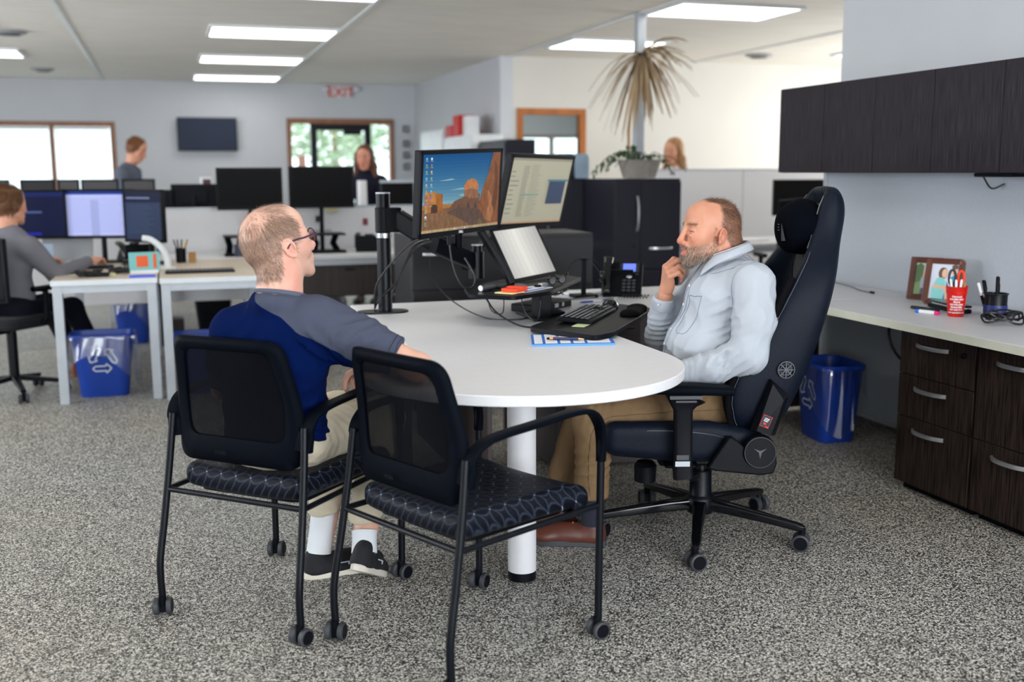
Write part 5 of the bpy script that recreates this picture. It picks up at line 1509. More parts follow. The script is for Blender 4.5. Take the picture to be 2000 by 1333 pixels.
# side brackets with pivots
for s_ in (1, -1):
    T = frame((1, 0, 0), (0, 0, 1), (0, -1, 0), (0, s_ * 0.305, 0))
    br = MB().prism([(-0.115, 0.455), (-0.155, 0.42), (-0.20, 0.44), (-0.265, 0.42), (-0.272, 0.36), (-0.262, 0.325), (-0.22, 0.318), (-0.06, 0.335), (-0.03, 0.345), (-0.10, 0.452)], -0.018, 0.018, T).build('side_bracket', M['black_plastic'], g, bevel=0.006)
    MB().cyl((-0.209, s_ * 0.30, 0.403), (-0.209, s_ * 0.334, 0.403), 0.060, 0.056, n=40).build('pivot_cover', M['black_plastic'], br, bevel=0.004)
    MB().tube([(0.0535 * cos(a), 0.0535 * sin(a), 0.0012) for a in np.linspace(0, 2 * pi, 41)[:-1]], 0.0012, 5, close=True).build('pivot_ring', M['dark_grey'], br).matrix_local = frame((1, 0, 0), (0, 0, 1), (0, s_, 0), (-0.209, s_ * 0.3335, 0.403))
    e = MB(frame((-s_, 0, 0), (0, 0, 1), (0, s_, 0), (-0.209, s_ * 0.3345, 0.403)))
    e.prism([(-0.022, 0.014), (0, 0.006), (0.022, 0.014), (0.005, 0), (0, -0.022), (-0.005, 0)], 0, 0.001)
    e.build('emblem', M['emblem'], br)
    # angular recline strut with a faceted tip
    st = MB()
    st.add([(-0.180, s_ * 0.296, 0.475), (-0.245, s_ * 0.296, 0.655), (-0.312, s_ * 0.296, 0.595), (-0.268, s_ * 0.296, 0.455),
            (-0.195, s_ * 0.33, 0.478), (-0.248, s_ * 0.322, 0.640), (-0.285, s_ * 0.33, 0.585), (-0.245, s_ * 0.33, 0.462)],
           [(0, 1, 2, 3), (4, 5, 6, 7), (0, 1, 5, 4), (1, 2, 6, 5), (2, 3, 7, 6), (3, 0, 4, 7)])
    st.build('recline_strut', M['black_plastic'], g, angle=15)
# warning sticker on the near strut
w = MB(frame((-0.92, 0, -0.38), (-0.38, 0, 0.92), (0, 1, 0), (-0.226, 0.3318, 0.512)))
for col, a, b, k in (((196, 30, 44), (-.0165, -.021), (.0165, .021), 0), ((24, 26, 34), (-.0152, -.0195), (.0152, .0195), 1), ((210, 214, 222), (-.008, .009), (.009, .0115), 2), ((210, 214, 222), (-.009, .004), (.008, .0065), 2), ((210, 214, 222), (-.009, -.001), (.006, .0015), 2), ((214, 40, 44), (-.006, -.012), (.003, -.005), 2), ((214, 40, 44), (.004, -.0185), (.0145, -.0155), 2)):
    w.add([(a[0], a[1], k * .0002), (b[0], a[1], k * .0002), (b[0], b[1], k * .0002), (a[0], b[1], k * .0002)], [(0, 1, 2, 3)], srgb(*col))
w.build('warning_sticker', VM, g)
# backrest: lofted sections from bottom to top
zs_ = [0.42, 0.50, 0.56, 0.62, 0.68, 0.75, 0.83, 0.90, 0.98, 1.05, 1.10, 1.15, 1.20, 1.25, 1.285, 1.303]
def itp(z, tab):
    return float(np.interp(z, [a for a, _ in tab], [b for _, b in tab]))
frontx = [(0.42, -0.17), (0.50, -0.125), (0.56, -0.112), (0.61, -0.114), (0.668, -0.137), (0.74, -0.196), (0.83, -0.245), (0.968, -0.318), (1.06, -0.375), (1.12, -0.41), (1.24, -0.445), (1.303, -0.480)]
backx = [(0.42, -0.28), (0.50, -0.336), (0.61, -0.385), (0.75, -0.435), (0.894, -0.478), (1.0, -0.505), (1.105, -0.530), (1.19, -0.552), (1.26, -0.550), (1.303, -0.525)]
halfw = [(0.42, 0.22), (0.50, 0.272), (0.62, 0.283), (0.75, 0.285), (0.88, 0.283), (0.97, 0.268), (1.05, 0.225), (1.11, 0.175), (1.17, 0.152), (1.25, 0.140), (1.285, 0.122), (1.303, 0.085)]
def section(z):
    f, b, w_ = itp(z, frontx), itp(z, backx), itp(z, halfw)
    cen = b + 0.075 if z < 1.18 else b + 0.06       # face of the centre strip
    cen = min(cen, f)
    inw = max(w_ - 0.085, w_ * 0.55)
    P = [(b, 0), (b + 0.002, w_ * 0.5), (b + 0.015, w_ * 0.85), (b + 0.045 if f - b > .09 else (f + b) / 2, w_ * 0.99), ((f * .55 + b * .45), w_), (f - 0.018, w_ * 0.985), (f, w_ - 0.022), (f - 0.006, w_ - 0.05), ((f + cen) / 2, inw + 0.012), (cen, inw - 0.02), (cen + 0.004, inw * 0.6), (cen + 0.004, 0)]
    return P + [(x, -y) for x, y in P[-2:0:-1]]
sec = [[(x, y, z + 0.0) for x, y in section(z)] for z in zs_]
n = len(sec[0])
bk = MB()
bk.add([p for L in sec for p in L], [(r_ * n + k, r_ * n + (k + 1) % n, (r_ + 1) * n + (k + 1) % n, (r_ + 1) * n + k) for r_ in range(len(sec) - 1) for k in range(n)] + [tuple(range(n))[::-1], tuple((len(sec) - 1) * n + k for k in range(n))])
bko = bk.build('backrest', M['leather'], g, sub=2, angle=180)
# suede front rolls (near and far), grey centre strip, stitching
for s_ in (1, -1):
    m_ = MB()
    P = [(itp(z, frontx) + 0.004, s_ * (itp(z, halfw) - 0.034), z) for z in np.linspace(0.47, 0.99, 22)]
    m_.sweep(P, rrect(0.058, 0.022, 0.010, 4), [(1, 0, 0)] * 22, [(1.0 if 2 < k < 18 else 0.6, 1) for k in range(22)])
    m_.build('suede_roll', M['suede'], g, angle=60)
    MB().tube([(itp(z, frontx) - 0.008, s_ * (itp(z, halfw) - 0.003), z) for z in np.linspace(0.48, 1.08, 40)] , 0.0011, 5).build('stitching', M['thread'], g)
    MB().tube([(itp(z, frontx) - 0.001, s_ * (itp(z, halfw) - 0.028), z) for z in np.linspace(1.09, 1.27, 20)], 0.0022, 5).build('stitching', M['leather_warm'], g)
    MB().lathe([(0.001, 0), (0.026, 0), (0.030, 0.004), (0.031, 0.008), (0.027, 0.008), (0.026, 0.004), (0.0005, 0.003)], n=32).build('vent_badge', M['black_gloss'], g).matrix_local = frame((1, 0, 0), (0, 0, 1), (0, s_, 0), (-0.300, s_ * 0.279, 0.683))
    rb = MB(frame((1, 0, 0), (0, 0, 1), (0, s_, 0), (-0.300, s_ * 0.283, 0.683)))
    rb.tube([(0.0285 * cos(a), 0.0285 * sin(a), 0.0085) for a in np.linspace(0, 2 * pi, 33)[:-1]], 0.002, 6, close=True).lathe([(0.004, 0.002), (0.004, 0.008)], n=10)
    for k in range(8):
        a = k * pi / 4
        rb.box((0.015 * cos(a), 0.015 * sin(a), 0.004), (0.024, 0.0035, 0.006), rz=a)
    for k in range(8):
        a = k * pi / 4 + pi / 8
        rb.box((0.018 * cos(a), 0.018 * sin(a), 0.004), (0.008, 0.002, 0.002), rz=a + pi / 2)
    rb.build('badge_spokes', M['emblem'], g)
st = MB()
P = [(itp(z, backx) + 0.084 if z < 1.18 else itp(z, backx) + 0.07, 0, z) for z in np.linspace(0.60, 1.24, 24)]
st.sweep(P, rrect(0.20, 0.014, 0.006, 3), [(1, 0, 0)] * 24, [((0.85 if k < 14 else 0.7 + 0.01 * k), 1) for k in range(24)])
st.build('centre_strip', M['grey_rubber'], g, angle=60)
MB().box2((-0.378, 0.045, 0.93), (-0.374, 0.052, 1.03)).box2((-0.378, 0.035, 1.025), (-0.372, 0.062, 1.03)).build('stitched_mark', M['black_plastic'], g)
# head pillow
s = SDF((-0.52, -0.20, 0.98), (-0.27, 0.20, 1.30), 0.006)
s.ell((-0.415, 0, 1.155), (0.078, 0.145, 0.105), 0.02)
s.ell((-0.378, 0, 1.150), (0.056, 0.130, 0.090), 0.02)
s.disp(lambda P: 0.004 * pnoise(P, 22, 5))
V, F = s.mesh(2)
pl = np_mesh('head_pillow', V, F, M['velvet'], g)
MB().tube(smooth_path([(-0.356, 0.07, 1.222), (-0.366, 0.112, 1.17), (-0.362, 0.105, 1.10)], 6), 0.0013, 5).build('pillow_seam', M['suede'], pl)
e = MB(frame((0, 1, 0), (0.12, 0, 1), (1, 0, 0), (-0.3275, 0.075, 1.14)))
e.add([(0, 0.032, 0), (0.004, 0.032, 0), (0.014, -0.028, -0.006), (-0.006, -0.030, 0.004)], [(0, 1, 2, 3)])
e.build('embroidered_mark', M['grey_rubber'], pl)
MB(frame((0, 1, 0), (0.1, 0, 1), (1, 0, 0), (-0.3225, 0.045, 1.148))).box((0, 0, 0), (0.022, 0.003, 0.001)).box((0, 0.01, 0), (0.02, 0.003, 0.001)).box((0, 0.02, -0.001), (0.018, 0.003, 0.001)).build('embroidered_lines', M['emblem'], pl)
# armrests
for s_ in (1, -1):
    y = s_ * 0.335
    a = MB()
    a.sweep([(0.055, y, 0.315), (0.056, y, 0.33), (0.058, y, 0.42), (0.060, y, 0.555), (0.060, y, 0.575), (0.055, y, 0.598)], rrect(0.036, 0.062, 0.012, 3), (1, 0, 0), [(1.1, 1.1), (1.1, 1.1), (1, 1), (1, 1.05), (1.2, 1.5), (1.5, 2.3)])
    ao = a.build('armrest_post', M['black_plastic'], g, angle=50)
    MB().sweep([(-0.105, y, 0.622), (0.0, y, 0.628), (0.12, y, 0.632), (0.165, y, 0.628)], rrect(0.092, 0.032, 0.013, 4), (0, 0, 1), [(0.85, 0.85), (1, 1), (1, 1), (0.8, 0.8)]).build('armrest_pad', M['black_frame'], ao, angle=60)
    MB().box2((0.0, y - 0.03, 0.598), (0.11, y + 0.03, 0.61)).box2((0.02, y - 0.022, 0.588), (0.09, y + 0.034, 0.594)).build('slide_plate', M['dark_grey'], ao)
    MB().box2((0.040, y + s_ * 0.0185, 0.385), (0.082, y + s_ * 0.0195, 0.402)).build('grey_badge', M['dark_grey'], ao)
    MB().box2((0.036, y + s_ * 0.0185, 0.362), (0.086, y + s_ * 0.0197, 0.380)).build('steel_band', M['silver_paint'], ao)
    MB().sweep([(0.055, y, 0.325), (0.05, s_ * 0.25, 0.318), (0.04, s_ * 0.12, 0.325)], rrect(0.05, 0.02, 0.006), (0, 0, 1)).build('armrest_bar', M['black_metal'], ao, angle=50)

# ------------------------------------------------------------------ people
SKIN = vmat('skin', 0.48, spec=0.4, sss=0.12, bump=(220, 0.12))
CLOTH = vmat('cloth', 0.88, spec=0.1, bump=(700, 0.15))
HAIR = vmat('hair', 0.5, spec=0.35)
EYE = vmat('eye', 0.15)

def lin(*rgb):
    return np.array(srgb(*rgb)[:3])

def mixc(A, B, w):
    w = np.clip(w, 0, 1)[:, None]
    return A * (1 - w) + B * w

def ss(x, a, b):
    t = np.clip((x - a) / (b - a), 0, 1)
    return t * t * (3 - 2 * t)

def head_mesh(neck, h=0.0026, beard=0.0, jaw=1.0, smile=0.0, female=0.0, belly=0.0):
    """head in its own frame: x to the face, y to its left, z up, origin between the ears. neck = list of (point, radius)"""
    lo = np.min([p for p, _ in neck] + [(-.13, -.10, -.13)], 0) - 0.07
    hi = np.max([p for p, _ in neck] + [(.135, .10, .135)], 0) + 0.01
    hi[2] = 0.145
    s = SDF(lo, hi, h)
    K = 0.03
    s.ell((-.014, 0, .044), (.097, .077, .082), K)
    s.ell((-.045, 0, .005), (.060, .066, .062), K)
    s.ell((.036, 0, .058), (.052, .060, .052), K)
    s.ell((.030, 0, -.022), (.058, .057, .078), K)
    for y in (-1, 1):
        s.cap((-.012, y * .053 * jaw, -.048), (.062, y * .022, -.094), .018, .016, .026)
        s.ell((.058, y * .036, -.018), (.028, .025, .028), .02)
        s.cap((.086, y * .012, .031), (.070, y * .046, .028), .0095, .008, .012)
        s.ell((.045, y * .052, .012), (.024, .014, .030), .02)
    s.ell((.076, 0, -.099 - .002 * beard), (.019 + .004 * beard, .021, .019), .018)
    s.ell((.073, 0, -.060), (.027, .031, .027), .018)
    s.chain([(-.03, 0, -.055)] + [p for p, _ in neck], [.052] + [r for _, r in neck], .03)
    for y in (-1, 1):
        s.ell((.098, y * .031, .010), (.017, .018, .012), .010, sub=True)
        s.ell((.0765, y * .031, .010), (.0155, .0175, .0125), .004)
        s.cap((.0935, y * .019, .0088), (.086, y * .045, .0072), .0018, .0014, .0015, sub=True)
    s.cap((.091, 0, .024), (.111, 0, -.026), .0085, .0105, .010)
    s.ell((.110, 0, -.031), (.0125, .0115, .0105), .008)
    for y in (-1, 1):
        s.ell((.100, y * .0125, -.036), (.0105, .0075, .0085), .006)
        s.ell((.104, y * .0065, -.0435), (.005, .0035, .003), .003, sub=True)
        s.cap((.094, y * .020, -.040), (.078, y * (.034 + .004 * smile), -.062 + .004 * smile), .0022, .0018, .006, sub=True)
    if smile:
        for y in (-1, 1):
            s.cap((.090, y * .030, -.006), (.070, y * .048, -.004), .0042, .0035, .006)
            s.cap((.0865, y * .030, -.0005), (.074, y * .046, .001), .0010, .0008, .003, sub=True)
            for dz in (-.006, .002, .010):
                s.cap((.068, y * .0535, .006 + dz * .4), (.056, y * .060, .006 + dz * 1.6), .0008, .0006, .0025, sub=True)
            s.cap((.094, y * .024, -.036), (.074, y * .042, -.068), .0016, .0012, .005, sub=True)
    # lips
    s.cap((.1015, 0, -.0555), (.088, .021, -.0575 + .004 * smile), .0052, .0035, .004)
    s.cap((.1015, 0, -.0555), (.088, -.021, -.0575 + .004 * smile), .0052, .0035, .004)
    s.cap((.0985, 0, -.069 - .005 * smile), (.087, .018, -.0645), .0060, .0035, .004)
    s.cap((.0985, 0, -.069 - .005 * smile), (.087, -.018, -.0645), .0060, .0035, .004)
    s.cap((.106, 0, -.0625 - .002 * smile), (.089, .023, -.0605 + .002 * smile), .0014 + .0045 * smile, .001, .002, sub=True)
    s.cap((.106, 0, -.0625 - .002 * smile), (.089, -.023, -.0605 + .002 * smile), .0014 + .0045 * smile, .001, .002, sub=True)
    # ears
    for y in (-1, 1):
        Rm = Matrix.Rotation(y * R(24), 3, 'Z') @ Matrix.Rotation(R(-10), 3, 'Y')
        c = Vector((-.012, y * .079, -.002))
        s.ell(c, (.0165, .0065, .029), .005, Rm=Rm)
        s.ell(c + Vector((.004, y * .0065, -.002)), (.009, .0055, .014), .003, sub=True, Rm=Rm)
        ring = []
        for k in range(11):
            a = R(-60 + k * 27)
            q = Rm @ Vector((-.0155 * cos(a - R(20)), y * .003, .027 * sin(a - R(20)) + .002))
            ring.append(tuple(c + q))
        s.chain(ring, [.0030] * 11, .003)
        s.ell(c + Rm @ Vector((.006, y * .001, -.026)), (.0075, .0045, .008), .004)
        s.ell(c + Rm @ Vector((.0145, y * .001, -.004)), (.004, .004, .007), .003)
    return s.mesh(1)

def skin_color(base, ruddy, beardc=None, scalp=None, scalp_fn=None, beard_fn=None, lips=(176, 96, 88), brow=(130, 96, 70), brow_w=1.0):
    base, ruddy, lips_, brow_ = lin(*base), lin(*ruddy), lin(*lips), lin(*brow)
    def fn(V, N):
        C = np.tile(base, (len(V), 1)) * (1 + 0.04 * pnoise(V, 60, 3))[:, None]
        A = np.abs(V[:, 1])
        w = 0.8 * np.exp(-(((V[:, 0] - .06) / .03) ** 2 + ((A - .038) / .02) ** 2 + ((V[:, 2] + .02) / .022) ** 2))
        w += 0.7 * np.exp(-(((V[:, 0] - .113) / .012) ** 2 + ((V[:, 2] + .032) / .012) ** 2))
        w += 0.5 * ss(A, .073, .081)
        w += 0.5 * ss(-V[:, 2], .10, .2)
        C = mixc(C, ruddy, w + 0.18 * pnoise(V, 90, 8))
        w = ((A < .021) & (V[:, 0] > .086) & (V[:, 2] < -.0525) & (V[:, 2] > -.0765)).astype(float)
        C = mixc(C, lips_, w * .8)
        w = brow_w * np.exp(-((V[:, 2] - .031 - .004 * np.sin(A * 60)) / .0045) ** 2) * (A > .010) * (A < .052) * (V[:, 0] > .055)
        C = mixc(C, brow_, w)
        w = np.exp(-((V[:, 2] - .0090 + .06 * (A - .019)) / .0020) ** 2) * (A > .019) * (A < .047) * (V[:, 0] > .070)
        C = mixc(C, lin(60, 40, 34), w * .85)
        if beard_fn:
            C = mixc(C, lin(*beardc), beard_fn(V))
        if scalp_fn:
            C = mixc(C, lin(*scalp), scalp_fn(V))
        return C
    return fn

def strands(name, V, N, dens, n, flow, length, cols, parent, T=None, width=0.0009, seed=1, lift=0.35, curl=0.0, kind='stuff', segs=3, jit=.28):
    """short hairs rooted on the surface, combed along flow(V)"""
    r = np.random.RandomState(seed)
    p = np.clip(dens(V), 0, None); p = p / p.sum()
    I = r.choice(len(V), n, p=p)
    P = V[I] + r.normal(size=(n, 3)) * 0.0012; Nn = N[I]
    D = flow(P); D = D - Nn * (D * Nn).sum(1)[:, None]
    D /= np.linalg.norm(D, axis=1)[:, None] + 1e-9
    D = D + r.normal(size=(n, 3)) * jit
    L = length(P) * (0.7 + 0.6 * r.rand(n))
    S = np.cross(D, Nn); S /= np.linalg.norm(S, axis=1)[:, None] + 1e-9
    out, F = [], []
    for k in range(segs + 1):
        t = k / segs
        C = P - Nn * 0.001 + D * (L * t)[:, None] + Nn * (L * lift * (t - curl * t * t))[:, None]
        w = width * (1 - 0.75 * t) / 2
        out += [C - S * w, C + S * w]
    A = np.stack(out, 1).reshape(-1, 3)
    m = 2 * (segs + 1)
    b = np.arange(n)[:, None] * m
    F = np.concatenate([np.concatenate([b + 2 * k, b + 2 * k + 1, b + 2 * k + 3, b + 2 * k + 2], 1) for k in range(segs)])
    cc = np.array([srgb(*c)[:3] for c in cols])[r.randint(len(cols), size=n)] * (0.8 + 0.4 * r.rand(n))[:, None]
    o = np_mesh(name, A, F, HAIR, parent, T, color=lambda v, nn: np.repeat(cc, m, 0)[:len(v)])
    return o

def mesh_normals(V, F):
    a = V[F[:, 1]] - V[F[:, 0]]; b = V[F[:, 3]] - V[F[:, 0]]
    n = np.cross(a, b); N = np.zeros_like(V)
    for k in range(4):
        for t in range(3):
            N[:, t] += np.bincount(F[:, k], n[:, t], len(V))
    return N / (np.linalg.norm(N, axis=1)[:, None] + 1e-9)

def hand_mesh(curl, thumb, h=0.0023, arm=0.09, side=1, spread=0.0, wr=.026, scale=1.0):
    """right hand: wrist at 0, fingers along +x, back of the hand +z, thumb +y; side=-1 mirrors to a left hand"""
    s = SDF((-arm - .02, -.075, -.11), (.205, .095, .045), h)
    s.chain([(-arm, 0, 0), (-.02, 0, 0), (.012, 0, 0)], [.033 * wr / .026, wr, .024], .012, flat=((0, 0, 1), .82))
    ks = [(.091, .030), (.094, .009), (.088, -.012), (.079, -.031)]
    LL = [(.042, .026, .021), (.047, .030, .022), (.043, .027, .021), (.034, .021, .019)]
    for (kx, ky), L, c in zip(ks, LL, curl):
        s.cap((.012, ky * .55, -.003), (kx, ky, 0), .0145, .0112, .012)
        p = Vector((kx, ky, -.001)); a = 0; sp = ky * spread * 8
        pts, rs_ = [tuple(p)], [.0108]
        for l, ca, r_ in zip(L, c, (.0095, .0088, .0076)):
            a += R(ca)
            p = p + Vector((cos(a) * cos(sp), sin(sp), -sin(a))) * l
            pts.append(tuple(p)); rs_.append(r_)
        s.chain(pts, rs_, .005)
    s.ell((.045, .0, -.008), (.045, .036, .014), .012)
    s.ell((.035, .026, -.014), (.030, .017, .015), .012)
    s.ell((.035, -.026, -.012), (.032, .013, .013), .012)
    s.chain(thumb, [.0145, .0130, .0112, .0088], .008)
    V, F = s.mesh(1)
    if side < 0:
        V = V * np.array([1, -1, 1], 'f'); F = F[:, ::-1].copy()
    return V * scale, F

THUMB_REST = [(.020, .026, -.010), (.052, .050, -.022), (.080, .056, -.032), (.102, .050, -.040)]
def hand_frame(w, x, z):
    x = Vector(x).normalized(); z = Vector(z); z = (z - x * z.dot(x)).normalized(); y = z.cross(x)
    return frame(x, y, z, w)

def joined(name, parts, m, parent):
    """one mesh object from (V, F, T, colours) parts"""
    Vs, Fs, Cs, o = [], [], [], 0
    for V, F, T, cf in parts:
        N = mesh_normals(V, F)
        Cs.append(cf(V, N))
        if T is not None:
            Tm = np.array(T); V = V @ Tm[:3, :3].T + Tm[:3, 3]
        Vs.append(V); Fs.append(F + o); o += len(V)
    C = np.concatenate(Cs)
    return np_mesh(name, np.concatenate(Vs), np.concatenate(Fs), m, parent, color=lambda v, n: C)

def local_cut(s, p, n, c, r):
    """plane cut that only acts within radius r of c"""
    X, Y, Z = s.ax[0][:, None, None], s.ax[1][None, :, None], s.ax[2][None, None, :]
    n = np.array(n, 'f'); n /= np.linalg.norm(n)
    d = (X - p[0]) * n[0] + (Y - p[1]) * n[1] + (Z - p[2]) * n[2]
    m = ((X - c[0]) ** 2 + (Y - c[1]) ** 2 + (Z - c[2]) ** 2) < r * r
    s.D = np.where(m & (d > s.D), d, s.D).astype('f')

def seam(name, V, N, pts, m, parent, r=0.0012, off=0.0006, n=10):
    """stitched line laid on the nearest points of a cloth mesh"""
    P = np.array([tuple(p) for p in smooth_path(pts, n)])
    out = []
    for p in P:
        i = np.argmin(((V - p) ** 2).sum(1))
        out.append(V[i] + N[i] * off)
    out = np.array(out)
    for _ in range(2):
        out[1:-1] = (out[:-2] + out[1:-1] * 2 + out[2:]) / 4
    return MB().tube([tuple(p) for p in out], r, 5).build(name, m, parent)

def shoe(T, parent, upper, sole, label=None, lace=None, L=0.285, name='shoe', mark=None):
    s = SDF((-.02, -.06, -.005), (L + .02, .06, .13), 0.0035)
    s.ell((.045, 0, .055), (.044, .034, .058), .02); s.cap((.04, 0, .03), (L - .045, 0, .028), .034, .036, .02, flat=((0, 0, 1), .8))
    s.ell((L * .5, 0, .048), (.09, .033, .036), .03); s.ell((L - .055, .004, .03), (.055, .042, .030), .02)
    s.ell((.05, 0, .122), (.034, .026, .03), .01, sub=True); s.cut((0, 0, .016), (0, 0, -1))
    V, F = s.mesh(2)
    up = np_mesh(name, V, F, upper, parent, T)
    o = [(x, (0.034 + 0.009 * ss(np.array([x]), .1, .2)[0]) * math.sqrt(max(0, 1 - (abs(x - L / 2) / (L / 2 + .004)) ** 5))) for x in np.linspace(-.002, L + .002, 18)]
    pl = [(x, y) for x, y in o] + [(x, -y) for x, y in o[::-1]]
    so = MB(T).prism(pl, 0.0, 0.022).build('sole', sole, up, bevel=0.003)
    if lace:
        for k in range(5):
            x = L * .42 + k * .017
            z = .080 - k * .0075
            MB(T).tube(smooth_path([(x, -.022, z - .012), (x + .004, 0, z + .004), (x, .022, z - .012)], 4), .0022, 6).build('lace', lace, up)
    if mark:
        MB(T).box((.12, -.040, .05), (.05, .002, .004), col=None).box((.15, -.039, .045), (.012, .002, .012)).build('side_mark', mark, up)
    return up

def glasses(parent, T, m, lensm, rx=.024, rz=.019):
    g_ = None
    for y in (-1, 1):
        rim = MB(T).tube([(.104 - .004 * abs(sin(a)) * 0 - .006 * (cos(a) * y > 0) * abs(cos(a)), y * .033 + rx * cos(a), .006 + rz * sin(a)) for a in np.linspace(0, 2 * pi, 25)[:-1]], .0020, 7, close=True)
        if g_ is None:
            g_ = rim.build('glasses', m, parent)
        else:
            rim.build('rim', m, g_)
        MB(T).add([(.103, y * .033, .006)] + [(.104 - .006 * (cos(a) * y > 0) * abs(cos(a)), y * .033 + rx * cos(a), .006 + rz * sin(a)) for a in np.linspace(0, 2 * pi, 25)[:-1]], [(0, 1 + k, 1 + (k + 1) % 24) for k in range(24)]).build('glass_lens', lensm, g_, angle=180)
        MB(T).tube(smooth_path([(.098, y * .057, .012), (.092, y * .070, .013), (.05, y * .077, .013), (.0, y * .083, .016), (-.022, y * .082, .0)], 5), [.0034] * 5 + [.0026] * 16, 7).build('temple', m, g_)
    MB(T).tube([(.105, -.010, .010), (.108, 0, .013), (.105, .010, .010)], .002, 7).build('bridge', m, g_)

def head_T(H, az, pitch, roll=0, sc=1.0):
    return Matrix.Translation(H) @ Matrix.Rotation(R(az), 4, 'Z') @ Matrix.Rotation(R(-pitch), 4, 'Y') @ Matrix.Rotation(R(roll), 4, 'X') @ Matrix.Scale(sc, 4)

def eyes(parent, T):
    for y in (-1, 1):
        q = MB(T)
        q.ell((.0760, y * .031, .0095), (.0126, .0128, .0112), 18, col=srgb(112, 92, 84))
        q.ell((.0858, y * .0300, .0088), (.0040, .0052, .0048), 12, col=srgb(60, 50, 44))
        q.build('eye', EYE, parent)

# ---------------- the bearded man (in the frame of his chair) -------------------
man = thing('person', 'bearded man in a light grey-blue button-up shirt and khaki trousers, hand at his chin', 'person', GS, GA)
HT = head_T((-.088, -.02, 1.13), 14, 4, 0, 1.02)
HTi = HT.inverted()
nk = [(tuple(HTi @ Vector(p)), r) for p, r in (((-.150, -.02, 1.075), .056), ((-.158, -.015, 1.02), .055), ((-.165, -.01, .96), .055))]
V, F = head_mesh(nk, smile=1.0, beard=1.0, jaw=1.08)
Nh = mesh_normals(V, F)
def m_beard(V):
    A = np.abs(V[:, 1])
    z, x = V[:, 2], V[:, 0]
    side = ss(x, -.012, .002) * ss(-z - .25 * np.clip(x, 0, .06), .012, .040) * (z > -.135) * (A > .028)
    side = side * (1 - ss(x, .055, .075) * ss(z, -.055, -.035))
    chin = ss(x, .035, .06) * ss(-z, .066, .080) * (z > -.14)
    mous = ss(x, .082, .090) * ss(-z, .043, .048) * (1 - ss(-z, .054, .057)) * (A < .030)
    mous2 = ss(x, .070, .080) * (A > .022) * (A < .034) * ss(-z, .045, .052) * (z > -.085)
    lip = (A < .019) * (z < -.0535) * (z > -.075) * (x > .085)
    return np.clip(side + chin + mous + mous2, 0, 1) * (1 - lip) * ((z > -.125) | (x > .02)) * (x > -.02)
def m_hair(V):
    A = np.abs(V[:, 1]); x, y, z = V[:, 0], V[:, 1], V[:, 2]
    line = -.002 + .040 * ss(z, .05, .12) * (1 - ss(A, .030, .052)) + .012 * np.sin(z * 70) * .2      # receded temples, fuller middle
    front = ss(line - x, -.004, .016)
    low = ss(z, -.062 + .05 * ss(x, -.07, -.02), -.045 + .05 * ss(x, -.07, -.02))
    sideburn = ss(x, -.006, .004) * (1 - ss(x, .008, .020)) * (1 - ss(z, .03, .06)) * ss(z, -.035, -.02) * (A < .073)
    ear = (A > .066) * ss(.026 - np.hypot(x + .010, (z + .002) * .8), 0, .004)
    return np.clip(front * low + sideburn * .8, 0, 1) * (1 - ear)
skin_m = skin_color((200, 142, 116), (186, 104, 84), (150, 116, 96), (100, 70, 52), lambda V: m_hair(V) * .75, lambda V: m_beard(V) * .55, brow=(140, 104, 78), brow_w=.7)
plain_m = lambda V, N: np.tile(lin(194, 136, 110), (len(V), 1)) * (1 + .05 * pnoise(V, 70, 5))[:, None]
hR, hRF = hand_mesh([(42, 62, 38), (52, 66, 40), (60, 68, 42), (66, 70, 44)], [(.020, .026, -.012), (.050, .040, -.030), (.078, .034, -.046), (.100, .022, -.056)], arm=.06)
HRT = hand_frame((.052, -.150, .905), (-.06, .33, .94), (1.0, .16, -.05))
hL, hLF = hand_mesh([(20, 30, 15)] * 4, THUMB_REST, side=-1, arm=.06, h=.003)
HLT = hand_frame((.085, .195, .652), (1, -.25, -.12), (0, .15, 1))
core = SDF((-.36, -.34, .42), (.46, .34, 1.08), .008)
core.ell((-.12, 0, .70), (.15, .17, .14), .05); core.ell((-.16, 0, .86), (.12, .165, .14), .05); core.cap((-.19, .14, .955), (-.16, -.15, .955), .045, k=.04)
for y, s_ in ((.10, 1), (-.10, -1)):
    core.cap((-.12, y, .54), (.34, y * 1.25, .485), .075, .05, .03)
    core.cap((.34, y * 1.25, .485), (.36, y * 1.2, .43), .05, .045, .03)
core.chain([(-.20, .19, .955), (-.175, .265, .72), (.06, .20, .655)], [.05, .042, .03], .02)
core.chain([(-.14, -.19, .94), (.045, -.27, .71), (.05, -.15, .89)], [.05, .042, .03], .02)
Vc, Fc = core.mesh(1)
body = joined('body', [(V, F, HT, skin_m), (hR, hRF, HRT, plain_m), (hL, hLF, HLT, plain_m), (Vc, Fc, None, plain_m)], SKIN, man)
eyes(man, HT)
def rad_flow(c, down=0.0, fwd=0.0):
    c = np.array(c)
    def f(P):
        D = P - c; D /= np.linalg.norm(D, axis=1)[:, None] + 1e-9
        return D + np.array([fwd, 0, -down])
    return f
strands('hair', V, Nh, m_hair, 9000, lambda P: np.stack([-.8 + 0 * P[:, 0], 0 * P[:, 0], -.25 - .9 * ss(np.abs(P[:, 1]), .03, .07) + .8 * (P[:, 2] > .1)], 1), lambda P: .006 + .010 * ss(P[:, 2], .04, .11), [(92, 62, 44), (112, 80, 60), (72, 50, 40), (126, 100, 82), (100, 70, 50)], man, HT, seed=2, lift=.3)
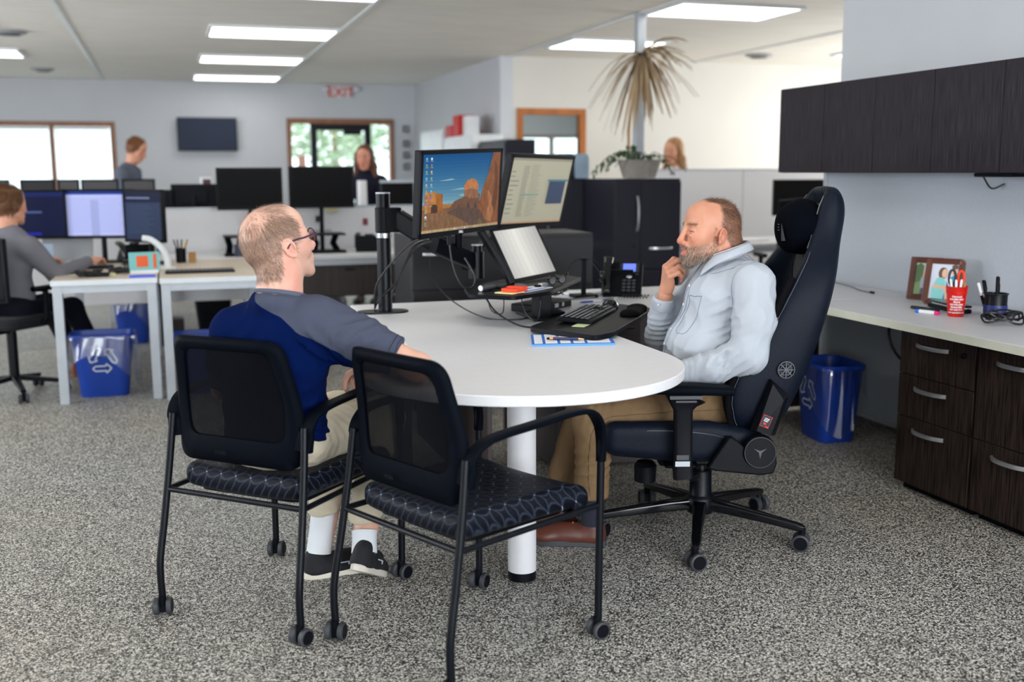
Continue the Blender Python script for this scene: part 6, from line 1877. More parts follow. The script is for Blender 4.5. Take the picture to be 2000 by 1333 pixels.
strands('beard', V, Nh, lambda V: m_beard(V) * (1 + 2.5 * (V[:, 2] > -.058) * (V[:, 0] > .07)), 7500, lambda P: np.tile(np.array([.25, 0, -1.0]), (len(P), 1)), lambda P: .003 + .009 * ss(-P[:, 2], .05, .09), [(104, 80, 64), (150, 140, 130), (84, 62, 50), (176, 170, 164), (96, 72, 58), (120, 106, 96)], man, HT, seed=3, lift=.5)
strands('eyebrows', V, Nh, lambda V: np.exp(-((V[:, 2] - .031) / .004) ** 2) * (np.abs(V[:, 1]) > .012) * (np.abs(V[:, 1]) < .05) * (V[:, 0] > .06), 420, lambda P: np.stack([0 * P[:, 0], np.sign(P[:, 1]), .25 + 0 * P[:, 0]], 1), lambda P: .007 + 0 * P[:, 0], [(150, 116, 88), (120, 90, 66)], man, HT, seed=4, lift=.3)

# shirt
s = SDF((-.37, -.37, .50), (.17, .37, 1.12), .0052)
s.ell((-.105, 0, .705), (.182, .200, .160), .05); s.ell((-.150, 0, .880), (.150, .190, .150), .06)
s.cap((-.195, .135, .978), (-.170, -.145, .968), .066, .066, .05); s.ell((-.11, 0, .59), (.175, .195, .085), .04)
s.ell((-.165, -.012, 1.015), (.078, .082, .055), .04)
s.chain([(-.205, .185, .970), (-.196, .245, .85), (-.172, .268, .735), (-.06, .245, .688), (.055, .205, .660)], [.076, .072, .066, .056, .043], .025)
s.chain([(-.135, -.185, .955), (-.03, -.24, .82), (.045, -.268, .715), (.050, -.215, .80), (.052, -.165, .878)], [.074, .064, .060, .052, .043], .02)
s.disp(lambda P: folds(P, (-.10, .25, .80), (.16, .12, .16), (.55, 0, 1), 75, .0045, 1) + folds(P, (-.12, .26, .70), (.15, .12, .10), (1, .2, .7), 85, .0050, 2)
       + folds(P, (-.16, .12, .88), (.13, .14, .12), (.6, .5, .7), 60, .0035, 3) + folds(P, (.02, .05, .66), (.16, .2, .12), (.35, .3, 1), 62, .0040, 4)
       + folds(P, (.05, -.24, .76), (.12, .12, .12), (.2, .2, 1), 80, .0045, 5) + folds(P, (-.26, .08, .75), (.12, .2, .2), (.3, .2, 1), 50, .0035, 6)
       + folds(P, (.0, .21, .67), (.09, .08, .08), (1, -.1, 0), 120, .0028, 7) + wrinkle(P, 75, .0034, 9, (1, 1, .7)))
local_cut(s, (.052, .207, .661), (1, -.28, -.22), (.08, .20, .655), .085)
local_cut(s, (.052, -.161, .884), (0, .42, .9), (.052, -.145, .91), .075)
hole = np.array(nk[0][0]); 
s.ell((-.158, -.018, 1.075), (.068, .064, .048), .008, sub=True)
local_cut(s, (-.1, 0, .575), (.25, 0, -1), (-.1, 0, .50), .30)
Vs, Fs = s.mesh(1)
Ns = mesh_normals(Vs, Fs)
c_sh = lin(172, 178, 188)
shirt = np_mesh('shirt', Vs, Fs, CLOTH, man, color=lambda V, N: np.tile(c_sh, (len(V), 1)) * (1 + .03 * pnoise(V, 14, 2))[:, None])
shm = mat('shirt_cloth', (170, 176, 186), 0.85, bump=(600, 0.2))
stm = mat('shirt_stitch', (128, 140, 160), 0.85)
# collar: two leaves and a stand
MB().sweep(smooth_path([(-.083, .012, 1.028), (-.098, .056, 1.045), (-.150, .078, 1.066), (-.205, .050, 1.084), (-.222, -.01, 1.088), (-.205, -.065, 1.080), (-.150, -.095, 1.060), (-.10, -.075, 1.038), (-.083, -.035, 1.022)], 5), rrect(.0035, .040, .0015, 2), (0, 0, 1)).build('collar_stand', shm, shirt, angle=60)
def leaf(L, nm):
    a, b = [np.array(smooth_path(p, 8)) for p in L]
    n_ = len(a)
    vs = []
    for t in (0, .33, .66, 1):
        for p, q in zip(a, b):
            vs.append(tuple(p * (1 - t) + q * t + np.array([0.0, 0, .004 * sin(t * pi)])))
    MB().add(vs, [(r_ * n_ + k, r_ * n_ + k + 1, (r_ + 1) * n_ + k + 1, (r_ + 1) * n_ + k) for r_ in range(3) for k in range(n_ - 1)]).build(nm, shm, shirt, solid=.003, angle=70)
leaf(([(-.074, .018, 1.040), (-.096, .060, 1.062), (-.150, .084, 1.084), (-.208, .056, 1.104), (-.228, -.01, 1.108)], [(-.040, .050, .985), (-.092, .092, 1.030), (-.156, .106, 1.058), (-.226, .070, 1.078), (-.246, -.01, 1.082)]), 'collar_leaf')
leaf(([(-.074, -.045, 1.034), (-.100, -.082, 1.056), (-.150, -.102, 1.078), (-.208, -.072, 1.100), (-.228, -.01, 1.108)], [(-.040, -.068, .980), (-.092, -.112, 1.024), (-.156, -.126, 1.050), (-.226, -.090, 1.072), (-.246, -.01, 1.082)]), 'collar_leaf')
# placket, buttons, pocket, seams, cuffs
pk = [(-.045, .006, 1.00), (.02, .010, .93), (.04, .012, .86), (.08, .014, .78), (.10, .015, .70), (.09, .015, .62)]
seam('placket_edge', Vs, Ns, [(x, y + .017, z) for x, y, z in pk], stm, shirt)
seam('placket_edge', Vs, Ns, [(x, y - .017, z) for x, y, z in pk], stm, shirt)
for x, y, z in ((-.02, .012, .955), (.03, .014, .885), (.06, .016, .81), (.09, .018, .735), (.10, .018, .66)):
    i = np.argmin(((Vs - np.array((x + .03, y, z))) ** 2).sum(1))
    MB().ell(tuple(Vs[i] + Ns[i] * .001), (.003, .0055, .0055), 10).build('button', M['paper'], shirt)
seam('pocket_seam', Vs, Ns, [(.01, .055, .915), (.035, .052, .86), (.048, .055, .80), (.045, .085, .785), (.03, .125, .80), (.005, .135, .87), (-.02, .130, .925)], stm, shirt, n=8)
seam('pocket_flap', Vs, Ns, [(.008, .053, .922), (.0, .09, .922), (-.02, .132, .922)], stm, shirt, r=.0016)
seam('yoke_seam', Vs, Ns, [(-.06, .09, 1.02), (-.13, .15, 1.04), (-.22, .19, 1.03), (-.27, .12, 1.03), (-.29, .0, 1.03)], stm, shirt)
seam('armhole_seam', Vs, Ns, [(-.22, .19, 1.04), (-.13, .19, .98), (-.12, .20, .90), (-.17, .20, .86), (-.27, .21, .90), (-.27, .19, .98), (-.22, .19, 1.04)], stm, shirt)
seam('hem_seam', Vs, Ns, [(.09, .03, .60), (.06, .12, .592), (-.02, .19, .59), (-.12, .21, .59), (-.2, .19, .60)], stm, shirt)
for P_, T_, nm in (((.045, .2085, .662), HLT, 'cuff'), ((.052, -.168, .872), HRT, 'cuff')):
    Q = T_.copy(); Q.translation = Vector(P_)
    MB(Q @ frame((0, 1, 0), (0, 0, 1), (1, 0, 0))).lathe([(.0415, -.035), (.0435, -.03), (.0440, .010), (.0425, .014), (.039, .014), (.038, -.02)], n=30, sq=(2, 1, .92)).build(nm, shm, shirt, angle=50)
    MB(Q).ell((-.005, -.030, .030), (.005, .005, .003), 10).build('button', M['paper'], shirt)
# trousers
def trousers(name, prims, parent, colr, lo, hi, cuts, fold, h=.006, mtl=CLOTH):
    s = SDF(lo, hi, h)
    for p in prims:
        getattr(s, p[0])(*p[1:])
    s.disp(fold)
    for c in cuts:
        local_cut(s, *c)
    V, F = s.mesh(1)
    return np_mesh(name, V, F, mtl, parent, color=lambda V, N: np.tile(lin(*colr), (len(V), 1)) * (1 + .05 * pnoise(V, 12, 4))[:, None]), V, mesh_normals(V, F)
tr, Vt, Nt = trousers('trousers', [('ell', (-.13, 0, .545), (.165, .195, .085), .04),
    ('cap', (-.12, .105, .535), (.345, .135, .478), .094, .072, .035), ('cap', (-.12, -.105, .535), (.345, -.125, .478), .094, .072, .035),
    ('cap', (.345, .135, .478), (.350, .125, .20), .071, .062, .03), ('cap', (.345, -.125, .478), (.440, -.12, .19), .071, .060, .03)],
    man, (120, 97, 72), (-.32, -.24, .13), (.52, .24, .68), [((.35, .125, .185), (0, 0, -1), (.35, .125, .16), .085), ((.44, -.12, .18), (.2, 0, -1), (.45, -.12, .14), .085)],
    lambda P: folds(P, (.30, .13, .50), (.16, .13, .12), (1, 0, .5), 70, .0045, 1) + folds(P, (.0, .13, .55), (.2, .15, .12), (1, .3, .3), 55, .0045, 2) + folds(P, (.35, .13, .32), (.12, .12, .16), (.3, 0, 1), 60, .0035, 3) + folds(P, (.3, -.13, .48), (.16, .13, .2), (1, 0, .6), 60, .004, 4) + wrinkle(P, 70, .0034, 3))
ts = mat('khaki_stitch', (88, 70, 50), 0.8)
seam('outer_seam', Vt, Nt, [(-.15, .24, .52), (.0, .24, .52), (.15, .22, .515), (.30, .21, .50), (.36, .22, .44), (.37, .2, .33), (.365, .2, .21)], ts, tr, n=14)
for k, (T, nm) in enumerate(((frame((.98, -.17, 0), (.17, .98, 0), (0, 0, 1), (.295, .125, .0)), 'shoe'), (frame((.94, .34, 0), (-.34, .94, 0), (0, 0, 1), (.385, -.13, 0)), 'shoe'))):
    shoe(T, man, mat('brown_leather', (84, 44, 34), 0.4, noise=(20, .2, (1, 1, 1))), M['dark_grey'], lace=mat('tan_lace', (190, 130, 84), 0.7))
    MB(T).lathe([(.040, .08), (.042, .12), (.044, .20), (.030, .21)], (.052, 0, 0), n=24).build('sock', mat('navy_sock', (24, 28, 44), 0.9), man)

# ---------------- the young man (in the frame of his chair) -------------------
C1, A1 = (0.32, 3.36, 0), R(46.8)
yng = thing('person', 'young man with glasses and thinning hair, in a navy and grey T-shirt, seen from behind', 'person', C1, A1)
YT = head_T((-.098, -.092, 1.142), -20, 15, -3, 1.0)
YTi = YT.inverted()
nk = [(tuple(YTi @ Vector(p)), r) for p, r in (((-.122, -.112, 1.06), .058), ((-.128, -.110, 1.0), .062), ((-.120, -.10, .95), .058))]
V, F = head_mesh(nk, jaw=1.0, h=.0024)
Nh = mesh_normals(V, F)
def y_hair(V):
    A = np.abs(V[:, 1]); x, z = V[:, 0], V[:, 2]
    top = ss(z, .075, .105)
    bald = ss(-((x + .075) ** 2 + (V[:, 1] + .01) ** 2 + (z - .085) ** 2) ** .5, -.062, -.040)
    front = ss(.040 - x - .02 * ss(z, .06, .1) * ss(A, .02, .05), -.004, .010)
    low = ss(z, -.085 + .085 * ss(x, -.075, -.022), -.066 + .085 * ss(x, -.075, -.022))
    sideb = (x > -.004) * (x < .018) * (z < .05) * (z > -.018) * (A > .05)
    ear = (A > .069) * (np.abs(x + .012) < .022) * (z < .030) * (z > -.045)
    return np.clip(front * low * (1 - .62 * top) * (1 - .72 * bald) + sideb * .8, 0, 1) * (1 - ear)
def y_stub(V):
    A = np.abs(V[:, 1]); x, z = V[:, 0], V[:, 2]
    return .38 * ss(x, -.002, .02) * ss(-z, .02, .045) * ss(z, -.14, -.115)
skin_y = skin_color((214, 170, 152), (206, 136, 118), (160, 122, 104), (164, 128, 110), lambda V: y_hair(V) * .7, y_stub, brow=(150, 112, 84))
plain_y = lambda V, N: np.tile(lin(212, 164, 144), (len(V), 1)) * (1 + .05 * pnoise(V, 60, 5))[:, None]
hR, hRF = hand_mesh([(24, 34, 20), (28, 36, 22), (32, 38, 24), (34, 40, 24)], THUMB_REST, arm=.05)
HRT = hand_frame((.105, -.345, .772), (-.22, .95, -.10), (0, .1, 1))
hL, hLF = hand_mesh([(16, 26, 14)] * 4, THUMB_REST, side=-1, arm=.06, h=.003)
HLT = hand_frame((.14, .075, .635), (.9, -.35, -.2), (0, .2, 1))
arm = SDF((-.28, -.60, .58), (.24, .24, 1.0), .0045)
arm.cap((-.14, .03, .90), (-.10, -.21, .915), .035, k=.04)
arm.chain([(-.10, -.25, .925), (-.05, -.39, .85), (-.005, -.505, .795)], [.052, .047, .041], .02)
arm.ell((-.012, -.512, .790), (.036, .042, .036), .02)
arm.chain([(-.005, -.505, .795), (.05, -.44, .788), (.105, -.345, .774)], [.041, .038, .027], .015)
arm.chain([(-.15, .055, .885), (-.09, .14, .70), (.02, .13, .655), (.14, .075, .637)], [.045, .043, .038, .027], .02)
Va, Fa = arm.mesh(1)
legs = SDF((-.22, -.30, .06), (.44, .14, .66), .007)
legs.ell((-.06, -.03, .55), (.12, .14, .07), .03)
for h_, k_, a_ in (((-.05, -.11, .535), (.355, -.155, .53), (.125, -.205, .11)), ((-.05, .06, .535), (.355, .02, .53), (.195, .0, .10))):
    legs.cap(h_, k_, .07, .05, .03); m_ = tuple((p * .6 + q * .4) for p, q in zip(k_, a_))
    legs.chain([k_, m_, a_], [.050, .052, .034], .02)
Vl, Fl = legs.mesh(1)
tor = SDF((-.27, -.27, .55), (.05, .14, .99), .009)
tor.ell((-.115, -.075, .78), (.07, .12, .16), .04); tor.ell((-.08, -.04, .64), (.10, .14, .12), .04)
Vb, Fb = tor.mesh(1)
joined('body', [(V, F, YT, skin_y), (Va, Fa, None, plain_y), (Vl, Fl, None, plain_y), (Vb, Fb, None, plain_y), (hR, hRF, HRT, plain_y), (hL, hLF, HLT, plain_y)], SKIN, yng)
eyes(yng, YT)
hc = [(130, 104, 88), (146, 118, 100), (114, 90, 76), (158, 132, 114)]
strands('hair', V, Nh, y_hair, 17000, lambda P: np.stack([.2 - 1.0 * ss(-P[:, 0], .0, .06) * 0 + .5 * ss(P[:, 0] + .02, -.05, .03), 0 * P[:, 0], -1.0 + 0 * P[:, 0]], 1) + .7 * np.stack([P[:, 0] + .05, P[:, 1], 0 * P[:, 0]], 1) / .08, lambda P: .010 + .008 * ss(P[:, 2], .02, .08), hc, yng, YT, seed=5, lift=.10, width=.0008, jit=.16)
glasses(yng, YT, mat('purple_frame', (58, 26, 56), 0.25), M['lens'])
# T-shirt
navy, grey = lin(1, 18, 64), lin(72, 76, 93)
s = SDF((-.31, -.50, .48), (.10, .26, 1.05), .0052)
s.ell((-.110, -.075, .815), (.112, .180, .175), .05); s.ell((-.085, -.045, .66), (.135, .172, .155), .05); s.ell((-.06, -.03, .555), (.145, .175, .075), .04)
s.cap((-.150, .030, .905), (-.115, -.205, .925), .060, .066, .045); s.ell((-.132, -.107, .985), (.082, .080, .048), .03)
s.chain([(-.105, -.235, .925), (-.060, -.36, .865), (-.022, -.445, .825)], [.080, .070, .058], .03)
s.cap((-.09, -.23, .86), (-.045, -.38, .825), .055, .042, .03)
s.chain([(-.150, .060, .885), (-.115, .108, .79), (-.09, .135, .715)], [.064, .060, .054], .03)
s.disp(lambda P: folds(P, (-.07, -.34, .88), (.16, .16, .13), (.3, 1, .7), 60, .0034, 1) + folds(P, (-.10, -.22, .84), (.15, .12, .14), (.5, .8, -.3), 60, .0055, 2)
       + folds(P, (-.18, -.06, .66), (.2, .25, .18), (.2, .3, 1), 48, .0040, 3) + folds(P, (-.06, -.18, .60), (.16, .16, .16), (.4, .4, 1), 60, .0045, 4) + folds(P, (-.2, .0, .86), (.12, .16, .12), (.1, .6, .5), 42, .0025, 5) + wrinkle(P, 65, .0026, 6, (1, 1, .6)))
ax_ = np.array((.045, -.12, -.055))
local_cut(s, (-.022, -.447, .824), tuple(ax_), (-.010, -.48, .81), .085)
local_cut(s, (-.09, .145, .70), (.1, .12, -1), (-.085, .15, .68), .08)
s.ell((-.118, -.112, 1.035), (.068, .068, .050), .008, sub=True)
local_cut(s, (0, 0, .535), (0, 0, -1), (-.06, -.03, .46), .26)
Vs, Fs = s.mesh(1); Ns = mesh_normals(Vs, Fs)
sn = np.array((-.093, -.231, .31)); sn /= np.linalg.norm(sn); sA = np.array((-.19, -.105, .985))
tm = mat('raglan_jersey', (80, 85, 102), 0.9, spec=0.06, bump=(700, .15))
nt = tm.node_tree; b = nt.nodes['Principled BSDF']
tc = node(nt, 'ShaderNodeTexCoord'); dt = node(nt, 'ShaderNodeVectorMath', operation='DOT_PRODUCT'); dt.inputs[1].default_value = tuple(sn)
nt.links.new(tc.outputs['Object'], dt.inputs[0])
gt = node(nt, 'ShaderNodeMath', operation='GREATER_THAN'); gt.inputs[1].default_value = float(sA @ sn); nt.links.new(dt.outputs['Value'], gt.inputs[0])
mx = node(nt, 'ShaderNodeMix', data_type='RGBA'); mx.inputs[6].default_value = (*navy, 1); mx.inputs[7].default_value = (*grey, 1)
nt.links.new(gt.outputs[0], mx.inputs[0]); nt.links.new(mx.outputs[2], b.inputs['Base Color'])
ts_ = np_mesh('t_shirt', Vs, Fs, tm, yng)
g2 = mat('grey_jersey', (80, 85, 102), 0.85)
MB().tube([(-.120 + .071 * cos(a), -.112 + .070 * sin(a), 1.003 - .018 * cos(a)) for a in np.linspace(0, 2 * pi, 40)[:-1]], .0085, 8, close=True).build('collar_rib', g2, ts_)
nv = mat('navy_stitch', (16, 26, 60), 0.85)
Rm = Vector(ax_).to_track_quat('Z', 'Y').to_matrix().to_4x4()
for dz in (-.002, -.022):
    seam('hem_stitch', Vs, Ns, [tuple(Vector((-.022, -.447, .824)) + Vector(ax_).normalized() * dz + Rm.to_3x3() @ Vector((.07 * cos(a), .07 * sin(a), 0))) for a in np.linspace(0, 2 * pi, 14)], nv, ts_, n=5, r=.0011)
# khaki trousers
tr2, Vt, Nt = trousers('trousers', [('ell', (-.07, -.03, .535), (.145, .178, .085), .04),
    ('cap', (-.05, -.110, .540), (.350, -.155, .532), .088, .073, .03), ('cap', (-.05, .062, .540), (.350, .022, .532), .088, .073, .03),
    ('cap', (.350, -.155, .532), (.165, -.200, .25), .072, .058, .03), ('cap', (.350, .022, .532), (.215, .0, .23), .072, .057, .03)],
    yng, (196, 186, 166), (-.26, -.29, .16), (.46, .15, .66), [((.165, -.2, .245), (.3, 0, -1), (.15, -.2, .20), .085), ((.213, .0, .225), (.3, 0, -1), (.2, 0, .18), .085)],
    lambda P: folds(P, (.30, -.15, .50), (.15, .13, .14), (1, 0, .6), 65, .0050, 1) + folds(P, (.05, -.14, .54), (.2, .12, .12), (1, .4, .2), 60, .0045, 2) + folds(P, (.22, -.05, .32), (.14, .2, .14), (.3, .2, 1), 55, .004, 3) + wrinkle(P, 70, .0032, 5))
wsock = mat('white_sock', (214, 218, 224), 0.9, bump=(300, .3))
for T, leg0, leg1 in ((hand_frame((.135, .035, .0), (.80, -.60, 0), (0, 0, 1)), (.208, .0, .22), (.180, .004, .085)), (hand_frame((.045, -.235, .105), (.86, .26, -.42), (.42, 0, .91)), (.150, -.203, .20), (.122, -.218, .135))):
    MB().tube([leg0, tuple((Vector(leg0) + Vector(leg1)) / 2), leg1], [.041, .040, .042], 22).build('sock', wsock, yng)
    shoe(T, yng, mat('black_knit', (16, 18, 24), 0.8, bump=(400, .3)), mat('off_white_sole', (206, 200, 188), 0.7), mark=M['white_print'])

# ------------------------------------------------------------------ background desks
def desk(name, label, x0, x1, y0, y1, top, leg, edge=None, legs=((0, 0), (1, 0), (0, 1), (1, 1)), z=0.74, group=None):
    t = thing(name, label, 'desk', ((x0 + x1) / 2, (y0 + y1) / 2, 0), 0, group)
    w, d = (x1 - x0) / 2, (y1 - y0) / 2
    MB().box2((-w, -d, z - 0.03), (w, d, z)).build('tabletop', top, t, bevel=0.003)
    if edge:
        MB().box2((-w + .001, -d - 0.003, z - 0.030), (w - .001, -d, z)).build('edge_band', edge, t)
    for a, b in ((-d + .01, -d + .055), (d - .055, d - .01)):
        MB().box2((-w + .01, a, z - 0.075), (w - .01, b, z - 0.031)).build('frame_rail', leg, t)
    for i, j in legs:
        cx, cy = (-w + .035 if i == 0 else w - .035), (-d + .035 if j == 0 else d - .035)
        MB().box2((cx - .0265, cy - .0265, 0), (cx + .0265, cy + .0265, z - 0.0305)).build('leg', leg, t, bevel=0.002)
    return t
desk('office_desk', 'beige-topped desk with grey metal legs where the man in the grey sweater works', -.65, -.055, 6.70, 8.35, M['beige_lam'], M['silver_paint'], M['white_edge'])
desk('office_desk', 'beige-topped desk with white edge and grey legs, right beside the grey-sweater man\'s desk', -.045, .62, 6.63, 8.00, M['beige_lam'], M['silver_paint'], M['white_edge'])
desk('bench_desk', 'long white bench desk behind the young man\'s head, with a divider screen', -.045, 1.92, 8.06, 8.74, M['white_lam'], M['silver_paint'])
desk('bench_desk', 'white bench desk in the row below the back windows', -2.6, .5, 9.35, 10.0, M['white_lam'], M['silver_paint'])
desk('bench_desk', 'white desk with black mesh chair on the right, behind the bearded man', 4.1, 7.6, 8.0, 8.9, M['white_lam'], M['silver_paint'])
def divider(x0, x1, y, z0, z1, label, post=True):
    t = thing('divider_screen', label, 'divider', ((x0 + x1) / 2, y, 0))
    w = (x1 - x0) / 2
    n = max(1, int(round((x1 - x0) / 1.1)))
    for k in range(n):
        MB().box2((-w + 2 * w * k / n + .004, -.015, z0), (-w + 2 * w * (k + 1) / n - .004, .015, z1)).build('screen_panel', M['white_lam'], t, bevel=0.003)
    MB().box2((-w, -.018, z1), (w, .018, z1 + .015)).build('top_rail', M['silver_paint'], t)
    for s_ in (-1, 1):
        MB().box2((s_ * w - .015, -.018, 0), (s_ * w + .015, .018, z1)).build('post', M['silver_paint'], t)
    return t
divider(-.05, 2.06, 8.80, .35, 1.075, 'white divider screen with papers pinned on, behind the two switched-off monitors')
divider(-2.6, -.06, 8.80, .35, 1.05, 'white divider screen behind the grey-sweater man\'s monitors')
divider(4.35, 9.2, 9.60, .1, 1.36, 'tall white divider screen in front of the blonde woman')
# papers and notes on the divider screen
for k, (x, z, w, h, c, lab) in enumerate(((1.20, .985, .05, .05, (40, 44, 54), 'small dark square note pinned on the white divider'), (1.58, .955, .04, .055, (130, 60, 66), 'small reddish note pinned on the white divider'), (1.31, 1.055, .09, .02, (206, 200, 130), 'thin yellow strip along the top of the divider'), (1.20, .89, .20, .012, (150, 152, 156), 'grey strip of print on the white divider'), (.62, 1.01, .12, .06, (224, 216, 220), 'pinkish white card pinned below the left black monitor'))):
    tag(MB().box2((x - w / 2, 8.776, z - h / 2), (x + w / 2, 8.7845, z + h / 2)).build('pinned_note', mat('note_%d' % k, c, .8)), lab, 'note')

def desk_monitor(x, y, zc, yaw, label, polys=None, w=.54, h=.32, facing=1, group=None, m=None, base=0.74, stand=True, tilt=0.0):
    """screen on a foot; yaw is where the screen faces"""
    scr = polys or [((10, 10, 16), full)]
    t = monitor(screen_frame((x, y, zc), yaw, tilt, 0), w, h, label, scr, m or M['screen_off'], group=group)
    if stand:
        T = t.matrix_world.inverted()
        b = Vector((x - cos(yaw) * .07, y - sin(yaw) * .07, 0))
        MB(T).tube([(b.x, b.y, base + .01), (b.x, b.y, zc)], .018, 10).prism([(p[0] + b.x, p[1] + b.y) for p in rrect(.22, .18, .03)], base, base + .012).build('monitor_foot', M['black_plastic'], t)
    return t
M['screen_off'] = mat('switched_off_screen', (6, 6, 9), 0.6, spec=0.15)
M['screen_grey'] = mat('grey_lit_back', (92, 90, 92), 0.5)
desk_monitor(.635, 8.42, 1.237, R(-94), 'large switched-off monitor, left one of two on the bench, above the young man\'s head', w=.49)
desk_monitor(1.18, 8.42, 1.245, R(-92), 'large switched-off monitor, right one of two on the bench, in front of the glass door', w=.50)
desk_monitor(.26, 9.6, 1.165, R(80), 'monitor seen from the back on an arm, left of the two switched-off monitors', w=.38, h=.20, stand=True)
desk_monitor(-.02, 9.6, 1.14, R(86), 'small dark monitor just left of the divider post', w=.2, h=.16)
for x, w, lab in ((-1.42, .44, 'grey monitor at the far left edge below the back window'), (-.985, .27, 'black monitor below the left window pane'), (-.745, .17, 'narrow grey monitor left of the window mullion base'), (-.50, .30, 'grey monitor below the right window pane'), (-.19, .27, 'grey monitor at the right end of the row, before the standing man')):
    desk_monitor(x, 9.75, 1.155, R(-90), lab, [((70, 68, 70) if 'grey' in lab else (18, 18, 24), full)], w=w, h=.31, m=VM)
blue_ui = [((8, 14, 44), full), ((14, 26, 74), [(0, .9), (1, .9), (1, 1), (0, 1)]), ((60, 70, 110), [(.36, .52), (.72, .52), (.72, .57), (.36, .57)]), ((120, 160, 200), [(.18, .2), (.34, .2), (.34, .3), (.18, .3)]), ((20, 30, 130), [(.4, .02), (.7, .02), (.7, .08), (.4, .08)])] + lines(.2, .32, .35, .85, 7, (80, 110, 140), .3, .5, 7)
white_ui = [((150, 156, 198), full), ((16, 40, 110), [(0, .93), (1, .93), (1, 1), (0, 1)]), ((130, 136, 176), [(.38, 0), (.5, 0), (.5, .8), (.38, .8)])] + lines(.04, .96, .05, .85, 22, (132, 138, 180), .35, .2, 8)
dark_ui = [((34, 44, 68), full), ((8, 14, 40), [(0, .78), (1, .78), (1, 1), (0, 1)]), ((90, 96, 124), [(.05, .85), (.7, .85), (.7, .89), (.05, .89)])] + lines(.08, .8, .1, .72, 16, (50, 60, 84), .3, .3, 9)
desk_monitor(-.905, 8.00, 1.082, R(-97), 'dark blue screen left of the white spreadsheet, half hidden by the man\'s head', blue_ui, m=VS, h=.335, base=.74, stand=False)
desk_monitor(-.425, 7.93, 1.082, R(-106), 'monitor showing a pale spreadsheet on the grey-sweater man\'s desk', white_ui, m=VS, w=.50, h=.34)
desk_monitor(-.135, 7.72, 1.070, R(-133), 'slanted dark monitor, right of the pale spreadsheet', dark_ui, m=VS, w=.35, h=.36)

def keyboard_small(x, y, rz, z, label):
    t = thing('keyboard', label, 'keyboard', (x, y, z), rz)
    MB().box2((-.21, -.065, 0), (.21, .065, .014)).build('keyboard_base', M['black_plastic'], t, bevel=.003)
    k = MB()
    for i in range(15):
        for j in range(5):
            k.box((-.19 + i * .0272, -.048 + j * .024, .016), (.023, .019, .006))
    k.build('keys', M['dark_grey'], t, kind='stuff')
keyboard_small(.20, 6.98, R(0), .74, 'dark keyboard lying on the empty beige desk')
keyboard_small(-.55, 7.55, R(-8), .74, 'black keyboard under the hand of the grey-sweater man')
t = thing('game_card_box', 'box with an orange and teal pattern on the grey-sweater man\'s desk', 'box', (-.13, 7.05, .74), R(8))
MB().box2((-.09, -.02, .02), (.09, .02, .13)).build('carton', mat('teal_box', (120, 190, 190), .6), t)
MB().box2((-.05, -.022, .04), (.02, -.02, .11)).box2((.05, -.022, .03), (.07, -.02, .12)).build('orange_print', mat('orange_print', (226, 96, 46), .6), t)
MB().box2((-.09, -.03, 0), (.08, .03, .02)).build('white_tray', M['paper'], t)
t = tag(MB().box2((-.075, -.03, 0), (.075, .03, .012)).build('blue_notebook', mat('blue_cover_b', (60, 90, 220), .5)), 'small bright blue notebook at the desk edge below the patterned box', 'notebook')
t.location = (-.14, 6.78, .74)
rs = random.Random(21)
for (cx, cy, n, lab) in ((-.46, 6.92, 34, 'tangle of black cables at the near end of the grey-sweater man\'s desk'), (-.27, 7.1, 30, 'loose dark cables beside the patterned box'), (-.2, 7.62, 30, 'black cables heaped under the slanted monitor')):
    tag(MB().tube(smooth_path([(cx + rs.uniform(-.09, .09), cy + rs.uniform(-.07, .07), .745 + rs.uniform(0, .035)) for k in range(n)], 3), .004, 5).build('cable_heap', M['black_cable']), lab, 'cable')
tag(MB().box2((-.47, 6.86, .745), (-.33, 6.92, .765)).build('power_adapter', M['black_plastic'], bevel=.004), 'black power adapter among the cables at the desk edge', 'adapter')
tag(MB().box2((-.40, 6.96, .741), (-.30, 7.02, .748)).build('sticky_note', M['yellow_paper']), 'pale yellow note between the cables on the desk', 'note')
t = thing('laptop', 'closed grey laptop standing upright below the pale spreadsheet monitor', 'laptop', (-.66, 8.12, .74), R(-6))
MB(Matrix.Rotation(R(-18), 4, 'X')).box2((-.17, -.01, .0), (.17, .006, .22)).build('lid', M['grey_plastic'], t, bevel=.003)
MB().box2((-.17, -.13, 0), (.17, .0, .014)).build('base', M['grey_plastic'], t, bevel=.003)
t = thing('blue_card', 'white and light blue card standing beside the grey laptop', 'card', (-.80, 8.0, .75))
MB().box2((-.04, 0, 0), (.06, .004, .13)).build('card_sheet', M['pale_blue'], t)
MB().box2((-.03, -.001, .03), (.0, .0, .11)).build('blue_stripe', mat('sky_blue', (110, 150, 210), .6), t)
t = thing('desk_lamp', 'white curved desk lamp neck behind the patterned box', 'lamp', (-.05, 7.35, .74))
MB().tube(smooth_path([(.06, 0, .0), (.055, 0, .07), (.02, 0, .14), (-.04, .02, .19), (-.09, .03, .20)]), [.022] * 6 + [.02] * 19, 10).build('lamp_neck', M['white_metal'], t)
MB().lathe([(.05, 0), (.05, .01), (.02, .014)], (.06, 0, 0)).build('lamp_base', M['white_metal'], t)

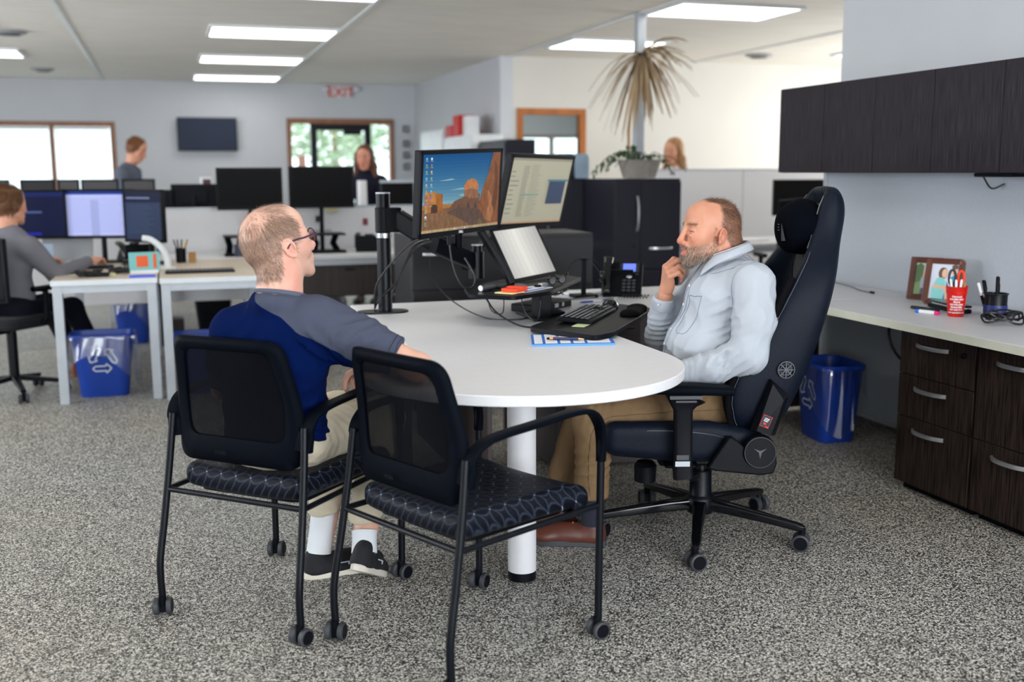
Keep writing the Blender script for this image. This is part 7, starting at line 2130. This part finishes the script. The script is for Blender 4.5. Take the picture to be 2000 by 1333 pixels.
def desk_phone_small(x, y, rz, label, z=.74):
    t = thing('desk_phone', label, 'telephone', (x, y, z), rz)
    MB().prism([(-.10, 0), (.10, 0), (.10, .02), (-.0, .12), (-.10, .13)], -.085, .085, frame((0, 1, 0), (0, 0, 1), (1, 0, 0))).build('phone_body', M['black_plastic'], t, bevel=.004)
    MB().sweep([(-.07, -.09, .04), (-.075, 0, .12), (-.07, .09, .13)], rrect(.045, .03, .012), (0, 0, 1)).build('handset', M['black_gloss'], t, angle=60)
    MB().box((.02, .03, .118), (.07, .05, .004), Rm=Matrix.Rotation(R(-42), 3, 'X')).build('phone_screen', M['dark_grey'], t)
desk_phone_small(1.52, 8.40, R(-12), 'black telephone on the bench desk, right of the monitor riser')
desk_phone_small(-.22, 7.98, R(20), 'black telephone behind the slanted monitor')
def riser(x, y, w, label):
    t = thing('monitor_riser', label, 'riser', (x, y, .74))
    MB().box2((-w / 2, -.1, .135), (w / 2, .12, .15)).build('riser_top', M['black_plastic'], t, bevel=.003)
    for s_ in (-1, 1):
        MB().sweep([(s_ * w * .32, -.06, .0), (s_ * w * .22, .02, .07), (s_ * w * .32, .06, .136)], rrect(.05, .03, .01), (0, 1, 0)).build('riser_leg', M['black_metal'], t)
    MB().box2((-w / 2, -.12, 0), (w / 2, .0, .02)).build('riser_base', M['black_plastic'], t, bevel=.003)
riser(1.19, 8.40, .30, 'black folding desk riser under the right switched-off monitor')
riser(.50, 8.33, .16, 'small black desk riser left of the young man\'s head')
tag(MB().cyl((.52, 8.2, .74), (.52, 8.2, .83), .035).build('dark_mug', mat('navy_mug', (36, 46, 66), .4)), 'dark blue mug in front of the small riser', 'mug')
t = thing('pen_cup', 'black pen cup with pens on the beige desk behind the keyboard', 'pen holder', (.10, 7.80, .74))
MB().lathe([(.03, 0), (.034, .002), (.036, .10), (.033, .10), (.03, .006), (.001, .005)]).build('cup_body', M['black_plastic'], t)
for k, (dx, dy, c) in enumerate(((-.045, .0, 'black_plastic'), (-.02, .01, 'black_plastic'), (.03, .0, 'yellow_paper'), (.05, .0, 'brown_box'), (.01, .02, 'black_plastic'))):
    MB().cyl((0, 0, .01), (dx, dy, .16), .005, n=8).build('pen', M[c], t)
MB().box2((.05, -.02, 0), (.10, .02, .07)).build('brown_holder', M['brown_box'], t)

# things under and around the back desks
def plainbox(name, a, b, m, lab, cat, bev=.01):
    c = [(p + q) / 2 for p, q in zip(a, b)]; c[2] = a[2]
    o = MB().box2([p - q for p, q in zip(a, c)], [p - q for p, q in zip(b, c)]).build(name, m, bevel=bev)
    o.location = c
    return tag(o, lab, cat)
t = thing('hanging_drawers', 'dark drawer box hanging under the long white bench desk', 'drawer unit', (1.35, 8.4, .42))
MB().box2((-.40, -.28, 0), (.36, .28, .285)).build('carcass', M['dark_brown'], t, bevel=.004)
MB().box2((-.39, -.292, .01), (.35, -.281, .275)).build('drawer', M['dark_brown'], t, bevel=.002)
MB().box2((-.06, -.30, .20), (.02, -.29, .215)).build('handle', M['black_metal'], t)
def bagm(name, c, d, m, lab, cat='bag', seed=1):
    s = SDF([c[i] - d[i] - .02 for i in range(3)], [c[i] + d[i] + .02 for i in range(3)], .012)
    s.ell(c, d, .02); s.ell((c[0], c[1], c[2] - d[2] * .4), (d[0], d[1], d[2] * .55), .04)
    s.disp(lambda P: .012 * pnoise(P, 18, seed)); s.cut((0, 0, .004), (0, 0, -1))
    V, F = s.mesh(1)
    return tag(np_mesh(name, V, F, m), lab, cat)
bagm('backpack', (1.36, 9.3, .20), (.13, .12, .20), M['dark_grey'], 'dark backpack on the floor beyond the bench desk')
bagm('backpack', (2.0, 8.55, .22), (.16, .12, .22), M['dark_fabric'], 'black bag on the floor at the right leg of the bench desk', seed=3)
plainbox('storage_box', (1.74, 8.35, 0), (1.9, 8.6, .36), mat('slate_blue', (70, 86, 108), .6), 'slate blue box under the right end of the bench desk', 'box')
t = bin_((.36, 9.35, 0), 0, 'black waste bin on the floor behind the beige desks', name='waste_bin', h=.36, sx=.16, sy=.13, symbol=False, liner=False, m=M['black_plastic'])
bin_((-.28, 9.1, 0), 0, 'blue bin with a loose liner far behind, between the desk legs', h=.40, sx=.15, sy=.12, symbol=False, liner=True)
plainbox('computer_tower', (.62, 9.2, 0), (.78, 9.6, .42), M['white_metal'], 'white computer tower under the desks left of the young man\'s neck', 'computer')
plainbox('shoe_box', (-.05, 9.5, 0), (.12, 9.7, .12), M['dark_brown'], 'dark flat box on the floor behind the blue bin', 'box')
# white printer and paper stacks on the far row
t = thing('printer', 'white printer with paper stacks on the far desk, right of the standing man', 'printer', (.10, 10.4, .74))
MB().box2((-.22, -.2, 0), (.2, .2, .42)).build('printer_body', M['white_metal'], t, bevel=.02)
MB().box2((-.14, -.12, .42), (.10, .14, .47)).build('paper_stack', M['paper'], t)
MB().box2((-.12, -.204, .10), (.10, -.2, .16)).build('paper_slot', M['dark_grey'], t)
desk('bench_desk', 'white desk carrying the printer in the back row', -.3, 2.6, 10.1, 10.8, M['white_lam'], M['silver_paint'])
plainbox('black_figure_box', (.34, 10.3, .74), (.44, 10.4, 1.32), M['paper'], 'narrow white carton beside the printer', 'box')
tag(MB().box2((.36, 10.29, 1.16), (.43, 10.3, 1.30)).build('photo_print', mat('photo_print', (90, 50, 60), .5)), 'small dark photo on the narrow white carton', 'photo')
for x, w, yaw, lab in ((2.05, .30, -88, 'monitor with a silver frame, left of the pole top'), (2.40, .34, -80, 'monitor with a silver frame, right of the pole top')):
    t = desk_monitor(x, 9.7, 1.10, R(yaw), lab, w=w, h=.36)
    MB().box2((-w / 2 - .004, .16, -.05), (w / 2 + .004, .186, .004)).build('silver_edge', M['silver_paint'], t)
desk('bench_desk', 'white desk under the silver-framed monitors', 1.95, 2.75, 9.4, 10.05, M['white_lam'], M['silver_paint'])
tag(MB().cyl((1.83, 10.3, .74), (1.83, 10.3, 1.28), .05, .045).build('paper_cup_stack', M['paper']), 'tall white cup stack in front of the long-haired woman', 'cups')

# charcoal cabinets in the middle
def tall_cabinet(x0, y0, w, d, h, label, split=.38, group=None):
    t = thing('storage_cabinet', label, 'cabinet', (x0 + w / 2, y0 + d / 2, 0), 0, group)
    a, b = w / 2, d / 2
    MB().box2((-a, -b + .02, 0), (a, b, h)).build('carcass', M['charcoal'], t, bevel=.002)
    xs = -a + w * split
    MB().box2((-a + .002, -b, .05), (xs - .002, -b + .019, h - .022)).build('door', M['charcoal'], t, bevel=.0015)
    d2 = MB().box2((xs + .002, -b, .62), (a - .002, -b + .019, h - .022)).build('door', M['charcoal'], t, bevel=.0015)
    bow_handle(t, (xs - .03, -b, h * .80), .26, 'z', (0, -1, 0))
    MB().cyl((xs - .05, -b - .004, h * .61), (xs - .05, -b, h * .61), .012, n=14).build('lock', M['black_gloss'], t)
    for k, (z0, z1) in enumerate(((.34, .615), (.05, .335))):
        q = MB().box2((xs + .002, -b, z0), (a - .002, -b + .019, z1)).build('drawer', M['charcoal'], t, bevel=.0015)
        bow_handle(q, ((xs + a) / 2, -b, z1 + .16 if k == 0 else z1 - .05), .19, 'x', (0, -1, 0))
    return t
tall_cabinet(3.22, 7.40, .545, .62, 1.30, 'tall charcoal cabinet with a curved silver handle, under the planter')
tall_cabinet(2.75, 8.06, .53, .60, 1.30, 'second charcoal cabinet behind and left of the planter cabinet, mostly hidden')
t = thing('file_cabinet', 'low black file cabinet with two silver handles behind the monitor arm', 'cabinet', (1.86, 6.1, 0))
MB().box2((-.55, -.23, 0), (.55, .23, 1.0)).build('carcass', M['charcoal_dark'] if 'charcoal_dark' in M else mat('black_cabinet', (24, 23, 30), .45), t, bevel=.003)
for k, (z0, z1) in enumerate(((.70, .98), (.40, .69), (.06, .39))):
    for s_ in (0, 1):
        q = MB().box2((-.545 + s_ * .55, -.248, z0), (-.006 + s_ * .55, -.231, z1)).build('drawer', mat('black_drawer', (24, 23, 30), .45), t, bevel=.002)
        bow_handle(q, (-.40 + s_ * .55, -.248, z1 - .08), .17, 'x', (0, -1, 0))
plainbox('black_speaker', (3.06, 8.2, 1.30), (3.19, 8.45, 1.50), M['black_gloss'], 'black box on the rear cabinet, left of the grey-blue box', 'box', .004)
t = tag(MB().prism([(-.055, 0), (.055, 0), (.062, .03), (.062, .17), (.045, .2), (-.045, .2), (-.062, .17), (-.062, .03)], -.05, .05, frame((1, 0, 0), (0, 0, 1), (0, -1, 0))).build('grey_case', M['pale_blue'], bevel=.004), 'grey-blue case with cut corners on the rear cabinet', 'case')
t.location = (3.27, 8.25, 1.30)
# planter with trailing leaves
pl_ = thing('planter', 'grey concrete planter with trailing green leaves on the tall cabinet', 'plant', (3.53, 7.66, 1.305))
MB().lathe([(.105, 0.01), (.11, .0), (.15, .135), (.155, .14), (.14, .14), (.10, .05), (.001, .05)], n=32, sq=(3, 1.12, .8)).build('planter_bowl', M['concrete'], pl_)
MB().lathe([(.14, .115), (.001, .12)], n=24, sq=(3, 1.1, .8)).build('soil', M['soil'], pl_)
rs = random.Random(31)
lv = 0
for k in range(15):
    a = k / 15 * 2 * pi + rs.uniform(-.2, .2)
    ex = abs(cos(a))
    L = .16 + .10 * ex * rs.random() + .05
    p = [(0.09 * cos(a), .06 * sin(a), .13), (.14 * cos(a), .09 * sin(a), .17 + .04 * rs.random()), (.14 * cos(a) + L * .5 * cos(a), .15 * sin(a), .15), ((.15 + L * .9) * cos(a), .19 * sin(a), .12 - .12 * rs.random() * ex)]
    if k % 4 == 0:
        p = [(rs.uniform(-.08, .08), 0, .13), (rs.uniform(-.08, .08), 0, .17), (rs.uniform(-.1, .1), .02, .22 + .04 * rs.random())]
    P = smooth_path(p, 6)
    MB().tube(P, .003, 5).build('stem', M['leaf'], pl_)
    for q in P[2::1]:
        for _ in range(2):
            b1, s_ = rs.uniform(0, 6.28), rs.uniform(.016, .026)
            Q = Matrix.Rotation(b1, 3, 'Z') @ Matrix.Rotation(rs.uniform(.3, 1.8), 3, 'Y')
            c = q + Vector((rs.uniform(-.012, .012), rs.uniform(-.012, .012), rs.uniform(-.01, .012)))
            if lv < 280:
                MB().add([c + Q @ Vector(v) for v in ((0, 0, 0), (s_ * .5, -s_ * .42, .003), (s_ * 1.3, -s_ * .3, 0), (s_ * 1.9, 0, -.004), (s_ * 1.3, s_ * .3, 0), (s_ * .5, s_ * .42, .003))], [(0, 1, 2, 3, 4, 5)]).build('leaf', M['leaf'], pl_)
                lv += 1
# column and dried palm
col = MB().box2((3.94, 8.62, 0), (4.02, 8.70, CEIL)).build('column', M['silver_paint'], bevel=.004)
tag(col, 'slim grey square column behind the planter, reaching the ceiling', 'column')
pa = thing('dried_palm', 'tall dried palm with drooping tan leaves tied to the grey column', 'plant', (3.72, 8.24, 0))
MB().lathe([(.10, 0), (.13, .25), (.12, .25), (.001, .22)]).build('pot', M['concrete'], pa)
MB().tube(smooth_path([(0, 0, .2), (.0, 0, .9), (-.02, 0, 1.4), (.0, .02, 1.85), (.10, .02, 2.30)]), .012, 8).build('trunk', M['brown_box'], pa)
rs = random.Random(8)
cr = Vector((.10, .02, 2.32))
for k in range(96):
    a = rs.uniform(0, 2 * pi)
    up = rs.uniform(-.25, .55) if k < 36 else rs.uniform(-1.6, -.4)
    if cos(a) < -.2 and up > 0 and k < 36: up -= .3
    d = Vector((cos(a), sin(a) * .8, up)).normalized()
    if k < 14: d = Vector((rs.uniform(.4, 1), rs.uniform(-.5, .3), rs.uniform(.2, .9))).normalized()
    L = rs.uniform(.34, .50) * (1.0 if k < 36 else .85)
    P = [cr + d * L * t + Vector((0, 0, -(.85 if cos(a) < .3 else .5) * t * t * L)) for t in (0, .2, .4, .6, .8, 1)]
    w = rs.uniform(.010, .017); sd = d.cross(Vector((0, 0, 1))).normalized()
    vs, fs = [], []
    for i, p in enumerate(P):
        q = w * (.5, 1, 1, .85, .55, .08)[i]
        vs += [p - sd * q, p + Vector((0, 0, -.004)), p + sd * q]
    for i in range(5):
        fs += [(3 * i, 3 * i + 1, 3 * i + 4, 3 * i + 3), (3 * i + 1, 3 * i + 2, 3 * i + 5, 3 * i + 4)]
    MB().add(vs, fs).build('palm_leaf', M['dry_leaf'], pa, solid=.0015)
# side-wall cabinets and things on them
def sidecab(x0, y0, y1, h, m, lab):
    t = thing('wall_cabinet', lab, 'cabinet', ((x0 + 3.845) / 2, (y0 + y1) / 2, 0))
    a, b = (3.845 - x0) / 2, (y1 - y0) / 2
    MB().box2((-a + .02, -b, 0), (a, b, h)).build('carcass', m, t, bevel=.004)
    MB().box2((-a, -b + .005, .05), (-a + .018, -.003, h - .03)).build('door', m, t, bevel=.002)
    MB().box2((-a, .003, .05), (-a + .018, b - .005, h - .03)).build('door', m, t, bevel=.002)
sidecab(3.45, 13.5, 14.7, 1.90, M['white_metal'], 'tall white cabinet on the side wall, nearest the back corner')
sidecab(3.45, 12.15, 13.42, 1.79, M['white_metal'], 'white cabinet on the side wall carrying red boxes')
t = sidecab(3.50, 11.0, 12.05, 1.70, M['charcoal'], 'dark cabinet at the corner of the side wall')
plainbox('red_box', (3.46, 13.05, 1.79), (3.66, 13.36, 1.93), mat('red_card', (196, 20, 24), .5), 'red box on the white side-wall cabinet, left one', 'box')
plainbox('red_box', (3.46, 12.72, 1.79), (3.66, 13.0, 2.04), mat('red_card_b', (200, 16, 18), .5), 'taller red box on the white side-wall cabinet', 'box')
plainbox('white_box', (3.50, 12.5, 1.79), (3.66, 12.68, 2.02), M['paper'], 'white box right of the red boxes on the cabinet', 'box')
for k, z in enumerate((2.03, 1.80, 1.62, 1.44)):
    t = thing('wall_plaque', ['topmost', 'second', 'third', 'lowest'][k] + ' of the four small dark plaques in the back corner', 'plaque', (3.72, FARY - .012, z), 0, 'small dark plaques in the back corner')
    MB().box2((-.05, -.01, -.05), (.05, .01, .05)).build('plaque_board', M['dark_grey'], t, bevel=.003)
    MB().box2((-.03, -.012, -.02), (.03, -.010, .02)).build('plate', M['silver'], t)

# right background: monitors, mesh office chair, small items
desk_monitor(5.73, 8.75, 1.105, R(-100), 'switched-off monitor behind the bearded man, left of two', w=.60, h=.335)
desk_monitor(6.36, 8.72, 1.105, R(-100), 'switched-off monitor behind the headrest, right of two', w=.60, h=.335)
t = thing('wooden_block', 'small stack of light wood blocks on the white desk behind the bearded man', 'blocks', (4.42, 8.12, .74))
for k in range(3):
    MB().box2((-.04, -.05, .055 * k), (.04, .05, .055 * k + .052)).build('block', M['brown_box'], t, bevel=.003)
tag(MB().box2((4.75, 8.3, .741), (5.1, 8.55, .752)).build('paper_pile', M['paper']), 'flat pile of paper on the white desk behind the bearded man', 'paper')
plainbox('dark_tray', (4.5, 8.6, .74), (4.95, 8.8, .77), M['black_plastic'], 'low black tray at the back of the white desk', 'tray')
oc = thing('office_chair', 'black mesh office chair facing the white desk, right of the bearded man', 'chair', (4.88, 7.55, 0), R(80))
def office_chair(oc, back_h=1.12, w=.24):
    MB().add([(-.22 - .03 * cos(u * 1.5), w * u, z) for z in np.linspace(.62, back_h, 7) for u in np.linspace(-1, 1, 9)], [(r_ * 9 + k, r_ * 9 + k + 1, (r_ + 1) * 9 + k + 1, (r_ + 1) * 9 + k) for r_ in range(6) for k in range(8)]).build('back_mesh', M['dark_fabric'], oc, solid=.012, angle=60)
    MB().tube([(-.235, w * u, z) for u, z in ((-1, .62), (-1, back_h), (0, back_h + .01), (1, back_h), (1, .62), (0, .60))], .016, 8, close=True).build('back_frame', M['black_plastic'], oc)
    MB().prism(rrect(.48, .5, .08), .44, .51).build('seat', M['dark_fabric'], oc, bevel=.02)
    MB().tube([(-.25, 0, .75), (-.28, 0, .52), (-.15, 0, .42), (0, 0, .42)], .03, 8).build('spine', M['black_plastic'], oc)
    MB().cyl((0, 0, .1), (0, 0, .44), .03).build('gas_column', M['black_metal'], oc)
    for s_ in (1, -1):
        MB().tube([(0, s_ * .25, .46), (0, s_ * .29, .5), (0, s_ * .29, .66), (-.1, s_ * .29, .68), (.14, s_ * .29, .68)], .018, 8).build('armrest', M['black_plastic'], oc)
    for k in range(5):
        a = k * 2 * pi / 5 + .3
        l_ = MB().sweep([(.03 * cos(a), .03 * sin(a), .11), (.30 * cos(a), .30 * sin(a), .075)], rrect(.045, .03, .008), (0, 0, 1), [(1, 1), (.7, .7)]).build('base_leg', M['black_plastic'], oc)
        caster(l_, .29 * cos(a), .29 * sin(a), .07, a, r=.028)
office_chair(oc)
oc2 = thing('office_chair', 'black office chair under the man in the grey sweater', 'chair', (-.93, 7.12, 0), R(52))
office_chair(oc2, .98, .23)
oc3 = thing('office_chair', 'dark office chair standing behind the white bench desk', 'chair', (.75, 7.45, 0), R(95))
oc3.location = (1.2, 9.9, 0)
office_chair(oc3, .9)

# ------------------------------------------------------------------ background people
def bg_person(label, loc, rz, H, hp, neckb, sh, elb, wr, col, haircol, kind='short', skin=(206, 150, 124), legs=None, belly=.12, hands=True, pants=(20, 22, 32), shoes=None, sh_w=.17, hip=(0, 0, .95), chest=None, face=0, az=0, pitch=0):
    t = thing('person', label, 'person', loc, rz)
    T = head_T(H, az, pitch)
    Ti = T.inverted()
    V, F = head_mesh([(tuple(Ti @ Vector(hp)), .052), (tuple(Ti @ Vector(neckb)), .06)], h=.005)
    N = mesh_normals(V, F)
    def hr(V):
        A = np.abs(V[:, 1]); x, z = V[:, 0], V[:, 2]
        return ss(.05 - x + .3 * np.clip(z - .05, 0, .1), -.005, .01) * ss(z - .9 * np.clip(x + .03, 0, .1), -.06, -.045)
    sk = skin_color(skin, (196, 110, 92), scalp=haircol, scalp_fn=hr, brow=haircol)
    pl = lambda V, N: np.tile(lin(*skin), (len(V), 1))
    parts = [(V, F, T, sk)]
    c = SDF((-.3, -.35, .4 if legs is None else .05), (.65, .35, max(1.75, H[2])), .012)
    c.ell(((hip[0] + neckb[0]) / 2, (hip[1] + neckb[1]) / 2, (hip[2] + neckb[2]) / 2), (.08, .12, .22), .04)
    for k in (0, 1):
        c.chain([sh[k], elb[k], wr[k]], [.045, .038, .024], .02)
    c.cap(sh[0], sh[1], .04, k=.04)
    lg = legs or (((hip[0], .08, hip[2]), (hip[0] + .02, .09, .5), (hip[0], .09, .10)), ((hip[0], -.08, hip[2]), (hip[0] + .02, -.09, .5), (hip[0], -.09, .10)))
    for L in lg:
        c.chain(L, [.06, .045, .035], .03)
    Vc, Fc = c.mesh(1)
    parts.append((Vc, Fc, None, pl))
    if hands:
        for k, sd in ((0, -1), (1, 1)):
            v, f = hand_mesh([(20, 30, 20)] * 4, THUMB_REST, side=sd, arm=.04, h=.0045)
            d = Vector(wr[k]) - Vector(elb[k])
            parts.append((v, f, hand_frame(wr[k], (d.x, d.y, d.z * .6), (0, 0, 1) if abs(d.z) < .18 else (0, 1 if k == 0 else -1, .1)), pl))
    joined('body', parts, SKIN, t)
    s = SDF((-.34, -.42, .35 if legs else .7), (.62, .42, neckb[2] + .1), .010)
    mid = [(a + b) / 2 for a, b in zip(hip, neckb)]
    s.ell((mid[0] + .02, mid[1], mid[2] + .1), (belly, sh_w * .98, .20), .06); s.ell((hip[0] + .02, hip[1], hip[2] + .08), (belly, sh_w * .9, .16), .06)
    s.cap(sh[0], sh[1], .062, k=.05)
    s.ell((neckb[0], neckb[1], neckb[2] + .005), (.07, .07, .04), .03)
    for k in (0, 1):
        s.chain([sh[k], elb[k], tuple(Vector(wr[k]).lerp(Vector(elb[k]), .08))], [.07, .056, .038], .025)
    s.disp(lambda P: .004 * pnoise(P, 26, 3))
    Vs, Fs = s.mesh(1)
    np_mesh('sweater' if 'sweater' in label else 'top', Vs, Fs, CLOTH, t, color=lambda V, N: np.tile(lin(*col), (len(V), 1)) * (1 + .05 * pnoise(V, 10, 2))[:, None])
    q = SDF((-.25, -.3, .06), (.65, .3, 1.1), .012)
    q.ell((hip[0], hip[1], hip[2]), (.13, .165, .10), .04)
    for L in lg:
        q.chain([L[0], L[1], tuple(Vector(L[2]) + Vector((0, 0, .02)))], [.085, .066, .055], .03)
    Vq, Fq = q.mesh(1)
    np_mesh('trousers', Vq, Fq, CLOTH, t, color=lambda V, N: np.tile(lin(*pants), (len(V), 1)))
    for L in lg:
        f = Vector(L[2])
        shoe(frame((1, 0, 0), (0, 1, 0), (0, 0, 1), (f.x - .05, f.y, 0)), t, mat('boot_leather', shoes or (40, 32, 30), .5), M['brown_box'] if shoes else M['black_plastic'])
    hc_ = [haircol, tuple(int(c_ * .8) for c_ in haircol), tuple(min(255, int(c_ * 1.2)) for c_ in haircol)]
    if kind == 'short':
        strands('hair', V, N, hr, 4200, lambda P: np.stack([-.4 + 0 * P[:, 0], 0 * P[:, 0], -.8 + 1.2 * (P[:, 2] > .1)], 1), lambda P: .016 + .012 * (P[:, 2] > .05), hc_, t, T, lift=.18, width=.0028)
    else:
        g = SDF((-.15, -.15, -.36), (.13, .15, .16), .006)
        g.ell((-.025, 0, .045), (.108, .090, .097), .02); g.ell((-.055, 0, -.06), (.07, .085, .12), .04)
        for y in (-1, 1):
            g.chain([(-.01, y * .075, .04), (-.005, y * .09, -.08), (.01, y * .10, -.22 if kind == 'long' else -.16), (.02, y * .085, -.33 if kind == 'long' else -.18)], [.030, .034, .036, .014], .02)
        g.disp(lambda P: .004 * np.sin(P[:, 1] * 160 + 8 * P[:, 2]))
        g.ell((.095, 0, -.01), (.075, .060, .085), .006, sub=True)
        Vg, Fg = g.mesh(1)
        np_mesh('hair', Vg, Fg, HAIR, t, T, color=lambda V, N: np.tile(lin(*haircol), (len(V), 1)) * (.9 + .25 * np.sin(V[:, 1] * 300 + V[:, 2] * 30))[:, None])
    return t
# man in the grey sweater at the left desk
bg_person('brown-haired man in a grey sweater working at the left desk, seen from behind', (-.93, 7.12, 0), R(52), (.06, 0, 1.165), (.03, 0, 1.05), (.01, 0, .97),
    ((0, .18, .92), (0, -.18, .92)), ((.10, .24, .74), (.16, -.24, .74)), ((.42, .16, .80), (.52, -.175, .80)), (112, 112, 120), (104, 70, 46),
    legs=(((0, .09, .52), (.42, .10, .52), (.62, .09, .12)), ((0, -.09, .52), (.42, -.10, .50), (.60, -.12, .12))), hip=(0, 0, .56), shoes=(140, 76, 40), az=-6)
# standing man beyond
bg_person('standing man with reddish-brown hair in a grey sweater, looking down, by the back window', (-.33, 12.0, 0), R(-20), (.10, 0, 1.60), (.05, 0, 1.49), (.0, 0, 1.42),
    ((0, .17, 1.36), (0, -.17, 1.36)), ((.02, .22, 1.1), (.02, -.22, 1.1)), ((.24, .12, 1.02), (.24, -.12, 1.02)), (92, 98, 112), (120, 76, 46), hip=(-.02, 0, .95), pitch=-25)
# woman with long brown hair
bg_person('woman with long brown hair and a dark cardigan standing before the glass door', (2.02, 11.1, 0), R(-115), (.05, 0, 1.50), (.0, 0, 1.38), (-.01, 0, 1.31),
    ((0, .155, 1.26), (0, -.155, 1.26)), ((.02, .21, 1.02), (.02, -.21, 1.02)), ((.22, .1, .98), (.22, -.1, .98)), (28, 30, 44), (88, 54, 38), kind='long', hip=(-.02, 0, .9), sh_w=.145, pitch=-8, skin=(196, 136, 112))
# blonde woman on the right
bg_person('woman with blonde hair and a white top standing behind the tall divider on the right', (5.02, 10.0, 0), R(-150), (.05, 0, 1.55), (.0, 0, 1.42), (-.01, 0, 1.35),
    ((0, .155, 1.30), (0, -.155, 1.30)), ((.02, .21, 1.06), (.02, -.21, 1.06)), ((.2, .1, 1.0), (.2, -.1, 1.0)), (232, 230, 226), (168, 124, 84), kind='mid', hip=(-.02, 0, .9), sh_w=.145, pitch=-14, skin=(222, 162, 132))
